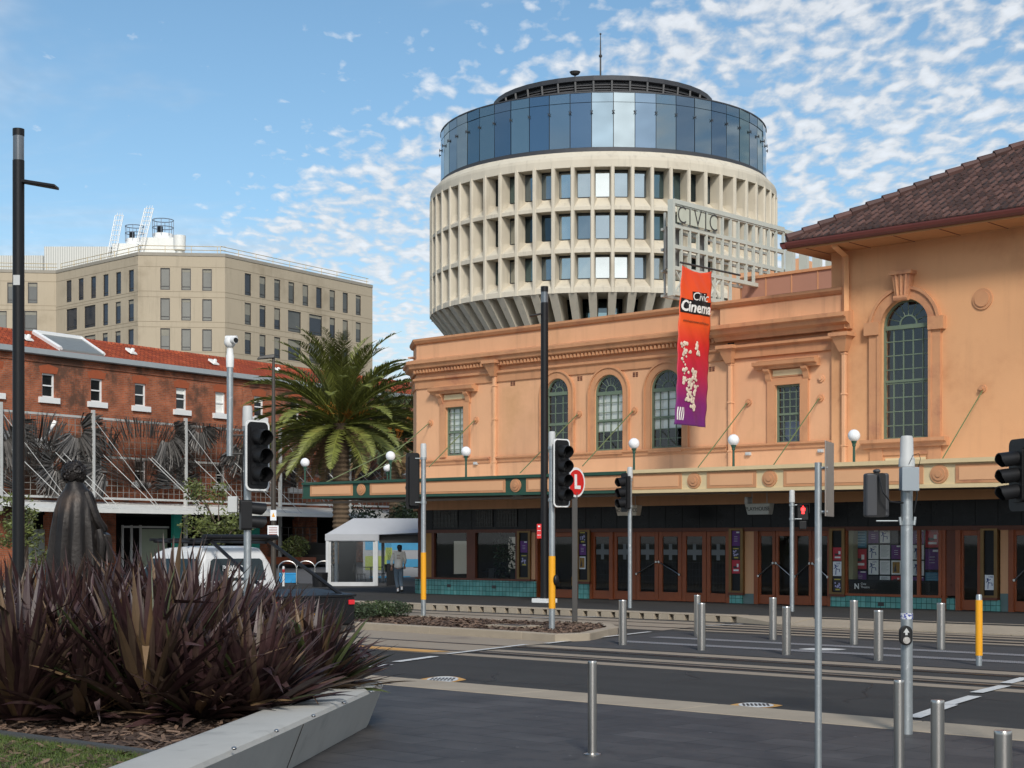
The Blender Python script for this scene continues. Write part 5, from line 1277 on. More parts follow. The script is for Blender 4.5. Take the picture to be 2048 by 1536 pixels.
# ================================================================ brick building
ba = atD(0, 1085, 71.); slope_vp = Vector((ST*.68-CT, CT*.68+ST, 0)).normalized()
BFo = Vector((ba.x, ba.y, 0)); BF = frame(BFo, slope_vp)
def sB(px, t=0.):
    o = BFo+Vector((slope_vp.y, -slope_vp.x, 0))*t; k = Vector((J(px), K(px), 0)); d = slope_vp
    s = (o.y*k.x-o.x*k.y)/(d.x*k.y-d.y*k.x); p = o+d*s; return s, p.dot(Vector((-CT, ST, 0)))
def zB(px, py, t=0.): return EYE+(H-py)/F*sB(px, t)[1]
bb = thing('brick_building', 'old red brick building with tiled roof, white sash windows and white awning', 'building', BFo)
zg = (zB(0, 700)+zB(420, 752))/2
s0, s1 = sB(-40)[0], sB(905)[0]
z1w = [(86, 108, 752, 795), (183, 204, 763, 804), (271, 291, 772, 812), (353, 373, 781, 820), (432, 450, 788, 827), (510, 526, 797, 834), (582, 598, 803, 840), (651, 666, 809, 845), (716, 730, 815, 850), (-25, -2, 740, 783)]
hol = []; W0 = zB(95, 795); W1_ = zB(95, 752); WW = 1.02
for a, b, y0, y1 in z1w:
    c = (sB(a)[0]+sB(b)[0])/2; hol.append((c-.36, c+.36, W0, W1_+.12, False))
low = [(h[0], h[1], W0-3.7, W1_-3.6, False) for h in hol]
m = MB(BF); wall(m, s0, s1, W0-1.2, zg, hol, 0, .22); wall(m, s0, s1, zB(100, 1020), W0-1.2, low, 0, .22)
# piers project slightly between windows
for h in hol: m.box(h[1]+1.25, h[1]+1.6, 0, .04, 3.3, zg-.5)
m.build('wall', BRICK, bb)
m = MB(BF); m.box(s0, s1, 0, .05, zg-.32, zg-.22); m.build('brick_course', BRICK, bb)
RB = mat('brick_lintel', (.33, .08, .03), .9, var=.2, sc=6)
for i, h in enumerate(hol+low):
    w_ = MB(BF); e = .075
    for a, b, z0, z1 in ((h[0], h[0]+e, h[2], h[3]), (h[1]-e, h[1], h[2], h[3]), (h[0]+e, h[1]-e, h[2], h[2]+e), (h[0]+e, h[1]-e, h[3]-e, h[3]), (h[0]+e, h[1]-e, (h[2]+h[3])/2-.03, (h[2]+h[3])/2+.03)): w_.box(a, b, -.18, -.08, z0, z1)
    o = w_.build('window', WHITE, bb)
    g = MB(BF); g.quad((h[0]+e, -.14, h[2]+e), (h[1]-e, -.14, h[2]+e), (h[1]-e, -.14, h[3]-e), (h[0]+e, -.14, h[3]-e)); g.build('pane', mat('black_pane', (.012, .013, .014), .1), o)
    if i in (3, 4, 5): q = MB(BF); q.box(h[0]+e, h[1]-e, -.135, -.13, h[2]+(.05 if i == 4 else .8), h[3]-e); q.build('blind', BLIND, o)
    q = MB(BF); q.box(h[0]-.22, h[1]+.22, 0, .12, h[2]-.26, h[2]-.0); q.build('sill', WHITE, o)
    q = MB(BF); pts = [(h[0]-.12, h[3]), (h[1]+.12, h[3]), (h[1]+.2, h[3]+.3), ((h[0]+h[1])/2, h[3]+.42), (h[0]-.2, h[3]+.3)]; q.extr(pts, 0, .012, 1); q.build('lintel', RB, o)
m = MB(BF); m.box(s0, s1, 0, .30, zg, zg+.12); m.box(s0, s1, .12, .34, zg+.02, zg+.26); m.build('gutter', mat('pale_blue_gutter', (.33, .36, .37), .6, var=.1), bb)
RED_T = brick('orange_roof_tiles', (.36, .072, .028), (.48, .11, .042), (.15, .03, .018), .26, .30, .022, 0., .7, patch=(.30, .06, .03), psc=.5, bump=1.)
run, rise = 3.1, 1.16
def RPf(s, w): return BF((s, .2-w, zg+.24+w*rise/run))
m = MB(); nr = 15
for k in range(nr):
    w0, w1 = run*k/nr, run*(k+1)/nr
    a, b, c_, d_ = RPf(s0, w0), RPf(s1, w0), RPf(s1, w1), RPf(s0, w1); u = Vector((0, 0, .05))
    m.v += [a+u, b+u, c_+u*.2, d_+u*.2, a, b]; n0 = len(m.v)-6; m.f += [(n0, n0+1, n0+2, n0+3), (n0, n0+1, n0+5, n0+4)]
rb = m.build('roof', RED_T, bb, fix=False)
uvl = rb.data.uv_layers[0].data
for p in rb.data.polygons:
    for li, vi in zip(p.loop_indices, p.vertices):
        q = rb.data.vertices[vi].co; uvl[li].uv = (q.dot(slope_vp), (q.z)*1.9)
m = MB(); a, b, c_, d_ = RPf(s0, run), RPf(s1, run), BF((s1, -2*run, zg)), BF((s0, -2*run, zg)); m.quad(a, b, c_, d_); m.tube([RPf(s0, run), RPf(s1, run)], .12, 6)
m.quad(BF((s1, 0, 0)), BF((s1, -9, 0)), BF((s1, -9, zg)), BF((s1, 0, zg))); m.poly([BF((s1, .2, zg)), BF((s1, -9, zg)), RPf(s1, run)]); m.build('roof_back', RED_T, bb)
# skylight slope and vents
ka, kb = sB(150, -2)[0], sB(252, -2)[0]
m = MB(); u = Vector((0, 0, .12)); A = sB(118, 0)[0]; B = sB(205, 0)[0]; A2, B2 = sB(68, -2.7)[0], sB(163, -2.7)[0]
p = [RPf(A, .1)+u, RPf(B, .1)+u, RPf(B2, run-.2)+u, RPf(A2, run-.2)+u]; m.hexa([q-u*.8 for q in p], p); m.build('skylight', mat('grey_polycarbonate', (.20, .21, .20), .5, var=.15), bb)
m = MB(); m.tube([p[1], p[2]], .09, 5); m.tube([p[0], p[3]], .12, 5); m.tube([p[2], p[3]], .14, 5); m.build('skylight_flashing', WHITE, bb)
for px, py in ((60, 695), (268, 719), (433, 741), (560, 753)):
    s, _ = sB(px, -.8); c_ = RPf(s, 1.15)
    m = MB(); q0_ = frame(c_, slope_vp); q = lambda x, q0_=q0_: q0_((x[0]*.55, x[1]*.55, x[2]*.6)); m.hexa([q(x) for x in ((-.3, .2, .1), (.5, .2, .1), (.35, -.5, .5), (-.35, -.5, .5))], [q(x) for x in ((-.25, .2, .22), (.4, .2, .22), (.2, -.5, .65), (-.3, -.5, .65))]); m.tube([q((0, 0, .2)), q((.2, -.1, .55))], .1, 6); m.build('roof_vent', OFFW, bb)
# awning with posts, stays and the perforated feather screen
zaw = zB(200, 1024, 3.); 
m = MB(BF); k = s0
while k < s1:
    m.hexa([(k+.06, .3, zaw+.38), (k+2.5, .3, zaw+.38), (k+2.5, 3.4, zaw), (k+.06, 3.4, zaw)], [(k+.06, .3, zaw+.55), (k+2.5, .3, zaw+.55), (k+2.5, 3.4, zaw+.10), (k+.06, 3.4, zaw+.10)]); k += 2.56
m.box(s0, s1, 3.40, 3.46, zaw-.04, zaw+.14); aw = m.build('awning', OFFW, bb)
aw['label'] = 'white sheet metal awning over the footpath'
POSTM = mat('grey_white_post', (.48, .48, .46), .5)
tS = 1.15
zsb, zst = zB(187, 996, tS), zB(187, 836, tS)
for px in (2, 187, 372, 561, 700, 800):
    s, _ = sB(px, tS+.15); m = MB(BF); m.box(s-.065, s+.065, tS+.05, tS+.2, 1.0 if px in (372, 561) else zaw, zst+.35); o = m.build('screen_post', POSTM, bb)
    m = MB(BF); m.tube([(s+.1, tS+.2, zst-.2), (s+2.4, 3.2, zaw+.15)], .014, 5)
    for dx in (-2.2, .6, 3.4): m.tube([(s+dx, tS+.1, zsb+(zst-zsb)*.55), (s+dx+1.6, 3.3, zaw+.15)], .018, 5)
    m.build('stay', POSTM, o)
SCR = mat('screen_dark_metal', (.10, .092, .084), .5, .3, var=.6, sc=2.2, isl=.85)
m = MB(BF); 
for z in (zsb, zst, zsb+(zst-zsb)*.52): m.box(s0, s1, tS-.04, tS+.04, z-.05, z+.05)
m.build('screen_frame', POSTM, bb)
m = MB(BF); k = s0
while k < s1: m.box(k-.012, k+.012, tS-.02, tS, zsb, zst); k += .36
k = zsb
while k < zst: m.box(s0, s1, tS-.02, tS+.001, k-.012, k+.012); k += .30
m.build('screen_mesh', mat('mesh_wire', (.22, .21, .19), .6), bb)
m = MB(BF); rnd = random.Random(21)
def inz(x, z): return s0 < x < s1 and zsb-.05 < z < zst+.15
def blade(x0, z0, x1, z1, w, bend=0.):
    pts = []
    for k in range(6):
        t = k/5; px_ = x0+(x1-x0)*t; pz_ = z0+(z1-z0)*t; nx, nz = -(z1-z0), (x1-x0); l = math.hypot(nx, nz); b_ = bend*math.sin(math.pi*t)
        pts.append((px_+nx/l*b_, pz_+nz/l*b_, w*(math.sin(math.pi*(.15+.8*t))**.6)/2, nx/l, nz/l))
    tt = tS+.03+rnd.random()*.12
    vs = []
    for (a, b, hw, nx, nz) in pts: vs += [(a-nx*hw, tt, b-nz*hw), (a+nx*hw, tt+.03, b+nz*hw)]
    vs = [(x, t_, min(max(z, zsb-.05), zst+.2)) for x, t_, z in vs]
    m.add(vs, [(2*k, 2*k+1, 2*k+3, 2*k+2) for k in range(5)])
for (px, py, r0, r1, a0, a1, n_, w_) in ((285, 975, .8, 3.6, 10, 170, 70, .10), (285, 975, 2.4, 3.8, 0, 180, 46, .26), (285, 985, .1, 1.8, 15, 165, 60, .06), (420, 990, 1.2, 4.2, 20, 170, 75, .10), (420, 990, 2.8, 4.3, 5, 175, 46, .28), (60, 990, .8, 3.0, 0, 170, 60, .16), (60, 990, 2.4, 4.0, 10, 170, 40, .36), (150, 860, .4, 1.8, -160, 60, 44, .26), (330, 860, .6, 2.0, -120, 40, 46, .24), (540, 985, .8, 4.2, 15, 165, 80, .13), (620, 990, 1.2, 3.8, 15, 165, 70, .16), (350, 965, .5, 1.7, 10, 200, 40, .22), (210, 930, .5, 2.0, 60, 260, 40, .24), (0, 860, .5, 2.0, -150, 20, 44, .3), (700, 985, 1, 4, 15, 165, 70, .2), (480, 880, .5, 2.0, -150, 20, 40, .28), (395, 850, .4, 1.5, -170, -10, 40, .2), (110, 930, .3, 1.6, 0, 360, 50, .2)):
    cs_, _ = sB(px, tS); cz_ = zB(px, py, tS)
    n_ = int(n_*2.6)
    for k in range(n_):
        a = R(a0+(a1-a0)*(k+rnd.random()*.6)/n_); r_ = r1*rnd.uniform(.8, 1.05)
        x0_, z0_ = cs_+r0*math.cos(a), cz_+r0*math.sin(a); x1_, z1_ = cs_+r_*math.cos(a), cz_+r_*math.sin(a)
        if inz(x0_, z0_) or inz(x1_, z1_): blade(x0_, z0_, x1_, z1_, w_*rnd.uniform(.16, .40), rnd.uniform(-.1, .15))
sc = m.build('feather_screen', SCR, bb, fix=False); sc['label'] = 'dark metal screen of overlapping feather shapes'
m = MB(BF); a, b = sB(-40, tS)[0], sB(128, tS)[0]; m.hexa([(a, .4, zB(30, 870)), (b, .4, zB(130, 905)), (b, .45, zB(130, 905)), (a, .45, zB(30, 870))], [(a, .4, zB(30, 850)), (b, .4, zB(130, 888)), (b, .45, zB(130, 888)), (a, .45, zB(30, 850))])
m.tube([(sB(80, .4)[0], .5, zB(80, 885)), (sB(108, .4)[0], .5, zB(105, 845))], .12, 4); m.build('stair_rail', WHITE, bb)
# ground floor
zf = zaw+.4
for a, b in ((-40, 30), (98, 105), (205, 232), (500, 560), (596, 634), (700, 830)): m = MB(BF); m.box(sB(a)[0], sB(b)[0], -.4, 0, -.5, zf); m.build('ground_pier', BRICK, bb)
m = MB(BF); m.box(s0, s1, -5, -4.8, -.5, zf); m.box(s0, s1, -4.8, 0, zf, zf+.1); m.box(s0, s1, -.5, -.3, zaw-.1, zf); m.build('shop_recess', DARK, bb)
for a, b, mt_ in ((30, 97, mat('pale_shop_panel', (.34, .38, .35), .6)), (290, 342, mat('pale_green_blind', (.30, .34, .25), .6))):
    m = MB(BF); m.box(sB(a)[0], sB(b)[0], -.3, -.26, -.5, zB(a, 1058)); m.build('shop_panel', mt_, bb)
for a, b in ((345, 361), (500, 517)): m = MB(BF); m.box(sB(a)[0], sB(b)[0], -.1, .1, -.5, zaw+.1); m.build('teal_pillar', TEAL, bb)
m = MB(BF)
for px in (252, 270, 288): m.box(sB(px)[0]-.04, sB(px)[0]+.04, -.3, -.2, -.5, zB(px, 1050))
m.box(sB(252)[0], sB(344)[0], -.3, -.2, zB(300, 1056), zB(300, 1052)); m.build('shop_mullion', POSTM, bb)
# ================================================================ plaza beyond the footpath (gently rising) and things on it
PZ = mat('plaza_paving', (.10, .10, .105), .85, var=.15, sc=.5)
mb = MB(); g = [(-160, 44, FPZ+.006), (-38, 44, FPZ+.006), (-38, 56, .75), (-160, 56, .75)]
mb.poly(g); mb.poly([(-160, 56, .75), (-38, 56, .75), (-38, 110, .95), (-160, 110, .95)]); struct(mb.build('plaza', PZ, fix=False))
# ---- palm trees
FROND = mat('palm_frond', (.15, .165, .035), .5, isl=.45, var=.3, sc=.6, dirt=(.13, .12, .025), dsc=.5, da=.5, db=.8)
DEADF = mat('dry_frond', (.20, .13, .06), .8, isl=.4)
BARK = mat('palm_bark', (.11, .075, .045), .95, var=.4, sc=5, bump=.8, bsc=10)
ORF = mat('date_stalks', (.50, .20, .03), .7, isl=.35)
def palm(base, crown_z, Rr, label, seed, n=150, name='palm_tree', fm=FROND):
    rnd = random.Random(seed); b = Vector(base); t = thing(name, label, 'palm tree', b, 'date palms beside the theatre')
    m = MB(); pr = []
    zz = b.z; k = 0
    while zz < crown_z-.2:
        pr.append((.36 if k % 2 else .42, zz)); zz += .11; k += 1
    pr += [(.50, crown_z-.1), (.42, crown_z+.35)]
    m.lathe(pr, (b.x, b.y, 0), 14); m.build('trunk', BARK, t)
    c = Vector((b.x, b.y, crown_z)); m = MB(); md = MB()
    for i in range(n):
        az = rnd.uniform(0, 2*math.pi); q = (i+.5)/n
        el = R(88-q*118+rnd.uniform(-8, 8))            # young ones upright, old ones hanging
        ln = Rr*rnd.uniform(.86, 1.08)*(1.0 if el > -.2 else .86); g_ = R(62) if el > R(25) else R(48)*max(.25, (el+1.3)/1.3)
        pts = []; p = c+Vector((math.cos(az), math.sin(az), 0))*.25+Vector((0, 0, .25+.25*math.sin(el))); e = el; ns = 12
        for k in range(ns+1):
            pts.append(p.copy()); p = p+Vector((math.cos(az)*math.cos(e), math.sin(az)*math.cos(e), math.sin(e)))*ln/ns; e -= g_/ns*(.5+1.3*k/ns)
        dead = q > .93; mm = md if dead else m
        mm.tube(pts, [.035*(1-.8*k/ns) for k in range(ns+1)], 4, False)
        side = Vector((-math.sin(az), math.cos(az), 0)); nl = 58
        for k in range(4, nl):
            f = k/nl*ns; j = min(int(f), ns-1); q_ = pts[j].lerp(pts[j+1], f-j); d = (pts[j+1]-pts[j]).normalized(); up = side.cross(d)
            L_ = Rr*.13*(math.sin(math.pi*min(1, .12+k/nl*.93))**.55)
            for s in (-1, 1):
                v = (side*s*.75+d*.80+up*(-.28 if not dead else -.9)+Vector((0, 0, -.12))+Vector((rnd.gauss(0, .09), rnd.gauss(0, .09), rnd.gauss(0, .09)))).normalized(); w = d*.026*Rr/3.6+up*.010
                tip = q_+v*L_; mid = q_+v*L_*.5
                mm.add([q_-w*.6, mid-w, tip, mid+w, q_+w*.6], [(0, 1, 2, 3, 4)])
    cr = m.build('crown', fm, t, fix=False); md.build('dry_fronds', DEADF, t, fix=False)
    m = MB()
    for _ in range(26):
        az = rnd.uniform(0, 6.28); l = rnd.uniform(.7, 1.25); el = rnd.uniform(.35, 1.0); d = Vector((math.cos(az)*math.cos(el), math.sin(az)*math.cos(el), math.sin(el)))
        e_ = c+d*l+Vector((0, 0, .35)); m.tube([c+Vector((0, 0, .2)), e_], .02, 4)
        for _ in range(26): v = Vector((rnd.gauss(0, 1), rnd.gauss(0, 1), rnd.gauss(0, .8)))*.14; m.tube([e_-d*.2, e_+v+d*.15-Vector((0, 0, .05))], .012, 3, False)
    m.build('date_stalks', ORF, t, fix=False)
    return t
p = atD(682, 1100, 76); palm((p.x, p.y, .9), EYE+(H-862)/F*76, 4.95, 'large date palm with orange stalks left of the theatre corner', 5)
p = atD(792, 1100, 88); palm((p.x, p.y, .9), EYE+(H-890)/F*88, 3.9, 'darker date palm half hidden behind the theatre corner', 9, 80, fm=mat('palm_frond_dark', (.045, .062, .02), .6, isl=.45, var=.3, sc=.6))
# ---- leafy trees
BARK2 = mat('grey_bark', (.12, .09, .07), .9, var=.3, sc=6, bump=.5)
LEAFS = [mat('street_tree_leaf', (.10, .12, .03), .55, isl=.5), mat('dark_tree_leaf', (.035, .055, .022), .6, isl=.5)]
def tree(name, base, h, r, label, seed, lm, n=2600, leaf=.07, open_=.55, cat='tree', group=None):
    rnd = random.Random(seed); b = Vector(base); t = thing(name, label, cat, b, group); m = MB(); f = MB()
    m.tube([b, b+Vector((.05, 0, h*.3)), b+Vector((0, .05, h*.55))], [.03*h/2+.03, .02*h/2+.02, .02], 8)
    tips = []
    for k in range(11):
        az = rnd.uniform(0, 6.28); z0 = rnd.uniform(.3, .6)*h; L_ = r*rnd.uniform(.5, 1.); e_ = b+Vector((math.cos(az)*L_, math.sin(az)*L_, z0+rnd.uniform(.1, .42)*h)); s_ = b+Vector((0, 0, z0)); mid = s_.lerp(e_, .5)+Vector((0, 0, .05*h))
        m.tube([s_, mid, e_], [.03, .02, .008], 5); tips += [e_, mid.lerp(e_, .5)]
    for c in tips: leafball(f, c, r*rnd.uniform(.28, .48), int(n/len(tips)), leaf, rnd, .8)
    m.build('trunk', BARK2, t); f.build('crown', lm, t, fix=False); return t
p = atD(52, 1110, 40); tree('street_tree', (p.x, p.y, 0), 3.1, .72, 'thin leafy tree behind the tall black lamp pole', 2, LEAFS[0], 1300, .06)
p = atD(437, 1110, 56); tree('street_tree', (p.x, p.y, .15), 3.9, 1.15, 'small leafy street tree left of the nearest traffic signal', 3, LEAFS[0], 2600, .07)
p = atD(780, 1110, 170); tree('background_tree', (p.x, p.y, 0), 16.5, 7.5, 'dark tree far behind the palms beside the theatre corner', 4, LEAFS[1], 5200, .42)
p = atD(700, 1110, 150); tree('background_tree', (p.x, p.y, 0), 7.5, 5.5, 'low dark tree seen under the theatre canopy beyond the marquee', 6, LEAFS[1], 3800, .32)
p = atD(800, 1100, 84); tree('background_shrub', (p.x, p.y, .7), 3.4, 2.6, 'green shrubs behind the marquee roof ridge', 8, LEAFS[1], 2600, .13, cat='shrub')
p = atD(592, 1110, 82); rnd = random.Random(31); t = thing('potted_shrub', 'rounded green shrub in a brown bed by the brick building entrance', 'shrub', (p.x, p.y, .9)); m = MB(); leafball(m, (p.x, p.y, 1.7), .75, 900, .07, rnd, .75); m.build('foliage', LEAFS[0], t, fix=False); m = MB(); m.box(p.x-1.9, p.x+1.0, p.y-.5, p.y+.5, .8, 1.15); m.build('bed', DTIMB, t)
# dark stepped wall and blue bench in the plaza
m = MB(); a = atD(603, 1110, 84); m.box(a.x, a.x+2.8, a.y, a.y+1, .8, EYE-(1086-1085)/F*84); m.box(a.x-.5, a.x+2.8, a.y-.6, a.y, .8, 1.25); o = m.build('dark_wall', BLACKG); tag(o, 'dark stepped wall between the brick building and the marquee', 'wall')
m = MB(); a = atD(563, 0, 84); b = atD(634, 0, 84)
for z in (1.9, 2.3, 2.7): m.tube([(a.x, a.y, z), (b.x, b.y, z)], .02, 4)
for k in range(6): q = a.lerp(b, k/5); m.tube([(q.x, q.y, 1.2), (q.x, q.y, 2.7)], .02, 4)
o = m.build('handrail', BLACKG); tag(o, 'thin dark handrail in front of the brick pier', 'handrail')
def blueblock(px0, px1, py0, py1, z, label):
    D = (EYE-z)*F/(py1-H); a, b = atD(px0, py1, D), atD(px1, py1, D); top = EYE-(py0-H)/F*D; fr = frame((a.x, a.y, 0), (b.x-a.x, b.y-a.y, 0)); t = thing('bench', label, 'bench', (a.x, a.y, z))
    m = MB(fr); ln = math.hypot(b.x-a.x, b.y-a.y); m.box(0, ln, -.5, 0, z+.05, top-.06); m.build('seat_body', BLUE, t, bevel=.01); m = MB(fr); m.box(-.01, ln+.01, -.52, .02, top-.06, top); m.build('seat_top', BLUE, t, bevel=.01); m = MB(fr); m.box(.05, ln-.05, -.45, -.05, z, z+.05); m.build('plinth', BLACKG, t)
blueblock(620, 653, 1116, 1131, .55, 'bright blue bench block left of the marquee')
blueblock(557, 592, 1146, 1168, .15, 'bright blue block behind the bicycle hoops')
# bicycle hoops
h0 = None; D_ = 66.5
for i, (cx, lb) in enumerate(((575, 'leftmost of the silver bicycle hoops'), (612, 'middle of the silver bicycle hoops'), (648, 'silver bicycle hoop nearest the marquee'))):
    a, b = atD(cx-18, 0, D_), atD(cx+18, 0, D_); c = (a+b)/2; r = (b-a).length/2; d = (b-a).normalized(); ht = .98
    t = thing('bicycle_hoop', lb, 'bike rack', (c.x, c.y, FPZ), 'silver bicycle hoops')
    pts = [Vector((c.x, c.y, 0))+d*(-r*math.cos(q))+Vector((0, 0, FPZ+ht-r*.8+r*.8*math.sin(q))) for q in [math.pi*k/12 for k in range(13)]]
    pts = [Vector((pts[0].x, pts[0].y, FPZ))]+pts+[Vector((pts[-1].x, pts[-1].y, FPZ))]
    m = MB(); m.tube(pts, .028, 8); m.build('hoop', SS, t, smooth=True); m = MB()
    for q in (pts[0], pts[-1]): m.lathe([(.07, FPZ), (.07, FPZ+.012)], (q.x, q.y, 0), 10)
    m.build('base_plate', SS, t)
m = MB(); p = atD(567, 1160, 64); m.lathe([(.05, FPZ), (.05, FPZ+.75), (.03, FPZ+.8)], (p.x, p.y, 0), 10); t = m.build('marker_post', WHITE); tag(t, 'short white marker post with red band beside the bicycle hoops', 'post'); m = MB(); m.lathe([(.053, FPZ+.55), (.053, FPZ+.68)], (p.x, p.y, 0), 10); m.build('band', RED, t)
m = MB(); p = atD(640, 1160, 63); m.lathe([(.28, FPZ), (.32, FPZ+.55), (.30, FPZ+.57)], (p.x, p.y, 0), 14); t = m.build('planter_pot', BLACK); tag(t, 'black planter pot left of the marquee leg', 'planter')
# ---- marquee
CANV = mat('grey_canvas', (.40, .41, .43), .75, var=.12, sc=1.2, bump=.2, bsc=4); LEGW = mat('white_leg_sleeve', (.55, .56, .56), .7)
DM = 1.75*F/(1172-H); ml_, mr_ = atD(655, 1172, DM), atD(753, 1172, DM); fx = (mr_-ml_); fx.z = 0; MW = fx.length; MF = frame((ml_.x, ml_.y, 0), fx)
mq = thing('marquee', 'grey canvas marquee with clear vinyl walls beside the theatre corner', 'marquee', (ml_.x, ml_.y, FPZ))
zm = lambda py, d=0: EYE-(py-H)/F*(DM+d)
ze = zm(1075); ze2 = zm(1063); zpk = zm(1037, 1.2); E2 = MW+3.6
legs = [(0, 0), (MW, 0), (0, -3.2), (MW, -3.2), (E2, -3.2), (E2, -.2)]
for x, t_ in legs: m = MB(MF); m.box(x-.065, x+.065, t_-.065, t_+.065, FPZ, ze); m.build('leg', LEGW, mq, bevel=.02)
m = MB(MF); c = (MW/2, -1.4, zpk); e = .08
A, B_, C_, D_2 = (-e, .08, ze+.12), (MW+e, .08, ze+.12), (MW+e, -3.3, ze+.12), (-e, -3.3, ze+.12)
pkf = (MW/2, -.55, zpk)
rd = (E2+.3, -1.2, zpk-.0)
m.poly([A, B_, pkf]); m.poly([A, pkf, (MW/2, -2.6, zpk), D_2]); m.poly([B_, (E2+.3, .08, ze+.30), rd, pkf]); m.poly([pkf, rd, (E2+.3, -3.3, ze+.12), D_2, (MW/2, -2.6, zpk)])
m.box(-e, MW+e, .05, .08, ze-.12, ze+.13); m.box(-e-.0, -e+.03, -3.3, .05, ze-.12, ze+.13)
rf = m.build('canopy', CANV, mq, fix=False); sm = rf.modifiers.new('thick', 'SOLIDIFY'); sm.thickness = .012
m = MB(MF); m.box(MW+e, E2+.3, -.3, -.27, ze-.22, ze+.10); m.build('valance', BLACKG, mq)
m = MB(MF); m.box(.07, MW-.07, -.012, 0, FPZ+.18, ze-.1); m.build('vinyl_wall', GCLEAR, mq)
m = MB(MF); m.box(0, MW, -.02, .03, FPZ, FPZ+.16); m.box(.03, .14, -.02, .02, FPZ+.1, ze-.1); m.box(MW-.14, MW-.03, -.02, .02, FPZ+.1, ze-.1); m.box(0, MW, -.02, .02, ze-.16, ze-.10); m.build('wall_hem', LEGW, mq)
m = MB(MF)
for k in range(7): x = MW+.35+.05*k; m.tube([(x-.1, -.4, ze-.2), (MW+.42+.02*k, -.4, 1.3), (x+.02, -.4, FPZ+.1)], .02, 5)
m.build('gathered_vinyl', GCLEAR, mq)
# mural wall beyond, seen through the vinyl
m = MB(MF); m.box(-.0+MW*.45, E2+6, -6.0, -5.8, .1, zpk-.1); mu = m.build('mural_wall', mat('mural_grey', (.30, .31, .33), .8, var=.1)); tag(mu, 'grey wall painted with blue and lime bands behind the marquee', 'wall')
m = MB(MF)
for a, b, z0, z1 in ((MW*.5, E2+6, zm(1100, 6), zm(1082, 6)), (MW*.5, E2+6, zm(1134, 6), zm(1118, 6)), (MW*.6, MW+1, zm(1175, 6), zm(1152, 6))): m.box(a, b, -5.8, -5.79, z0, z1)
m.build('blue_band', mat('mural_blue', (.05, .26, .45), .7), mu)
m = MB(MF); m.box(MW*.5, MW*.98, -5.79, -5.78, zm(1140, 6), zm(1112, 6)); m.box(MW*.95, MW*1.1, -5.79, -5.785, zm(1120, 6), zm(1095, 6)); m.build('lime_band', mat('mural_lime', (.26, .32, .07), .7), mu)
m = MB(MF); m.box(.1, MW*.42, -3.3, -3.25, FPZ, ze-.1); m.build('rear_wall_sheet', mat('dark_vinyl', (.03, .03, .033), .5), mq)
mc = simple_chair(MF((1.15, -1.3, FPZ)), 1.9, 'black metal cafe chair at the left inside the marquee', group='cafe chairs inside the marquee')
copy_tree(mc, MF((2.0, -1.9, FPZ)), 'black metal cafe chair right of the table inside the marquee', rz=-1.2)
copy_tree(mc, MF((MW+2.5, -1.9, FPZ)), 'black metal cafe chair behind the walking person', rz=2.4)
cafe_table(MF((1.6, -1.7, FPZ)), 'black square cafe table inside the marquee'); cafe_table(MF((MW+1.9, -1.3, FPZ)), 'black cafe table beside the walking person')
m = MB(MF); m.box(MW+.40, MW+.85, -.5, -.1, FPZ, 1.05); o = m.build('planter_box', BLACK, bevel=.01); tag(o, 'tall black square planter box at the marquee opening', 'planter')
# ================================================================ person walking away
SKIN = mat('skin', (.45, .25, .17), .6); HAIRB = mat('black_hair', (.012, .010, .009), .5); KNIT = mat('cream_sweater', (.78, .73, .65), .85, var=.08, sc=8, bump=.2); DEN = mat('faded_denim', (.12, .16, .20), .85, var=.12, sc=12); SHOE = mat('black_shoe', (.02, .02, .02), .5); SOCK = mat('white_sock', (.7, .7, .7), .7)
DP = 1.75*F/(1186.5-H); pb = atD(797, 1186, DP); pr_ = thing('person', 'person walking away in cream sweater and blue jeans under the canopy edge', 'person', (pb.x, pb.y, FPZ))
rr = Vector((ST, CT, 0)); ff = Vector((-CT, ST, 0))
def PP(x, y, z): return Vector((pb.x, pb.y, FPZ))+rr*x+ff*y+Vector((0, 0, z))
body = [(PP(0, 0, .92), (.10, .08)), (PP(0, 0, 1.10), (.095, .07)), (PP(.01, .0, 1.30), (.12, .08)), (PP(.02, .01, 1.415), .06), (PP(.03, .02, 1.50), .052), (PP(.035, .03, 1.585), (.075, .085)), (PP(.035, .03, 1.66), (.06, .07)),
        (PP(-.15, 0, 1.38), .052), (PP(-.21, -.03, 1.14), .040), (PP(-.235, .03, .93), .030), (PP(.17, 0, 1.38), .052), (PP(.21, .02, 1.14), .040), (PP(.19, .16, .98), .030),
        (PP(-.08, 0, .86), .082), (PP(-.07, .03, .48), .055), (PP(-.02, .02, .12), .036), (PP(.08, 0, .86), .082), (PP(.09, -.03, .48), .055), (PP(.13, -.22, .16), .036)]
skinned('body', body, [(0, 1), (1, 2), (2, 3), (3, 4), (4, 5), (5, 6), (2, 7), (7, 8), (8, 9), (2, 10), (10, 11), (11, 12), (0, 13), (13, 14), (14, 15), (0, 16), (16, 17), (17, 18)], SKIN, pr_)
skinned('sweater', [(PP(0, 0, .84), (.175, .14)), (PP(0, 0, .95), (.185, .145)), (PP(0, 0, 1.12), (.165, .12)), (PP(.01, 0, 1.31), (.165, .11)), (PP(.02, .01, 1.43), (.075, .07)), (PP(-.16, 0, 1.385), .072), (PP(-.225, -.03, 1.15), .062), (PP(-.245, .02, .96), .045), (PP(.18, 0, 1.385), .072), (PP(.225, .02, 1.15), .062), (PP(.20, .13, .99), .045)], [(0, 1), (1, 2), (2, 3), (3, 4), (3, 5), (5, 6), (6, 7), (3, 8), (8, 9), (9, 10)], KNIT, pr_)
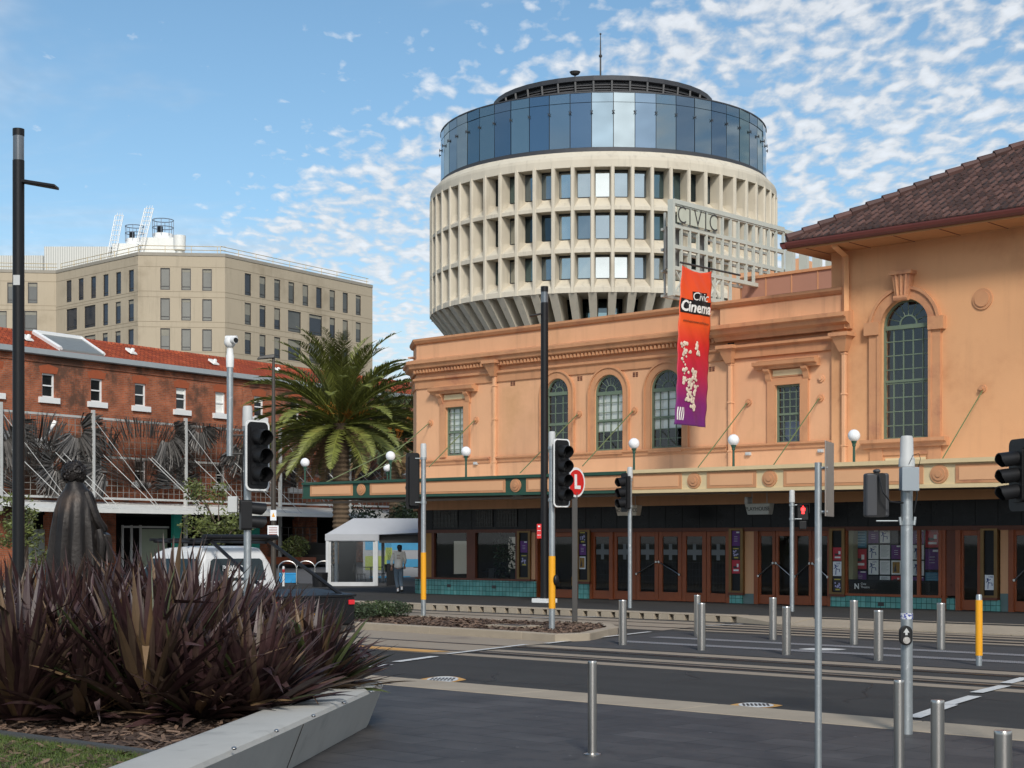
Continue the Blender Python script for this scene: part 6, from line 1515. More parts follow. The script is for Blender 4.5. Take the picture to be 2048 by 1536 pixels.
skinned('jeans', [(PP(0, 0, .93), (.135, .11)), (PP(-.08, 0, .84), .098), (PP(-.07, .03, .48), .078), (PP(-.02, .02, .17), .066), (PP(.08, 0, .84), .098), (PP(.09, -.03, .48), .078), (PP(.12, -.19, .21), .066)], [(0, 1), (1, 2), (2, 3), (0, 4), (4, 5), (5, 6)], DEN, pr_)
skinned('hair', [(PP(.035, .0, 1.68), (.085, .09)), (PP(.035, -.005, 1.60), (.105, .11)), (PP(.05, -.04, 1.48), (.07, .05)), (PP(.07, -.05, 1.40), (.035, .03))], [(0, 1), (1, 2), (2, 3)], HAIRB, pr_)
for x, y, z, s in ((-.02, .05, .04, 1), (.13, -.20, .10, 1)):
    m = MB(); m.ball(PP(x, y+.03, z), .07, 10, 6, (.75, 1.3, .6)); m.build('shoe', SHOE, pr_, smooth=True); m = MB(); m.tube([PP(x, y-.03, z+.03), PP(x, y-.03, z+.13)], .036, 8); m.build('sock', SOCK, pr_)
for s, (wx, wy, wz) in ((-1, (-.24, .03, .93)), (1, (.19, .16, .98))):
    m = MB(); w_ = PP(wx, wy, wz); d = PP(wx+.01*s, wy+.02, wz-.09)
    vs = [(w_, .024), (w_.lerp(d, .8), (.035, .02))]; ed = [(0, 1)]
    for k in range(4): o_ = rr*(k-1.5)*.019; vs += [(d+o_, .010), (d+o_+Vector((0, 0, -.035-.006*(k in (1, 2))))+ff*.008, .009), (d+o_+Vector((0, 0, -.06-.01*(k in (1, 2))))+ff*.022, .008)]; i = len(vs)-3; ed += [(1, i), (i, i+1), (i+1, i+2)]
    vs += [(w_.lerp(d, .4)+ff*.03, .011), (w_.lerp(d, .9)+ff*.05, .009)]; i = len(vs)-2; ed += [(0, i), (i, i+1)]
    skinned('hand', vs, ed, SKIN, pr_, 1)
m = MB()
for z in (1.30, 1.24, 1.19): m.add([PP(-.05, -.135, z), PP(.07, -.135, z), PP(.07, -.135, z+.018), PP(-.05, -.135, z+.018)], [(0, 1, 2, 3)])
m.build('back_print', mat('brown_print', (.25, .12, .07), .8), pr_)
# ================================================================ statue
BRZ = mat('dark_bronze', (.022, .018, .016), .5, .4, var=.5, sc=4, bump=.3, bsc=18, streak=.0, dirt=(.085, .058, .042), dsc=1.6, da=.5, db=.75)
DS = 20.; sc_ = DS/F; sb = atD(158, 1085, DS)
def SP(px, py, dy=0.): return Vector((sb.x, sb.y, 0))+rr*((px-158)*sc_)+ff*dy+Vector((0, 0, EYE-(py-H)*sc_))
st = thing('statue', 'dark bronze statue of a curly haired cloaked figure seen from behind', 'statue', (sb.x, sb.y, 0))
zfeet = .75
rings = []; NS = 64
prof = [(1300, 158, 58, .30), (1200, 153, 57, .30), (1120, 150, 53, .28), (1060, 151, 47, .26), (1020, 152, 42, .24), (998, 153, 37, .20), (985, 154, 30, .16), (977, 152, 22, .14), (966, 150, 16, .11), (957, 149, 12, .09)]
for (py, cx, hw, dp) in prof:
    rg = []; amp = min(1, max(0, (py-985)/90))
    for k in range(NS):
        a = 2*math.pi*k/NS; fold = 1+amp*(.085*math.sin(a*9+.6)+.05*math.sin(a*17+1.3)); 
        rg.append(SP(cx, py)+rr*(hw*sc_*math.cos(a)*fold)+ff*(dp*math.sin(a)*fold))
    rings.append(rg)
m = MB(); m.rings(rings); rb_ = m.build('cloak', BRZ, st, smooth=True)
skinned('body', [(SP(154, 1010), (.2, .14)), (SP(153, 985), .10), (SP(150, 968), .09), (SP(148, 950), (.115, .125)), (SP(148, 935), (.10, .11)), (SP(178, 1000), .09), (SP(190, 1040, .05), .072), (SP(204, 1062, .22), .05), (SP(130, 1000), .08), (SP(122, 1045, .1), .065), (SP(140, 1065, .3), .045), (SP(152, 1080), (.2, .15)), (SP(140, 1180), .12), (SP(170, 1180), .12), (SP(138, 1290), .09), (SP(174, 1290), .09)], [(0, 1), (1, 2), (2, 3), (3, 4), (0, 5), (5, 6), (6, 7), (0, 8), (8, 9), (9, 10), (0, 11), (11, 12), (11, 13), (12, 14), (13, 15)], BRZ, st)
m = MB(); rnd = random.Random(8); hc = SP(148, 946)
m.ball(hc, .140, 18, 12, (1, 1, 1.02))
for _ in range(150):
    d = Vector((rnd.gauss(0, 1), rnd.gauss(0, 1), rnd.gauss(.2, 1))).normalized()
    if d.z < -.75: continue
    q = hc+Vector((d.x*.136, d.y*.136, d.z*.142)); t_ = d.cross(Vector((0, 0, 1))).normalized() if abs(d.z) < .95 else Vector((1, 0, 0)); b_ = d.cross(t_)
    m.tube([q+(t_*math.cos(a)+b_*math.sin(a))*.026+d*.008*a/3 for a in [k*.9 for k in range(6)]], [.017, .019, .018, .016, .012, .006], 6)
m.build('curly_hair', BRZ, st, smooth=True)
# draped fold falling from the right shoulder and over the forearm
m = MB()
for k, (a, b, c_) in enumerate((((176, 985), (197, 1040), (208, 1062)), ((168, 990), (186, 1040), (194, 1066)), ((160, 985), (166, 1030), (180, 1056)), ((172, 1062), (164, 1100), (160, 1180)), ((200, 1060), (206, 1082), (200, 1150)), ((190, 1068), (188, 1110), (186, 1190)))):
    m.tube([SP(*a, -.08), SP(*b, -.10), SP(*c_, -.03)], [.05, .06, .035], 8)
m.build('drapery', BRZ, st, smooth=True)
m = MB(); c_ = SP(205, 1072, .1); m.hexa([c_+rr*-.14+ff*-.1+Vector((0, 0, -.25)), c_+rr*.10+ff*-.1+Vector((0, 0, -.35)), c_+rr*.10+ff*.12+Vector((0, 0, -.35)), c_+rr*-.14+ff*.12+Vector((0, 0, -.25))], [c_+rr*-.06+ff*-.12+Vector((0, 0, .08)), c_+rr*.06+ff*-.12+Vector((0, 0, .02)), c_+rr*.06+ff*.12+Vector((0, 0, .02)), c_+rr*-.06+ff*.12+Vector((0, 0, .08))]); m.build('sleeve', BRZ, st, bevel=.03)
m = MB(); q = SP(156, 1290); m.box(q.x-.6, q.x+.6, q.y-.6, q.y+.6, 0, zfeet-.1); m.box(q.x-.5, q.x+.5, q.y-.5, q.y+.5, zfeet-.1, EYE-(1298-H)*sc_); m.build('plinth', PLANTC, st, bevel=.02)
# ================================================================ planter, lawn, plants
PT = .45
e_out = [atz(769, 1368, PT), atz(742, 1380, PT)]
Pa = atz(768, 1370, PT); Pb = atz(420, 1520, PT); dr = (Pb-Pa).normalized(); nrm = Vector((dr.y, -dr.x, 0))
if nrm.dot(-Pa) < 0: nrm = -nrm
nrm = Vector((-dr.y, dr.x, 0)); nrm = nrm if nrm.dot(Vector((1, 0, 0))) > 0 else -nrm      # outwards: towards the open footpath
Pend = Pa+dr*16
bk_ = atz(690, 1351, PT); bdir = Vector((-1, .12, 0)).normalized()
def prof_sweep(mb, pts, prof):
    rs = []
    for i, p in enumerate(pts):
        ns = []
        for a, b in ((i-1, i), (i, i+1)):
            if a >= 0 and b < len(pts): d = (pts[b]-pts[a]).normalized(); n_ = Vector((-d.y, d.x, 0)); ns.append(n_)
        m_ = sum(ns, Vector()).normalized(); k = 1/max(.35, m_.dot(ns[0]))
        rs.append([(p.x+m_.x*t*k, p.y+m_.y*t*k, z) for t, z in prof])
    mb.rings(rs)
# walk from the far back corner, round the tip, towards the camera so that outwards is the left normal
tipA = Pa-dr*.0
backp = [Vector((-24, 12.6, 0)), Vector((bk_.x, bk_.y+.05, 0)), Vector((Pa.x-.25, Pa.y+.22, 0)), Vector((Pa.x-.02, Pa.y-.02, 0)), Vector((Pa.x, Pa.y, 0))+dr*4, Vector((Pa.x, Pa.y, 0))+dr*16]
mb = MB(); d0 = (backp[1]-backp[0]); sgn = 1 if Vector((-d0.y, d0.x, 0)).y > 0 else -1
wprof = [(-.60, 0), (-.60, PT-.05), (-.56, PT-.01), (-.50, PT), (-.05, PT+.015), (-.015, PT), (0, PT-.035), (-.16, .0)]
prof_sweep(mb, backp, [(t*sgn, z) for t, z in wprof])
pw = thing('planter_wall', 'pale concrete planter wall with undercut face and steel studs', 'planter', (Pa.x, Pa.y, 0))
mb.build('wall', PLANTC, pw, smooth=True)
m = MB()
for px, py in ((742, 1384), (688, 1406), (627, 1432), (553, 1462), (468, 1497)): q = atz(px, py, PT+.02); m.ball((q.x, q.y, PT+.022), .021, 10, 6, (1, 1, .6))
m.build('stud', SS, pw, smooth=True)
m = MB()
for k in (3.2, 7.3): q = Vector((Pa.x, Pa.y, 0))+dr*k; m.hexa([q+nrm*-.02+Vector((0, 0, PT-.03)), q+nrm*.001+Vector((0, 0, PT-.04)), q+nrm*.001+dr*.005+Vector((0, 0, PT-.04))], [q+nrm*-.17, q+nrm*-.157, q+nrm*-.157+dr*.005])
m.build('joint', BLACKG, pw)
inn_n = -nrm*.55
gA = atz(0, 1466, .36); gB = atz(335, 1510, .36)
soil = [(Pa.x-.2+inn_n.x*.5, Pa.y+.1), ((Pa+dr*13+inn_n).x, (Pa+dr*13+inn_n).y), (-14, -1), (-26, 6), (-26, 12.4), (-14.5, 12.3)]
struct(sheet('planter_soil', soil, .33, MULCH, .3))
litter('planter_mulch', [(-11.9, 10.8), ((Pa+dr*9+inn_n).x, (Pa+dr*9+inn_n).y), (-12.5, 4.5), (-16, 9)], .33, 9000, CHIP, (.03, .11), 4)
# metal edging and lawn in the near corner
ed = (gB-gA).normalized(); nE = Vector((-ed.y, ed.x, 0)); nE = nE if nE.dot(Vector((-gA.x, -gA.y, 0))) > 0 else -nE
m = MB(); a = gA-ed*3; b = gB+ed*.5
m.hexa([a+Vector((0, 0, -.36+.30)), b+Vector((0, 0, -.06)), b+nE*.09+Vector((0, 0, -.06)), a+nE*.09+Vector((0, 0, -.06))], [Vector((v.x, v.y, .385)) for v in (a, b, b+nE*.09, a+nE*.09)])
o = m.build('garden_edging', mat('grey_edging', (.07, .072, .07), .7)); tag(o, 'low grey edging strip between the mulch and the lawn', 'edging')
LAWN = mat('lawn', (.030, .045, .012), .95, var=.4, sc=12)
lw = [(a+nE*.09), (b+nE*.09), gB+ed*.7+nE*3.5, a+nE*5]
lw = [(p.x, p.y) for p in lw]; struct(sheet('lawn', lw, .34, LAWN, .3))
m = MB(); rnd = random.Random(17); la, lb_ = Vector((*lw[0], 0)), Vector((*lw[1], 0))
for _ in range(42000):
    u, v = rnd.random(), rnd.random()**1.5; p = la.lerp(lb_, u)+nE*(v*1.9); h_ = rnd.uniform(.015, .05); a_ = rnd.uniform(0, 6.28); w_ = .0028; dx, dy = math.cos(a_)*w_, math.sin(a_)*w_; lx, ly = rnd.gauss(0, .018), rnd.gauss(0, .018)
    m.add([(p.x-dx, p.y-dy, .34), (p.x+dx, p.y+dy, .34), (p.x+lx, p.y+ly, .34+h_)], [(0, 1, 2)])
o = m.build('grass', mat('grass_blade', (.075, .115, .020), .6, isl=.5, dirt=(.13, .11, .04), dsc=3, da=.5, db=.7), fix=False); o['kind'] = 'stuff'
litter('fallen_leaves', lw, .37, 60, mat('brown_leaf', (.20, .10, .05), .7, isl=.4), (.04, .09), 9)
# ---- flax plants
FLAX = NT('bronze_flax_leaf'); gi = FLAX.n('ShaderNodeNewGeometry'); rpi = FLAX.n('ShaderNodeValToRGB'); FLAX.t.links.new(gi.outputs['Random Per Island'], rpi.inputs[0])
e_ = rpi.color_ramp.elements; e_[0].color = (.026, .013, .015, 1); e_[1].color = (.21, .13, .065, 1); e_[1].position = 1
for p_, c_ in ((.35, (.046, .021, .023, 1)), (.68, (.068, .034, .034, 1)), (.88, (.095, .066, .045, 1))): q = e_.new(p_); q.color = c_
nz = FLAX.noise(FLAX.coord('pos'), 7, 3); FLAX.set(FLAX.b, 'Base Color', FLAX.mix(FLAX.ramp(nz, .4, .75, 0, .35), rpi.outputs[0], (.085, .06, .04))); FLAX.b.inputs['Roughness'].default_value = .42; FLAX.b.inputs['Specular IOR Level'].default_value = .45; FLAX = FLAX.m
FLAXG = mat('green_flax_base', (.06, .075, .025), .5, isl=.4)
def flax(base, n, ln, label, seed, lean=(0, 0), spread=62, green=.0):
    rnd = random.Random(seed); b = Vector(base); t = thing('flax_plant', label, 'plant', b, 'bronze flax plants in the planter'); m = MB(); md = MB()
    for i in range(n):
        az = rnd.uniform(0, 6.283); q = rnd.random()**.8; th_ = R(3+q*spread); L_ = ln*rnd.uniform(.66, 1.02)*(1-.08*q)*.93; w = rnd.uniform(.018, .034)
        e = math.pi/2-th_; dirh = Vector((math.cos(az), math.sin(az), 0)); p = b+dirh*rnd.uniform(0, .13)
        lean_v = Vector((lean[0], lean[1], 0)); bend = rnd.uniform(.1, .5)*(.4+q) ; kink = rnd.random() < .09; ns = 7; pts = []
        side = Vector((-dirh.y, dirh.x, 0)); tw = rnd.uniform(-.9, .9)
        for k in range(ns+1):
            pts.append(p.copy()); d = (dirh*math.cos(e)+Vector((0, 0, math.sin(e)))+lean_v*.5*(k/ns+.3)).normalized(); p = p+d*L_/ns; e -= bend/ns*(.5+k/ns*1.4)
            if kink and k == 4: e -= rnd.uniform(.6, 1.3)
        if min(q.z for q in pts) < b.z+.0: pts = [Vector((q.x, q.y, max(q.z, b.z+.02+.01*k))) for k, q in enumerate(pts)]
        vs = []
        for k, q in enumerate(pts):
            f = k/ns; ww = w*(.55+1.1*math.sin(math.pi*min(.95, f*.85+.08)))*(1-f**5); up = Vector((0, 0, 1)); s_ = (side*math.cos(tw*f)+up*math.sin(tw*f)); nn_ = (dirh*.5+up*-.5)
            if k == ns: vs += [q]
            else: vs += [q-s_*ww, q+nn_*ww*.35, q+s_*ww]
        fs = []
        for k in range(ns-1):
            o_ = 3*k; fs += [(o_, o_+1, o_+4, o_+3), (o_+1, o_+2, o_+5, o_+4)]
        o_ = 3*(ns-1); fs += [(o_, o_+1, o_+3), (o_+1, o_+2, o_+3)]
        (md if rnd.random() < green else m).add(vs, fs)
    m.build('leaves', FLAX, t, fix=False)
    if md.v: md.build('green_leaves', FLAXG, t, fix=False)
    return t
fl_spec = [  # px of the base, py of the base, leaves, length, label
 (292, 1436, 170, 1.62, 'dark bronze flax plant at the front centre with greenish base', 60, .10), (40, 1440, 150, 1.62, 'dark bronze flax plant at the front left edge of the bed', 58, 0), (505, 1432, 165, 1.2, 'bronze flax plant at the front, second from the planter tip', 66, .03),
 (622, 1394, 190, 1.15, 'bronze flax plant nearest the planter tip with olive leaves', 72, .12), (165, 1438, 120, 1.25, 'smaller flax plant filling the gap in the front row below the statue', 80, .05), (400, 1438, 120, 1.15, 'smaller flax plant filling the front row right of the greenish based one', 80, .05), (160, 1418, 130, 1.7, 'dark flax plant between the front centre and front left ones', 50, 0), (400, 1405, 150, 1.72, 'tall flax plant behind the front centre one', 52, 0),
 (590, 1375, 150, 1.25, 'flax plant in the back row nearest the planter tip', 60, 0), (480, 1362, 140, 1.52, 'flax plant in the back row below the white vehicle', 46, 0), (335, 1368, 150, 1.95, 'flax plant in the back row right of the statue', 46, 0), (215, 1372, 140, 1.74, 'flax plant in the back row just under the statue', 46, 0),
 (100, 1378, 140, 1.70, 'flax plant in the back row left of the statue', 48, 0), (0, 1385, 140, 1.66, 'flax plant in the back row at the left edge of the view', 50, 0), (-90, 1430, 120, 1.6, 'flax plant cut by the left edge of the view, front row', 55, 0), (560, 1350, 130, 1.22, 'flax plant farthest back, beside the dark tray of the utility', 50, 0)]
for i, (px, py, n_, ln, lb, sp_, gr) in enumerate(fl_spec):
    q = atz(px, py, .34); flax((q.x, q.y, .34), int(n_*1.5), ln, lb, 40+i, (0, 0), sp_, gr)
# tuft of grass at the tip
m = MB(); rnd = random.Random(2); q = atz(672, 1372, .4)
for _ in range(420):
    a = rnd.uniform(0, 6.28); r = rnd.random()*.16; p = q+Vector((math.cos(a)*r, math.sin(a)*r, -.05)); h_ = rnd.uniform(.12, .34); l = Vector((math.cos(a), math.sin(a), 0))*rnd.uniform(.02, .2); w_ = Vector((-math.sin(a), math.cos(a), 0))*.004
    m.add([p-w_, p+w_, p+l*.5+Vector((0, 0, h_*.7))+w_, p+l+Vector((0, 0, h_))], [(0, 1, 2), (0, 2, 3)])
o = m.build('grass_tuft', mat('tuft_green', (.09, .12, .025), .6, isl=.4), fix=False); tag(o, 'small green grass tuft spilling over the planter tip', 'grass tuft')
# island shrub
for i, (px, py, r, lb) in enumerate(((712, 1238, .50, 'low green shrub at the left of the island, nearest the flax leaves'), (745, 1234, .55, 'low green shrub second from left on the island'), (782, 1233, .52, 'low green shrub on the island nearest the signal pole'), (680, 1232, .5, 'low green shrub on the island partly behind the flax tips'))):
    q = atz(px, py, .15); t = thing('low_shrub', lb, 'shrub', (q.x, q.y, .14), 'low shrubs on the median island'); m = MB(); rnd = random.Random(50+i); leafball(m, (q.x, q.y, .32), r, 1500, .03, rnd, .42); leafball(m, (q.x+.2, q.y+.1, .36), r*.6, 500, .03, rnd, .5); m.build('foliage', LEAFS[1] if i != 1 else mat('mid_green_leaf', (.05, .075, .025), .5, isl=.5), t, fix=False)
    m = MB()
    for k in range(7): a = k; m.tube([(q.x, q.y, .13), (q.x+.3*math.cos(a), q.y+.3*math.sin(a), .35)], .008, 4)
    m.build('stem', BARK2, t)
# ================================================================ white utility with dark tray
ux0 = -20.4; vy0, vy1 = 16.35, 18.2; yc = (vy0+vy1)/2
ut = thing('utility_vehicle', 'white dual cab utility with black ladder rack and dark tray behind the flax plants', 'utility', (ux0-2.6, yc, 0))
CARW = mat('white_car_paint', (.68, .68, .67), .25, var=.03, spec=.6); CG = mat('tinted_glass', (.02, .03, .032), .10, spec=.45, var=.2)
def UX(s): return ux0-s     # s metres forward from the tailgate
def cabprof(s): return s
m = MB(); w = .90
# lower body, bonnet and cab lofted across stations along the length: (s, z low, z high, half width low, half width high)
st_ = [(2.02, .42, 1.12, .90, .88), (3.8, .42, 1.12, .91, .88), (4.15, .40, 1.10, .91, .86), (5.0, .42, 1.02, .88, .80), (5.28, .5, .92, .80, .74)]
rs = []
for s, zl, zh, wl, wh in st_: rs.append([(UX(s), yc-wl*.96, zl), (UX(s), yc-wl, (zl+zh)/2), (UX(s), yc-wh, zh), (UX(s), yc+wh, zh), (UX(s), yc+wl, (zl+zh)/2), (UX(s), yc+wl*.96, zl)])
m.rings(rs); m.build('body', CARW, ut, bevel=.04)
m = MB(); rs = []
for s, zh, hw in ((1.98, 1.14, .80), (2.06, 1.62, .70), (2.16, 1.80, .64), (2.6, 1.84, .63), (3.3, 1.80, .63), (3.55, 1.72, .66), (4.12, 1.12, .78)):
    rs.append([(UX(s), yc-.87 if zh < 1.3 else yc-.86, 1.06), (UX(s), yc-hw-.04, max(1.08, zh-.10)), (UX(s), yc-hw+.06, max(1.1, zh)), (UX(s), yc+hw-.06, max(1.1, zh)), (UX(s), yc+hw+.04, max(1.08, zh-.10)), (UX(s), yc+.87 if zh < 1.3 else yc+.86, 1.06)])
m.rings(rs); m.build('cab', CARW, ut, bevel=.03)
m = MB()   # rear window
def rw(y, z): return (UX(1.985+(z-1.14)*.165)+.018, y, z)
m.poly([rw(yc-.60, 1.24), rw(yc+.60, 1.24), rw(yc+.56, 1.58), rw(yc+.50, 1.62), rw(yc-.50, 1.62), rw(yc-.56, 1.58)]); rwo = m.build('rear_window', CG, ut)
m = MB(); m.poly([(rw(yc-.12, 1.29)[0]+.006, yc-.22, 1.29), (rw(0, 1.29)[0]+.006, yc+.28, 1.29), (rw(0, 1.4)[0]+.006, yc+.28, 1.40), (rw(0, 1.4)[0]+.006, yc-.22, 1.40)]); m.build('sticker', WHITE, rwo)
XW = frame((rw(0, 1.37)[0]+.012, yc, 1.37), (0, 1, 0)); text('lettering', 'POWER', .13, WHITE, lambda p: XW((p[0]-.12, .004+p[1], p[2]+.08)), rwo, .001, bold=.004)
for sg in (-1, 1):
    for a, b in ((2.12, 2.78), (2.86, 3.62)):
        m = MB(); y = lambda z: yc+sg*(.875-(z-1.06)*.22)
        m.poly([(UX(a), y(1.12), 1.12), (UX(b+(.25 if b > 3 else 0)), y(1.12), 1.12), (UX(b-.1), y(1.62), 1.62), (UX(a+.06), y(1.62), 1.62)]); m.build('side_window', CG, ut)
for a in (1, -1):
    for s in (1.05, 4.35):
        c = (UX(s), yc+a*.80, .36); m = MB(); m.xf = ident
        rg = []
        for r_, o_ in ((.20, -.11), (.33, -.11), (.36, -.08), (.36, .08), (.33, .11), (.20, .11)): rg.append([(c[0]+r_*math.cos(t), c[1]+o_, c[2]+r_*math.sin(t)) for t in [2*math.pi*k/24 for k in range(24)]])
        m.rings(rg); wh = m.build('wheel', BLACK, ut, smooth=True); m = MB(); m.rings([[(c[0]+.2*math.cos(t), c[1]+o_, c[2]+.2*math.sin(t)) for t in [2*math.pi*k/12 for k in range(12)]] for o_ in (-.10, .10)]); m.build('rim', SS, wh)
# tray
m = MB(); m.box(UX(1.9), UX(0), vy0+.02, vy1-.02, .50, .56); m.box(UX(1.9), UX(.02), vy0, vy0+.05, .5, .98); m.box(UX(1.9), UX(.02), vy1-.05, vy1, .5, .98); m.box(UX(1.92), UX(1.86), vy0, vy1, .5, 1.0); m.build('tray', BLACK, ut, bevel=.015)
m = MB(); m.box(UX(.03), UX(-.02), vy0+.02, vy1-.02, .52, .98); tg = m.build('tailgate', BLACK, ut, bevel=.015)
m = MB(); m.extr([(UX(1.9), 1.0), (UX(-.03), .985), (UX(-.03), 1.02), (UX(1.0), 1.10), (UX(1.9), 1.06)], vy0-.01, vy1+.01, 1)
m.v = [Vector((p.x, p.y, p.z)) for p in m.v]; m.build('tray_cover', BLACK, ut)
for y in (vy0+.1, vy1-.1):
    m = MB(); m.box(UX(.03), UX(-.05), y-.06, y+.06, .85, .93); m.build('tail_light', emis('tail_light_red', (.65, .02, .03), .12), ut, bevel=.01)
m = MB()
for y in (yc-.62, yc+.62): m.tube([(UX(2.0), y, 1.90), (UX(3.6), y, 1.92)], .03, 6); m.tube([(UX(.15), y+.12*(1 if y > yc else -1), 1.02), (UX(1.95), y, 1.93), (UX(2.2), y, 1.93)], .032, 6)
for s in (1.95, 2.5, 3.1, 3.6): m.tube([(UX(s), yc-.72, 1.95), (UX(s), yc+.72, 1.95)], .028, 6)
m.tube([(UX(1.93), yc-.8, 1.99), (UX(1.93), yc+.8, 1.99)], .05, 8); m.build('ladder_rack', BLACK, ut)
m = MB(); m.box(UX(.0)-.0, UX(-.12), vy0+.1, vy1-.1, .38, .50); m.build('bumper', BLACKG, ut)
m = MB(); m.box(UX(-.02), UX(-.03), yc-.18, yc+.18, .6, .72); m.build('number_plate', YEL, tg)
# ================================================================ signals and poles
def lantern(root, c, face, n, pitch, w_, board=True, white=True, visor=.20, lens=None):
    """signal head: c = centre of the front plate, face = horizontal unit vector it looks along"""
    fwd = Vector((face[0], face[1], 0)).normalized(); sd_ = Vector((-fwd.y, fwd.x, 0)); c = Vector(c); Hh = n*pitch
    X_ = lambda p: c+sd_*p[0]+fwd*p[1]+Vector((0, 0, p[2]))
    def rr_(hw, hh, r, y, k=6):
        out_ = []
        for cx_, cz_, a0 in ((hw-r, hh-r, 0), (-hw+r, hh-r, 90), (-hw+r, -hh+r, 180), (hw-r, -hh+r, 270)):
            for j in range(k+1): a = R(a0+90*j/k); out_.append((cx_+r*math.cos(a), y, cz_+r*math.sin(a)))
        return out_
    m = MB(X_); m.rings([rr_(w_*.36, Hh/2+.02, .03, -.16), rr_(w_*.36, Hh/2+.02, .03, 0)]); hd = m.build('signal_head', BLACK, root)
    if board:
        bw, bh, r = w_*.5+.02, Hh/2+.10, w_*.22
        m = MB(X_); m.rings([rr_(bw, bh, r, -.035), rr_(bw, bh, r, -.02)]); m.build('backing_board', BLACK, hd)
        if white:
            m = MB(X_); o1 = rr_(bw+.012, bh+.012, r, -.018); i1 = rr_(bw-.012, bh-.012, r, -.018); o2 = rr_(bw+.012, bh+.012, r, -.038); i2 = rr_(bw-.012, bh-.012, r, -.038); N_ = len(o1); m.add(o1+i1+o2+i2, [(i, (i+1) % N_, N_+(i+1) % N_, N_+i) for i in range(N_)]+[(i, (i+1) % N_, 2*N_+(i+1) % N_, 2*N_+i) for i in range(N_)]+[(2*N_+i, 2*N_+(i+1) % N_, 3*N_+(i+1) % N_, 3*N_+i) for i in range(N_)]); m.build('white_border', WHITE, hd)
    for k in range(n):
        z = Hh/2-pitch*(k+.5); r = pitch*.46; m = MB(X_); n_ = 18; vs = []; fs = []
        for j in range(n_+1):
            a = R(-60+300*j/n_); ln = visor*(1-.35*max(0, -math.sin(a))**1); x_, z_ = r*math.cos(a), z+r*math.sin(a)
            x2, z2 = (r-.008)*math.cos(a), z+(r-.008)*math.sin(a)
            vs += [(x_, 0, z_), (x_, ln, z_-.02), (x2, ln, z2-.02), (x2, 0, z2)]
        for j in range(n_):
            for q in range(4): fs.append((4*j+q, 4*j+(q+1) % 4, 4*j+4+(q+1) % 4, 4*j+4+q))
        m.add(vs, fs); m.build('visor', BLACK, hd, smooth=True)
        m = MB(X_); m.ball((0, .0, z), r*.9, 16, 8, (1, .18, 1)); m.build('lens', lens or mat('dark_lens', (.02, .02, .02), .2), hd, smooth=True)
    return hd
def pole(root, p, z0, z1, r, m_=GALV, cap=None, name='pole', capm=GREYP):
    m = MB(); m.lathe([(r, z0), (r, z1)], (p[0], p[1], 0), 20); o = m.build(name, m_, root, smooth=True)
    if cap: m = MB(); m.lathe([(cap[1]*1.03, z1-.02), (cap[1]*1.03, z1+.10), (cap[1], z1+.12), (cap[1]*.96, z1+cap[0]-.03), (cap[1]*.8, z1+cap[0])], (p[0], p[1], 0), 20); m.build('terminal_cap', capm, o, smooth=True)
    return o
def clamp(root, p, z, r, d, ln): m = MB(); m.lathe([(r+.018, z-.03), (r+.018, z+.03)], (p[0], p[1], 0), 16); a = Vector((p[0], p[1], z)); m.tube([a, a+Vector((d[0], d[1], 0)).normalized()*ln], .016, 6); return m.build('clamp', GALV, root, smooth=True)
zz = lambda py, D: EYE+(H-py)/F*D
# left signal with camera
D = 23.5; p = atD(495, 0, D); p = (p.x, p.y); t = thing('traffic_signal', 'left traffic signal with white edged three lens head and camera mast', 'traffic signal', (p[0], p[1], 0))
rpx = lambda w_, D: w_*D/F/2
pole(t, p, 0, zz(850, D), rpx(15, D), cap=(zz(812, D)-zz(850, D), rpx(20, D)))
fc = (rr*.72-ff*.70)
c = atD(517, 911, D-.12); lantern(t, c, fc, 3, .268, .36)
c2 = atD(499, 1030, D-.12); c2 = atD(502, 1030, D); hd = lantern(t, c2, (rr*1.+ff*.35), 2, .20, .26, board=False, visor=.22)
m = MB(); a = atD(466, 990, D); b = atD(482, 1027, D); fr = frame((a.x, a.y, 0), rr); m = MB(fr); ln = .11; m.box(-.07, .07, -.06, .06, zz(1025, D), zz(993, D)); m.build('control_box', GREYP, t, bevel=.01)
clamp(t, p, zz(858, D), rpx(15, D), rr, .12); clamp(t, p, zz(1055, D), rpx(15, D), rr, .12)
m = MB(); pc = atD(460, 0, D)
m.lathe([(rpx(13, D), zz(912, D)), (rpx(13, D), zz(733, D))], (pc.x, pc.y, 0), 16); ms = m.build('camera_mast', GALV, t, smooth=True)
m = MB()
for py in (871, 908): m.tube([(pc.x, pc.y, zz(py, D)), (p[0], p[1], zz(py, D))], .018, 6)
m.build('mast_bracket', BLACKG, ms)
m = MB(); zc_c = lambda y: zz(y, D)
m.lathe([(.055, zc_c(735)), (.060, zc_c(712)), (.05, zc_c(708)), (.045, zc_c(697))], (pc.x, pc.y, 0), 16); m.ball((pc.x, pc.y, zc_c(684)), .085, 16, 10, (1, 1, 1.1)); h_ = Vector((pc.x, pc.y, zc_c(682)))+rr*.05; m.tube([h_-ff*.02-rr*.04, h_-ff*.10+rr*.05], .05, 12); m.tube([Vector((pc.x, pc.y, zc_c(676)))-rr*.06, Vector((pc.x, pc.y, zc_c(677)))+rr*.11-ff*.06], .035, 8); cmh = m.build('camera', WHITE, ms, smooth=True)
m = MB(); m.tube([h_-ff*.10+rr*.05, h_-ff*.108+rr*.056], .038, 12); m.build('camera_lens', BLACK, cmh)
m = MB(); m.tube([Vector((p[0], p[1], zz(860, D)))-rr*.05, Vector((p[0], p[1], zz(940, D)))-rr*.07-ff*.04, Vector((p[0], p[1], zz(1000, D)))-rr*.06], .010, 5); m.build('cable', BLACK, t)
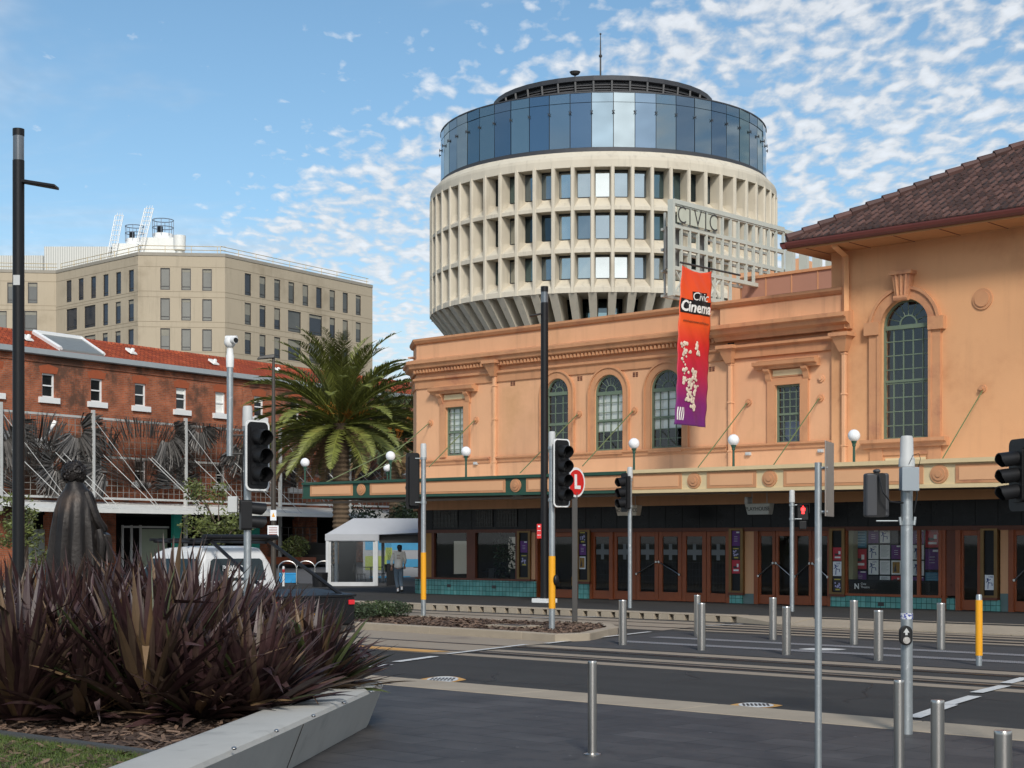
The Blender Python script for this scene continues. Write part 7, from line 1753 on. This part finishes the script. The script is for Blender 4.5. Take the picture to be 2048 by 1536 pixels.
# island signal, four lenses, yellow sleeve
D = (EYE-.15)*F/(1257-H); q = atD(1104, 0, D); p = (q.x, q.y); t = thing('traffic_signal', 'four lens traffic signal on yellow sleeved pole beside the red route sign', 'traffic signal', (p[0], p[1], .13))
po = pole(t, p, .13, zz(895, D), rpx(12.5, D), cap=(zz(863, D)-zz(895, D), rpx(14, D)))
m = MB(); m.lathe([(rpx(12.5, D)+.006, zz(1217, D)), (rpx(12.5, D)+.006, zz(1112, D))], (p[0], p[1], 0), 20); m.build('sleeve', YEL, po, smooth=True)
c = atD(1125, 946, D-.15); lantern(t, c, (rr*.62-ff*.78), 4, zz(900, D)-zz(928.5, D), .36)
clamp(t, p, zz(896, D), rpx(12.5, D), rr, .15); clamp(t, p, zz(1000, D), rpx(12.5, D), rr, .15)
m = MB(); e_ = atD(1112, 1160, D-.05); m.ball((e_.x, e_.y, e_.z), .085, 12, 8, (.6, .8, 1.3)); m.build('push_button', BLACK, t, smooth=True)
# rear-facing signal on the thin pole left, yellow sleeve
D = (EYE-.15)*F/(1231-H); q = atD(847, 0, D); p = (q.x, q.y); t = thing('traffic_signal', 'traffic signal facing away on the yellow sleeved pole nearest the theatre corner', 'traffic signal', (p[0], p[1], .13))
po = pole(t, p, .13, zz(914, D), rpx(10, D), cap=(zz(887, D)-zz(914, D), rpx(12, D)))
m = MB(); m.lathe([(rpx(10, D)+.006, zz(1199, D)), (rpx(10, D)+.006, zz(1105, D))], (p[0], p[1], 0), 20); m.build('sleeve', YEL, po, smooth=True)
c = atD(825, 962, D+.15); lantern(t, c, (ff*.95-rr*.3), 4, zz(900, D)-zz(924, D), .30, white=False)
clamp(t, p, zz(917, D), rpx(10, D), -rr, .2); clamp(t, p, zz(1005, D), rpx(10, D), -rr, .2)
# thin poles across the road with small heads
D = (EYE-FPZ)*F/(1216-H); q = atD(1260, 0, D); p = (q.x, q.y); t = thing('traffic_signal', 'thin grey pole with a small side-on signal head before the glazed doors', 'traffic signal', (p[0], p[1], .1))
pole(t, p, .1, zz(955, D), rpx(8.5, D), cap=(zz(934, D)-zz(955, D), rpx(11, D))); c = atD(1247, 985, D-.1); lantern(t, c, (-rr*.9-ff*.43), 3, zz(950, D)-zz(971, D), .30, white=False, visor=.2); clamp(t, p, zz(960, D), rpx(8.5, D), -rr, .2); clamp(t, p, zz(1013, D), rpx(8.5, D), -rr, .2)
D = (EYE-.06)*F/(1230-H); q = atD(1584, 0, D); p = (q.x, q.y); t = thing('pedestrian_signal', 'thin grey pole with a lit red walking man signal', 'traffic signal', (p[0], p[1], .05))
pole(t, p, .04, zz(1003, D), rpx(9, D), cap=(zz(980, D)-zz(1003, D), rpx(11, D)))
c = atD(1606, 1030, D); cx_ = Vector((c.x, c.y, 0)); fr = frame((c.x, c.y, 0), rr)
m = MB(fr); m.box(-.14, .14, -.12, .0, zz(1040, D), zz(1008, D)); hd = m.build('signal_head', BLACK, t, bevel=.01); m = MB(fr); m.box(-.15, .15, 0, .12, zz(1008, D)-.01, zz(1008, D)+.005); m.box(-.15, -.14, 0, .10, zz(1026, D), zz(1008, D)); m.box(.14, .15, 0, .10, zz(1026, D), zz(1008, D)); m.build('visor', BLACK, hd)
m = MB(fr); zc_m = zz(1020, D); m.ball((0, .01, zc_m+.085), .022, 8, 6, (1, .3, 1)); m.box(-.035, .035, .002, .012, zc_m-.02, zc_m+.06); m.box(-.052, -.04, .002, .012, zc_m-.02, zc_m+.055); m.box(.04, .052, .002, .012, zc_m-.02, zc_m+.055); m.box(-.032, -.006, .002, .012, zc_m-.10, zc_m-.02); m.box(.006, .032, .002, .012, zc_m-.10, zc_m-.02); m.build('red_man', emis('red_led', (1, .03, .03), 3.0), hd)
clamp(t, p, zz(1010, D), rpx(9, D), rr, .25); clamp(t, p, zz(1038, D), rpx(9, D), rr, .25)
m = MB(fr); m.box(-.09, .09, -.1, .0, zz(1058, D), zz(1042, D)); m.build('lower_lens_housing', BLACK, t, bevel=.01)
# near right signal with grey box and antenna housing
D = EYE*F/(1468-H)*.99; q = atD(1813.5, 0, D); p = (q.x, q.y); t = thing('traffic_signal', 'near thick grey signal pole with control box, sticker and push button', 'traffic signal', (p[0], p[1], .02))
po = pole(t, p, .015, zz(934, D), rpx(23.5, D))
m = MB(); m.lathe([(rpx(32, D), zz(934, D)), (rpx(32, D), zz(930, D)), (rpx(31, D), zz(918, D)), (rpx(26.5, D), zz(914, D)), (rpx(25.5, D), zz(878, D)), (rpx(21, D), zz(872, D)), (.01, zz(871, D))], (p[0], p[1], 0), 24); m.build('antenna_housing', GREYP, po, smooth=True)
fr = frame((p[0], p[1], 0), rr); m = MB(fr); w_ = rpx(32, D); m.box(-w_*1.05, w_*.95, .02, .16, zz(981, D), zz(936, D)); m.box(-w_*1.12, w_*1.02, .16, .175, zz(983, D), zz(936, D)); m.build('control_box', mat('blue_grey_box', (.30, .34, .37), .5, var=.06), t, bevel=.006)
m = MB(); a = Vector((p[0], p[1], 0)); m.tube([a-ff*.09+Vector((0, 0, zz(929, D))), a-ff*.12+rr*.03+Vector((0, 0, zz(912, D))), a-ff*.10+rr*.09+Vector((0, 0, zz(908, D))), a-ff*.08+rr*.115+Vector((0, 0, zz(918, D))), a-ff*.06+rr*.10+Vector((0, 0, zz(935, D)))], .003, 5)
m.tube([a-rr*.28-ff*.02+Vector((0, 0, zz(950, D))), a-rr*.26-ff*.12+Vector((0, 0, zz(985, D))), a-rr*.19-ff*.12+Vector((0, 0, zz(1004, D))), a-rr*.05-ff*.06+Vector((0, 0, zz(1006, D)))], .009, 6)
m.tube([a+rr*.08+Vector((0, 0, zz(955, D))), a+rr*.095-ff*.03+Vector((0, 0, zz(990, D))), a+rr*.07+Vector((0, 0, zz(1025, D)))], .008, 6); m.build('cable', BLACK, t, smooth=True)
c = a-rr*.285+ff*.16+Vector((0, 0, zz(990, D))); lantern(t, c, (ff*1.0+rr*.1), 2, zz(950, D)-zz(990, D), .26, board=False, visor=.15)
m = MB(); cb_ = a-rr*.285+Vector((0, 0, 0)); fr2 = frame(cb_, rr); m = MB(fr2); m.box(-.115, .115, -.14, .0, zz(1034, D), zz(946, D)); m.box(-.03, .03, -.1, .01, zz(946, D), zz(938, D)); m.build('signal_back', CHAR, t, bevel=.02)
m = MB(); m.lathe([(rpx(23.5, D)+.008, zz(1050, D)), (rpx(23.5, D)+.008, zz(1042, D))], (p[0], p[1], 0), 20); m.tube([a+Vector((0, 0, zz(1042, D))), a-rr*.30+Vector((0, 0, zz(1042, D)))], .008, 6)
for s in (-1, 1): m.tube([a+rr*.065*s-ff*.03+Vector((0, 0, zz(1050, D))), a+rr*.075*s-ff*.03+Vector((0, 0, zz(1034, D)))], .014, 6)
m.build('clamp', GALV, t, smooth=True)
m = MB(); m.lathe([(rpx(23.5, D)+.002, zz(1238, D)), (rpx(23.5, D)+.002, zz(1226, D))], (p[0], p[1], 0), 24); stk = NT('graffiti_sticker'); n__ = stk.noise(stk.coord('pos'), 28, 2); stk.set(stk.b, 'Base Color', stk.mix(stk.ramp(n__, .50, .54), (.65, .66, .68), (.03, .05, .30))); m.build('sticker', stk.m, po)
fr3 = frame(a-ff*(rpx(23.5, D)+.0)-rr*.03, rr); zb_c = zz(1270, D); m = MB(fr3); pts = []
for cx_, cz_, a0 in ((.0, .035, 0), (.0, .035, 90), (.0, -.035, 180), (.0, -.035, 270)):
    for j in range(7): aa = R(a0+90*j/6); pts.append((.062*math.cos(aa), zb_c+cz_+.062*math.sin(aa)))
m.extr(pts, -.01, .05, 1); pbn = m.build('push_button', BLACK, t, bevel=.008)
m = MB(fr3); m.disc((0, zb_c-.045), .034, .05, .062, 20); m.disc((0, zb_c-.045), .02, .062, .07, 16); m.build('button', SS, pbn)
m = MB(fr3); m.poly([(-.03, .053, zb_c+.03), (0, .053, zb_c+.075), (.03, .053, zb_c+.03), (.012, .053, zb_c+.03), (.012, .053, zb_c+.005), (-.012, .053, zb_c+.005), (-.012, .053, zb_c+.03)]); m.build('arrow', GREYP, pbn)
# plain sign pole with edge-on plate
D = 12.6; q = atD(1636.5, 0, D); p = (q.x, q.y); a = Vector((q.x, q.y, 0)); t = thing('sign_post', 'near thin grey pole carrying a sign plate seen almost edge on', 'sign post', (p[0], p[1], .02))
pole(t, p, .02, zz(925, D), rpx(14, D))
dpl = (ff*.93+rr*.36).normalized(); m = MB(frame(a+rr*.05-ff*.06, dpl)); o = m
m.box(-.02, .36, -.008, .0, zz(1033, D), zz(882, D)); m.build('sign_plate', mat('sign_back_aluminium', (.35, .30, .26), .4, .6), t, bevel=.004)
m = MB()
for py in (936, 1024): m.tube([a, a+rr*.07-ff*.02], .012, 6); m.v = [Vector((v.x, v.y, v.z+(zz(py, D) if v.z < .5 else 0))) for v in m.v]
m.build('bracket', GALV, t)
# signal cut by the right edge, facing left
D = 14.; a = atD(2048, 1085, D); a.z = 0; t = thing('traffic_signal', 'black three lens traffic signal cut by the right edge of the view', 'traffic signal', (a.x, a.y, 0))
c = a+Vector((0, 0, zz(950, D)))-rr*.07; lantern(t, c, (-rr*.97-ff*.22), 3, zz(905, D)-zz(938, D), .27, white=False, visor=.17)
b = a+rr*.16; pole(t, (b.x, b.y), .02, zz(893, D), .055); clamp(t, (b.x, b.y), zz(910, D), .055, -rr, .2); clamp(t, (b.x, b.y), zz(1010, D), .055, -rr, .2)
m = MB(frame(a+rr*.02, rr)); m.box(-.06, .10, -.1, .06, zz(1018, D), zz(890, D)); m.build('signal_back', BLACK, t, bevel=.02)
# red route sign on the flat post
D = 36.1; q = atD(1149.5, 0, D); t = thing('route_sign', 'red oval sign with white L on a flat charcoal post in the island', 'sign', (q.x, q.y, .13))
m = MB(frame((q.x, q.y, 0), rr)); m.box(-rpx(11, D), rpx(11, D), -.03, .03, .12, zz(985, D)); m.build('post', BLACKG, t, bevel=.008)
zc_s = zz(965, D); SFm = frame((q.x, q.y, 0)+Vector((0, 0, 0)) if False else Vector((q.x, q.y, 0))-rr*.0, (rr*.66+ff*.75)); r = rpx(60, D)
m = MB(SFm); m.disc((0, zc_s), r*.95, -.04, .045, 40, r); m.build('sign_rim', WHITE, t, bevel=.006); m = MB(SFm); m.disc((0, zc_s), r*.79, .045, .052, 40, r*.84); m.build('sign_face', RED, t)
text('lettering', 'L', r*1.25, WHITE, lambda pp: SFm((pp[0]+.02, .056+pp[1], zc_s+pp[2])), t, .003, bold=.02)
# tall lamp poles
def lamp(px, D, ytop, ybase, wpx, label, arm, glass_y, lean=0.):
    q = atD(px, 0, D); z0 = zz(ybase, D); t = thing('lamp_pole', label, 'street lamp', (q.x, q.y, z0)); r = rpx(wpx, D); zt = zz(ytop, D)
    g0, g1 = zz(glass_y[1], D), zz(glass_y[0], D)
    m = MB(); m.lathe([(r*1.04, z0), (r, g0-.02)], (q.x, q.y, 0), 24); m.lathe([(r*1.2, z0), (r*1.2, z0+.1), (r*1.05, z0+.14)], (q.x, q.y, 0), 24); m.build('pole', BLACK, t, smooth=True)
    m = MB(); m.lathe([(r, g1), (r, zt)], (q.x, q.y, 0), 24); m.lathe([(r*.45, g0-.02), (r*.45, g1)], (q.x, q.y, 0), 12); m.build('cap', BLACK, t, smooth=True)
    m = MB(); m.lathe([(r*.95, g0-.02), (r*.95, g1)], (q.x, q.y, 0), 24); m.build('glass_lantern', mat('lantern_glass', (.16, .17, .18), .12, .4, var=.4), t, smooth=True)
    ax, ay, aw = arm; zA = zz(ay, D); d = rr if ax > 0 else -rr; fr = frame((q.x, q.y, 0), d); ln = abs(ax)*D/F
    m = MB(fr); m.hexa([(0, -.05, zA-.0), (ln, -.11, zA-.085), (ln, .11, zA-.085), (0, .05, zA-.0)], [(0, -.05, zA+.05), (ln, -.11, zA-.045), (ln, .11, zA-.045), (0, .05, zA+.05)]); m.build('lamp_arm', BLACK, t, bevel=.01)
    return t
lp1 = lamp(37, 22., 258, 1405, 23, 'tall black lamp pole at the left edge with small flat arm', (77, 365, 0), (272, 318))
p_ = atD(37, 0, 22.); m = MB(frame(Vector((p_.x, p_.y, 0))-ff*rpx(24, 22), rr)); m.box(-.045, .045, 0, .006, zz(572, 22), zz(552, 22)); m.build('white_label', GREYP, lp1)
D = (EYE-FPZ)*F/(1205-H); lp2 = lamp(1089, D, 573, 1205, 15, 'tall black lamp pole in front of the first arched window', (-30, 628, 0), (584, 604))
q = atD(1089, 0, D); m = MB(); m.prism([(q.x+.32*math.cos(a)*1.3, q.y+.32*math.sin(a)) for a in [R(45+90*k) for k in range(4)]], FPZ-.02, FPZ+.12); m.build('base_block', WHITE, lp2)
m = MB(frame(Vector((q.x, q.y, 0))-ff*.12-rr*.16, rr)); m.box(-.065, .065, -.01, .01, zz(1077, D), zz(1048, D)); so_ = m.build('parking_sign', RED, lp2); m = MB(frame(Vector((q.x, q.y, 0))-ff*.13-rr*.16, rr))
for k, (w_, h_) in enumerate(((.03, .03), (.05, .01), (.05, .01))): m.box(-w_, w_, .012, .014, zz(1052+k*9, D)-h_, zz(1052+k*9, D)+h_*.4)
m.build('sign_lines', PW, so_)
# small street lamp behind the left signal, with two parking plates
D = 58.; q = atD(547, 0, D); t = thing('street_lamp', 'slim brown street lamp with flat head and two white parking plates', 'street lamp', (q.x, q.y, .15))
m = MB(); m.lathe([(.10, .15), (.085, zz(900, D)), (.05, zz(716, D))], (q.x, q.y, 0), 12); m.build('pole', mat('brown_pole', (.06, .05, .04), .5), t, smooth=True)
m = MB(frame((q.x, q.y, 0), rr)); m.hexa([(-.60, -.12, zz(719, D)), (.05, -.12, zz(716, D)), (.05, .12, zz(716, D)), (-.60, .12, zz(719, D))], [(-.50, -.10, zz(713, D)), (.05, -.08, zz(708, D)), (.05, .08, zz(708, D)), (-.50, .10, zz(713, D))]); m.build('lamp_head', BLACKG, t, bevel=.02)
m = MB(frame(Vector((q.x, q.y, 0))-ff*.10, rr)); m.box(-.10, .12, 0, .01, zz(1041, D), zz(1020, D)); o = m.build('parking_plate', PW, t); m = MB(frame(Vector((q.x, q.y, 0))-ff*.10, rr)); m.box(-.20, .20, 0, .01, zz(1073, D), zz(1051, D)); o2 = m.build('parking_plate', PW, t)
m = MB(frame(Vector((q.x, q.y, 0))-ff*.112, rr)); 
for k in range(5): m.box(-.15, .15, 0, .003, zz(1055+k*3.4, D)-.01, zz(1055+k*3.4, D)+.012)
m.build('plate_text', mat('red_ink', (.35, .12, .1), .6), o2)
m = MB(frame(Vector((q.x, q.y, 0))-ff*.112, rr)); m.poly([(-.05, 0, zz(1034, D)), (.07, 0, zz(1034, D)), (.01, 0, zz(1025, D))]); m.build('plate_symbol', YEL, o)
# ---------------------------------------------------------------- bollards
def bollard(px, ytop, ybase, w_, label, group, near=False, z0=.0):
    D = (EYE-z0)*F/(ybase-H); q = atD(px, 0, D); r = rpx(w_, D); zt = zz(ytop, D); t = thing('bollard', label, 'bollard', (q.x, q.y, z0), group)
    m = MB(); m.lathe([(r, z0), (r, zt-.02)], (q.x, q.y, 0), 32); b_ = m.build('post', SS, t, smooth=True)
    m = MB(); m.lathe([(r*1.015, zt-.022), (r*1.015, zt-.008), (r*.96, zt), (.004, zt+.002)], (q.x, q.y, 0), 32); m.build('cap', SS, t, smooth=True)
    if near: m = MB(); m.lathe([(r*1.9, z0), (r*1.9, z0+.012), (r*1.1, z0+.02)], (q.x, q.y, 0), 28); m.build('base_flange', SS, t, smooth=True)
    return t, q, r
GR1 = 'steel bollards across the tram tracks'; GR2 = 'slim steel bollards on the near footpath'
for a in ((1245.5, 1200, 1290, 16, 'steel bollard at the end of the median island, leftmost on the tracks'), (1394.6, 1190, 1272.6, 13, 'steel bollard partly hidden behind another, second from left on the tracks'), (1403, 1206, 1301, 16, 'steel bollard standing in front of the half hidden one on the tracks'),
          (1546, 1195, 1280, 15, 'steel bollard left of the red man signal pole, farther of its pair'), (1573, 1213, 1310, 17, 'steel bollard in front of the red man signal pole foot'), (1708, 1200.6, 1289, 16, 'steel bollard below the foyer window posters, farther of its pair'),
          (1757, 1220.5, 1321.5, 18.5, 'steel bollard with rust mark left of the push button pole'), (1882, 1206, 1299, 16.5, 'steel bollard between the push button pole and the orange sleeved post')): bollard(*a, GR1, z0=.0)
bollard(1184.5, 1322, 1510, 18, 'slim steel bollard alone on the near paving with round base flange', GR2, True, .02)
for px, yt, w_, lb in ((1798, 1360, 21, 'slim steel bollard in front of the push button pole'), (1875, 1400, 27, 'slim steel bollard second from the right on the near paving'), (2006, 1461, 35, 'slim steel bollard nearest the lower right corner')):
    D = (EYE-.86)*F/(yt-H); bollard(px, yt, H+(EYE-.02)*F/D, w_, lb, GR2, False, .02)
D = EYE*F/(1332-H); q = atD(1958, 0, D); t = thing('sleeved_post', 'short post with bright orange sleeve right of the bollards', 'post', (q.x, q.y, 0)); m = MB(); m.lathe([(rpx(12, D), 0), (rpx(12, D), zz(1192, D)), (rpx(10, D), zz(1189, D))], (q.x, q.y, 0), 20); m.build('post', GALV, t, smooth=True); m = MB(); m.lathe([(rpx(14, D), zz(1311, D)), (rpx(14, D), zz(1200, D))], (q.x, q.y, 0), 20); m.build('sleeve', YEL, t, smooth=True)
# drain grate by the lower right
m = MB(); q = atz(2010, 1466, .02); m.box(q.x-.3, q.x+.4, q.y-.22, q.y-.08, .018, .027); o = m.build('drain_grate', BLACKG); tag(o, 'dark drain grate in the paving at the lower right edge', 'drain')
# unseen trees added behind the camera to shade the foreground and darken the glass
rnd = random.Random(77)

# STREETBITS: wear on the street that has a shape of its own
m = MB(); rnd = random.Random(5)
def crack(p, d, n, st):
    pts = [Vector(p)]
    for k in range(n): d = (d+Vector((rnd.gauss(0, .35), rnd.gauss(0, .35), 0))).normalized(); pts.append(pts[-1]+d*st)
    for a, b in zip(pts, pts[1:]): n_ = Vector((-(b-a).y, (b-a).x, 0)).normalized()*.006; m.poly([a-n_, b-n_, b+n_, a+n_])
for px, py in ((1000, 1345), (1330, 1362), (1560, 1395), (1120, 1372), (1700, 1405)): q = atz(px, py, .003); crack((q.x, q.y, .0035), Vector((rnd.uniform(-1, 1), rnd.uniform(-.4, .4), 0)), 14, .22)
struct(m.build('road_crack', BLACK, fix=False))
m = MB(); q = atz(880, 1475, .02)
for _ in range(46):
    a = rnd.uniform(520, 2000), rnd.uniform(1430, 1530); p = atz(a[0], a[1], .02)
    if a[0] < 790: continue
    r_ = rnd.uniform(.008, .022); m.poly([(p.x+r_*rnd.uniform(.7, 1.2)*math.cos(t), p.y+r_*math.sin(t), .0215) for t in [k*1.05 for k in range(6)]])
struct(m.build('paving_spots', mat('gum_spots', (.15, .145, .14), .8, isl=.6), fix=False))
# ADDEDTREES: out of view, put in for foreground shade and dark reflections
m_ = LEAFS[1]; tr0 = None
for i, (x, dd) in enumerate(((-34, 22), (-24, 26), (-13, 21), (-3, 27), (8, 22), (18, 26), (29, 22), (40, 27))):
    b = rr*x-ff*dd
    if tr0 is None: tr0 = tree('unseen_shade_tree', (b.x, b.y, 0), 19.5, 6.5, 'broad unseen tree added behind the viewpoint for shade', 60, m_, 3400, .42, group='unseen trees added behind the viewpoint for shade')
    else: copy_tree(tr0, (b.x, b.y, 0), rz=i*1.3)
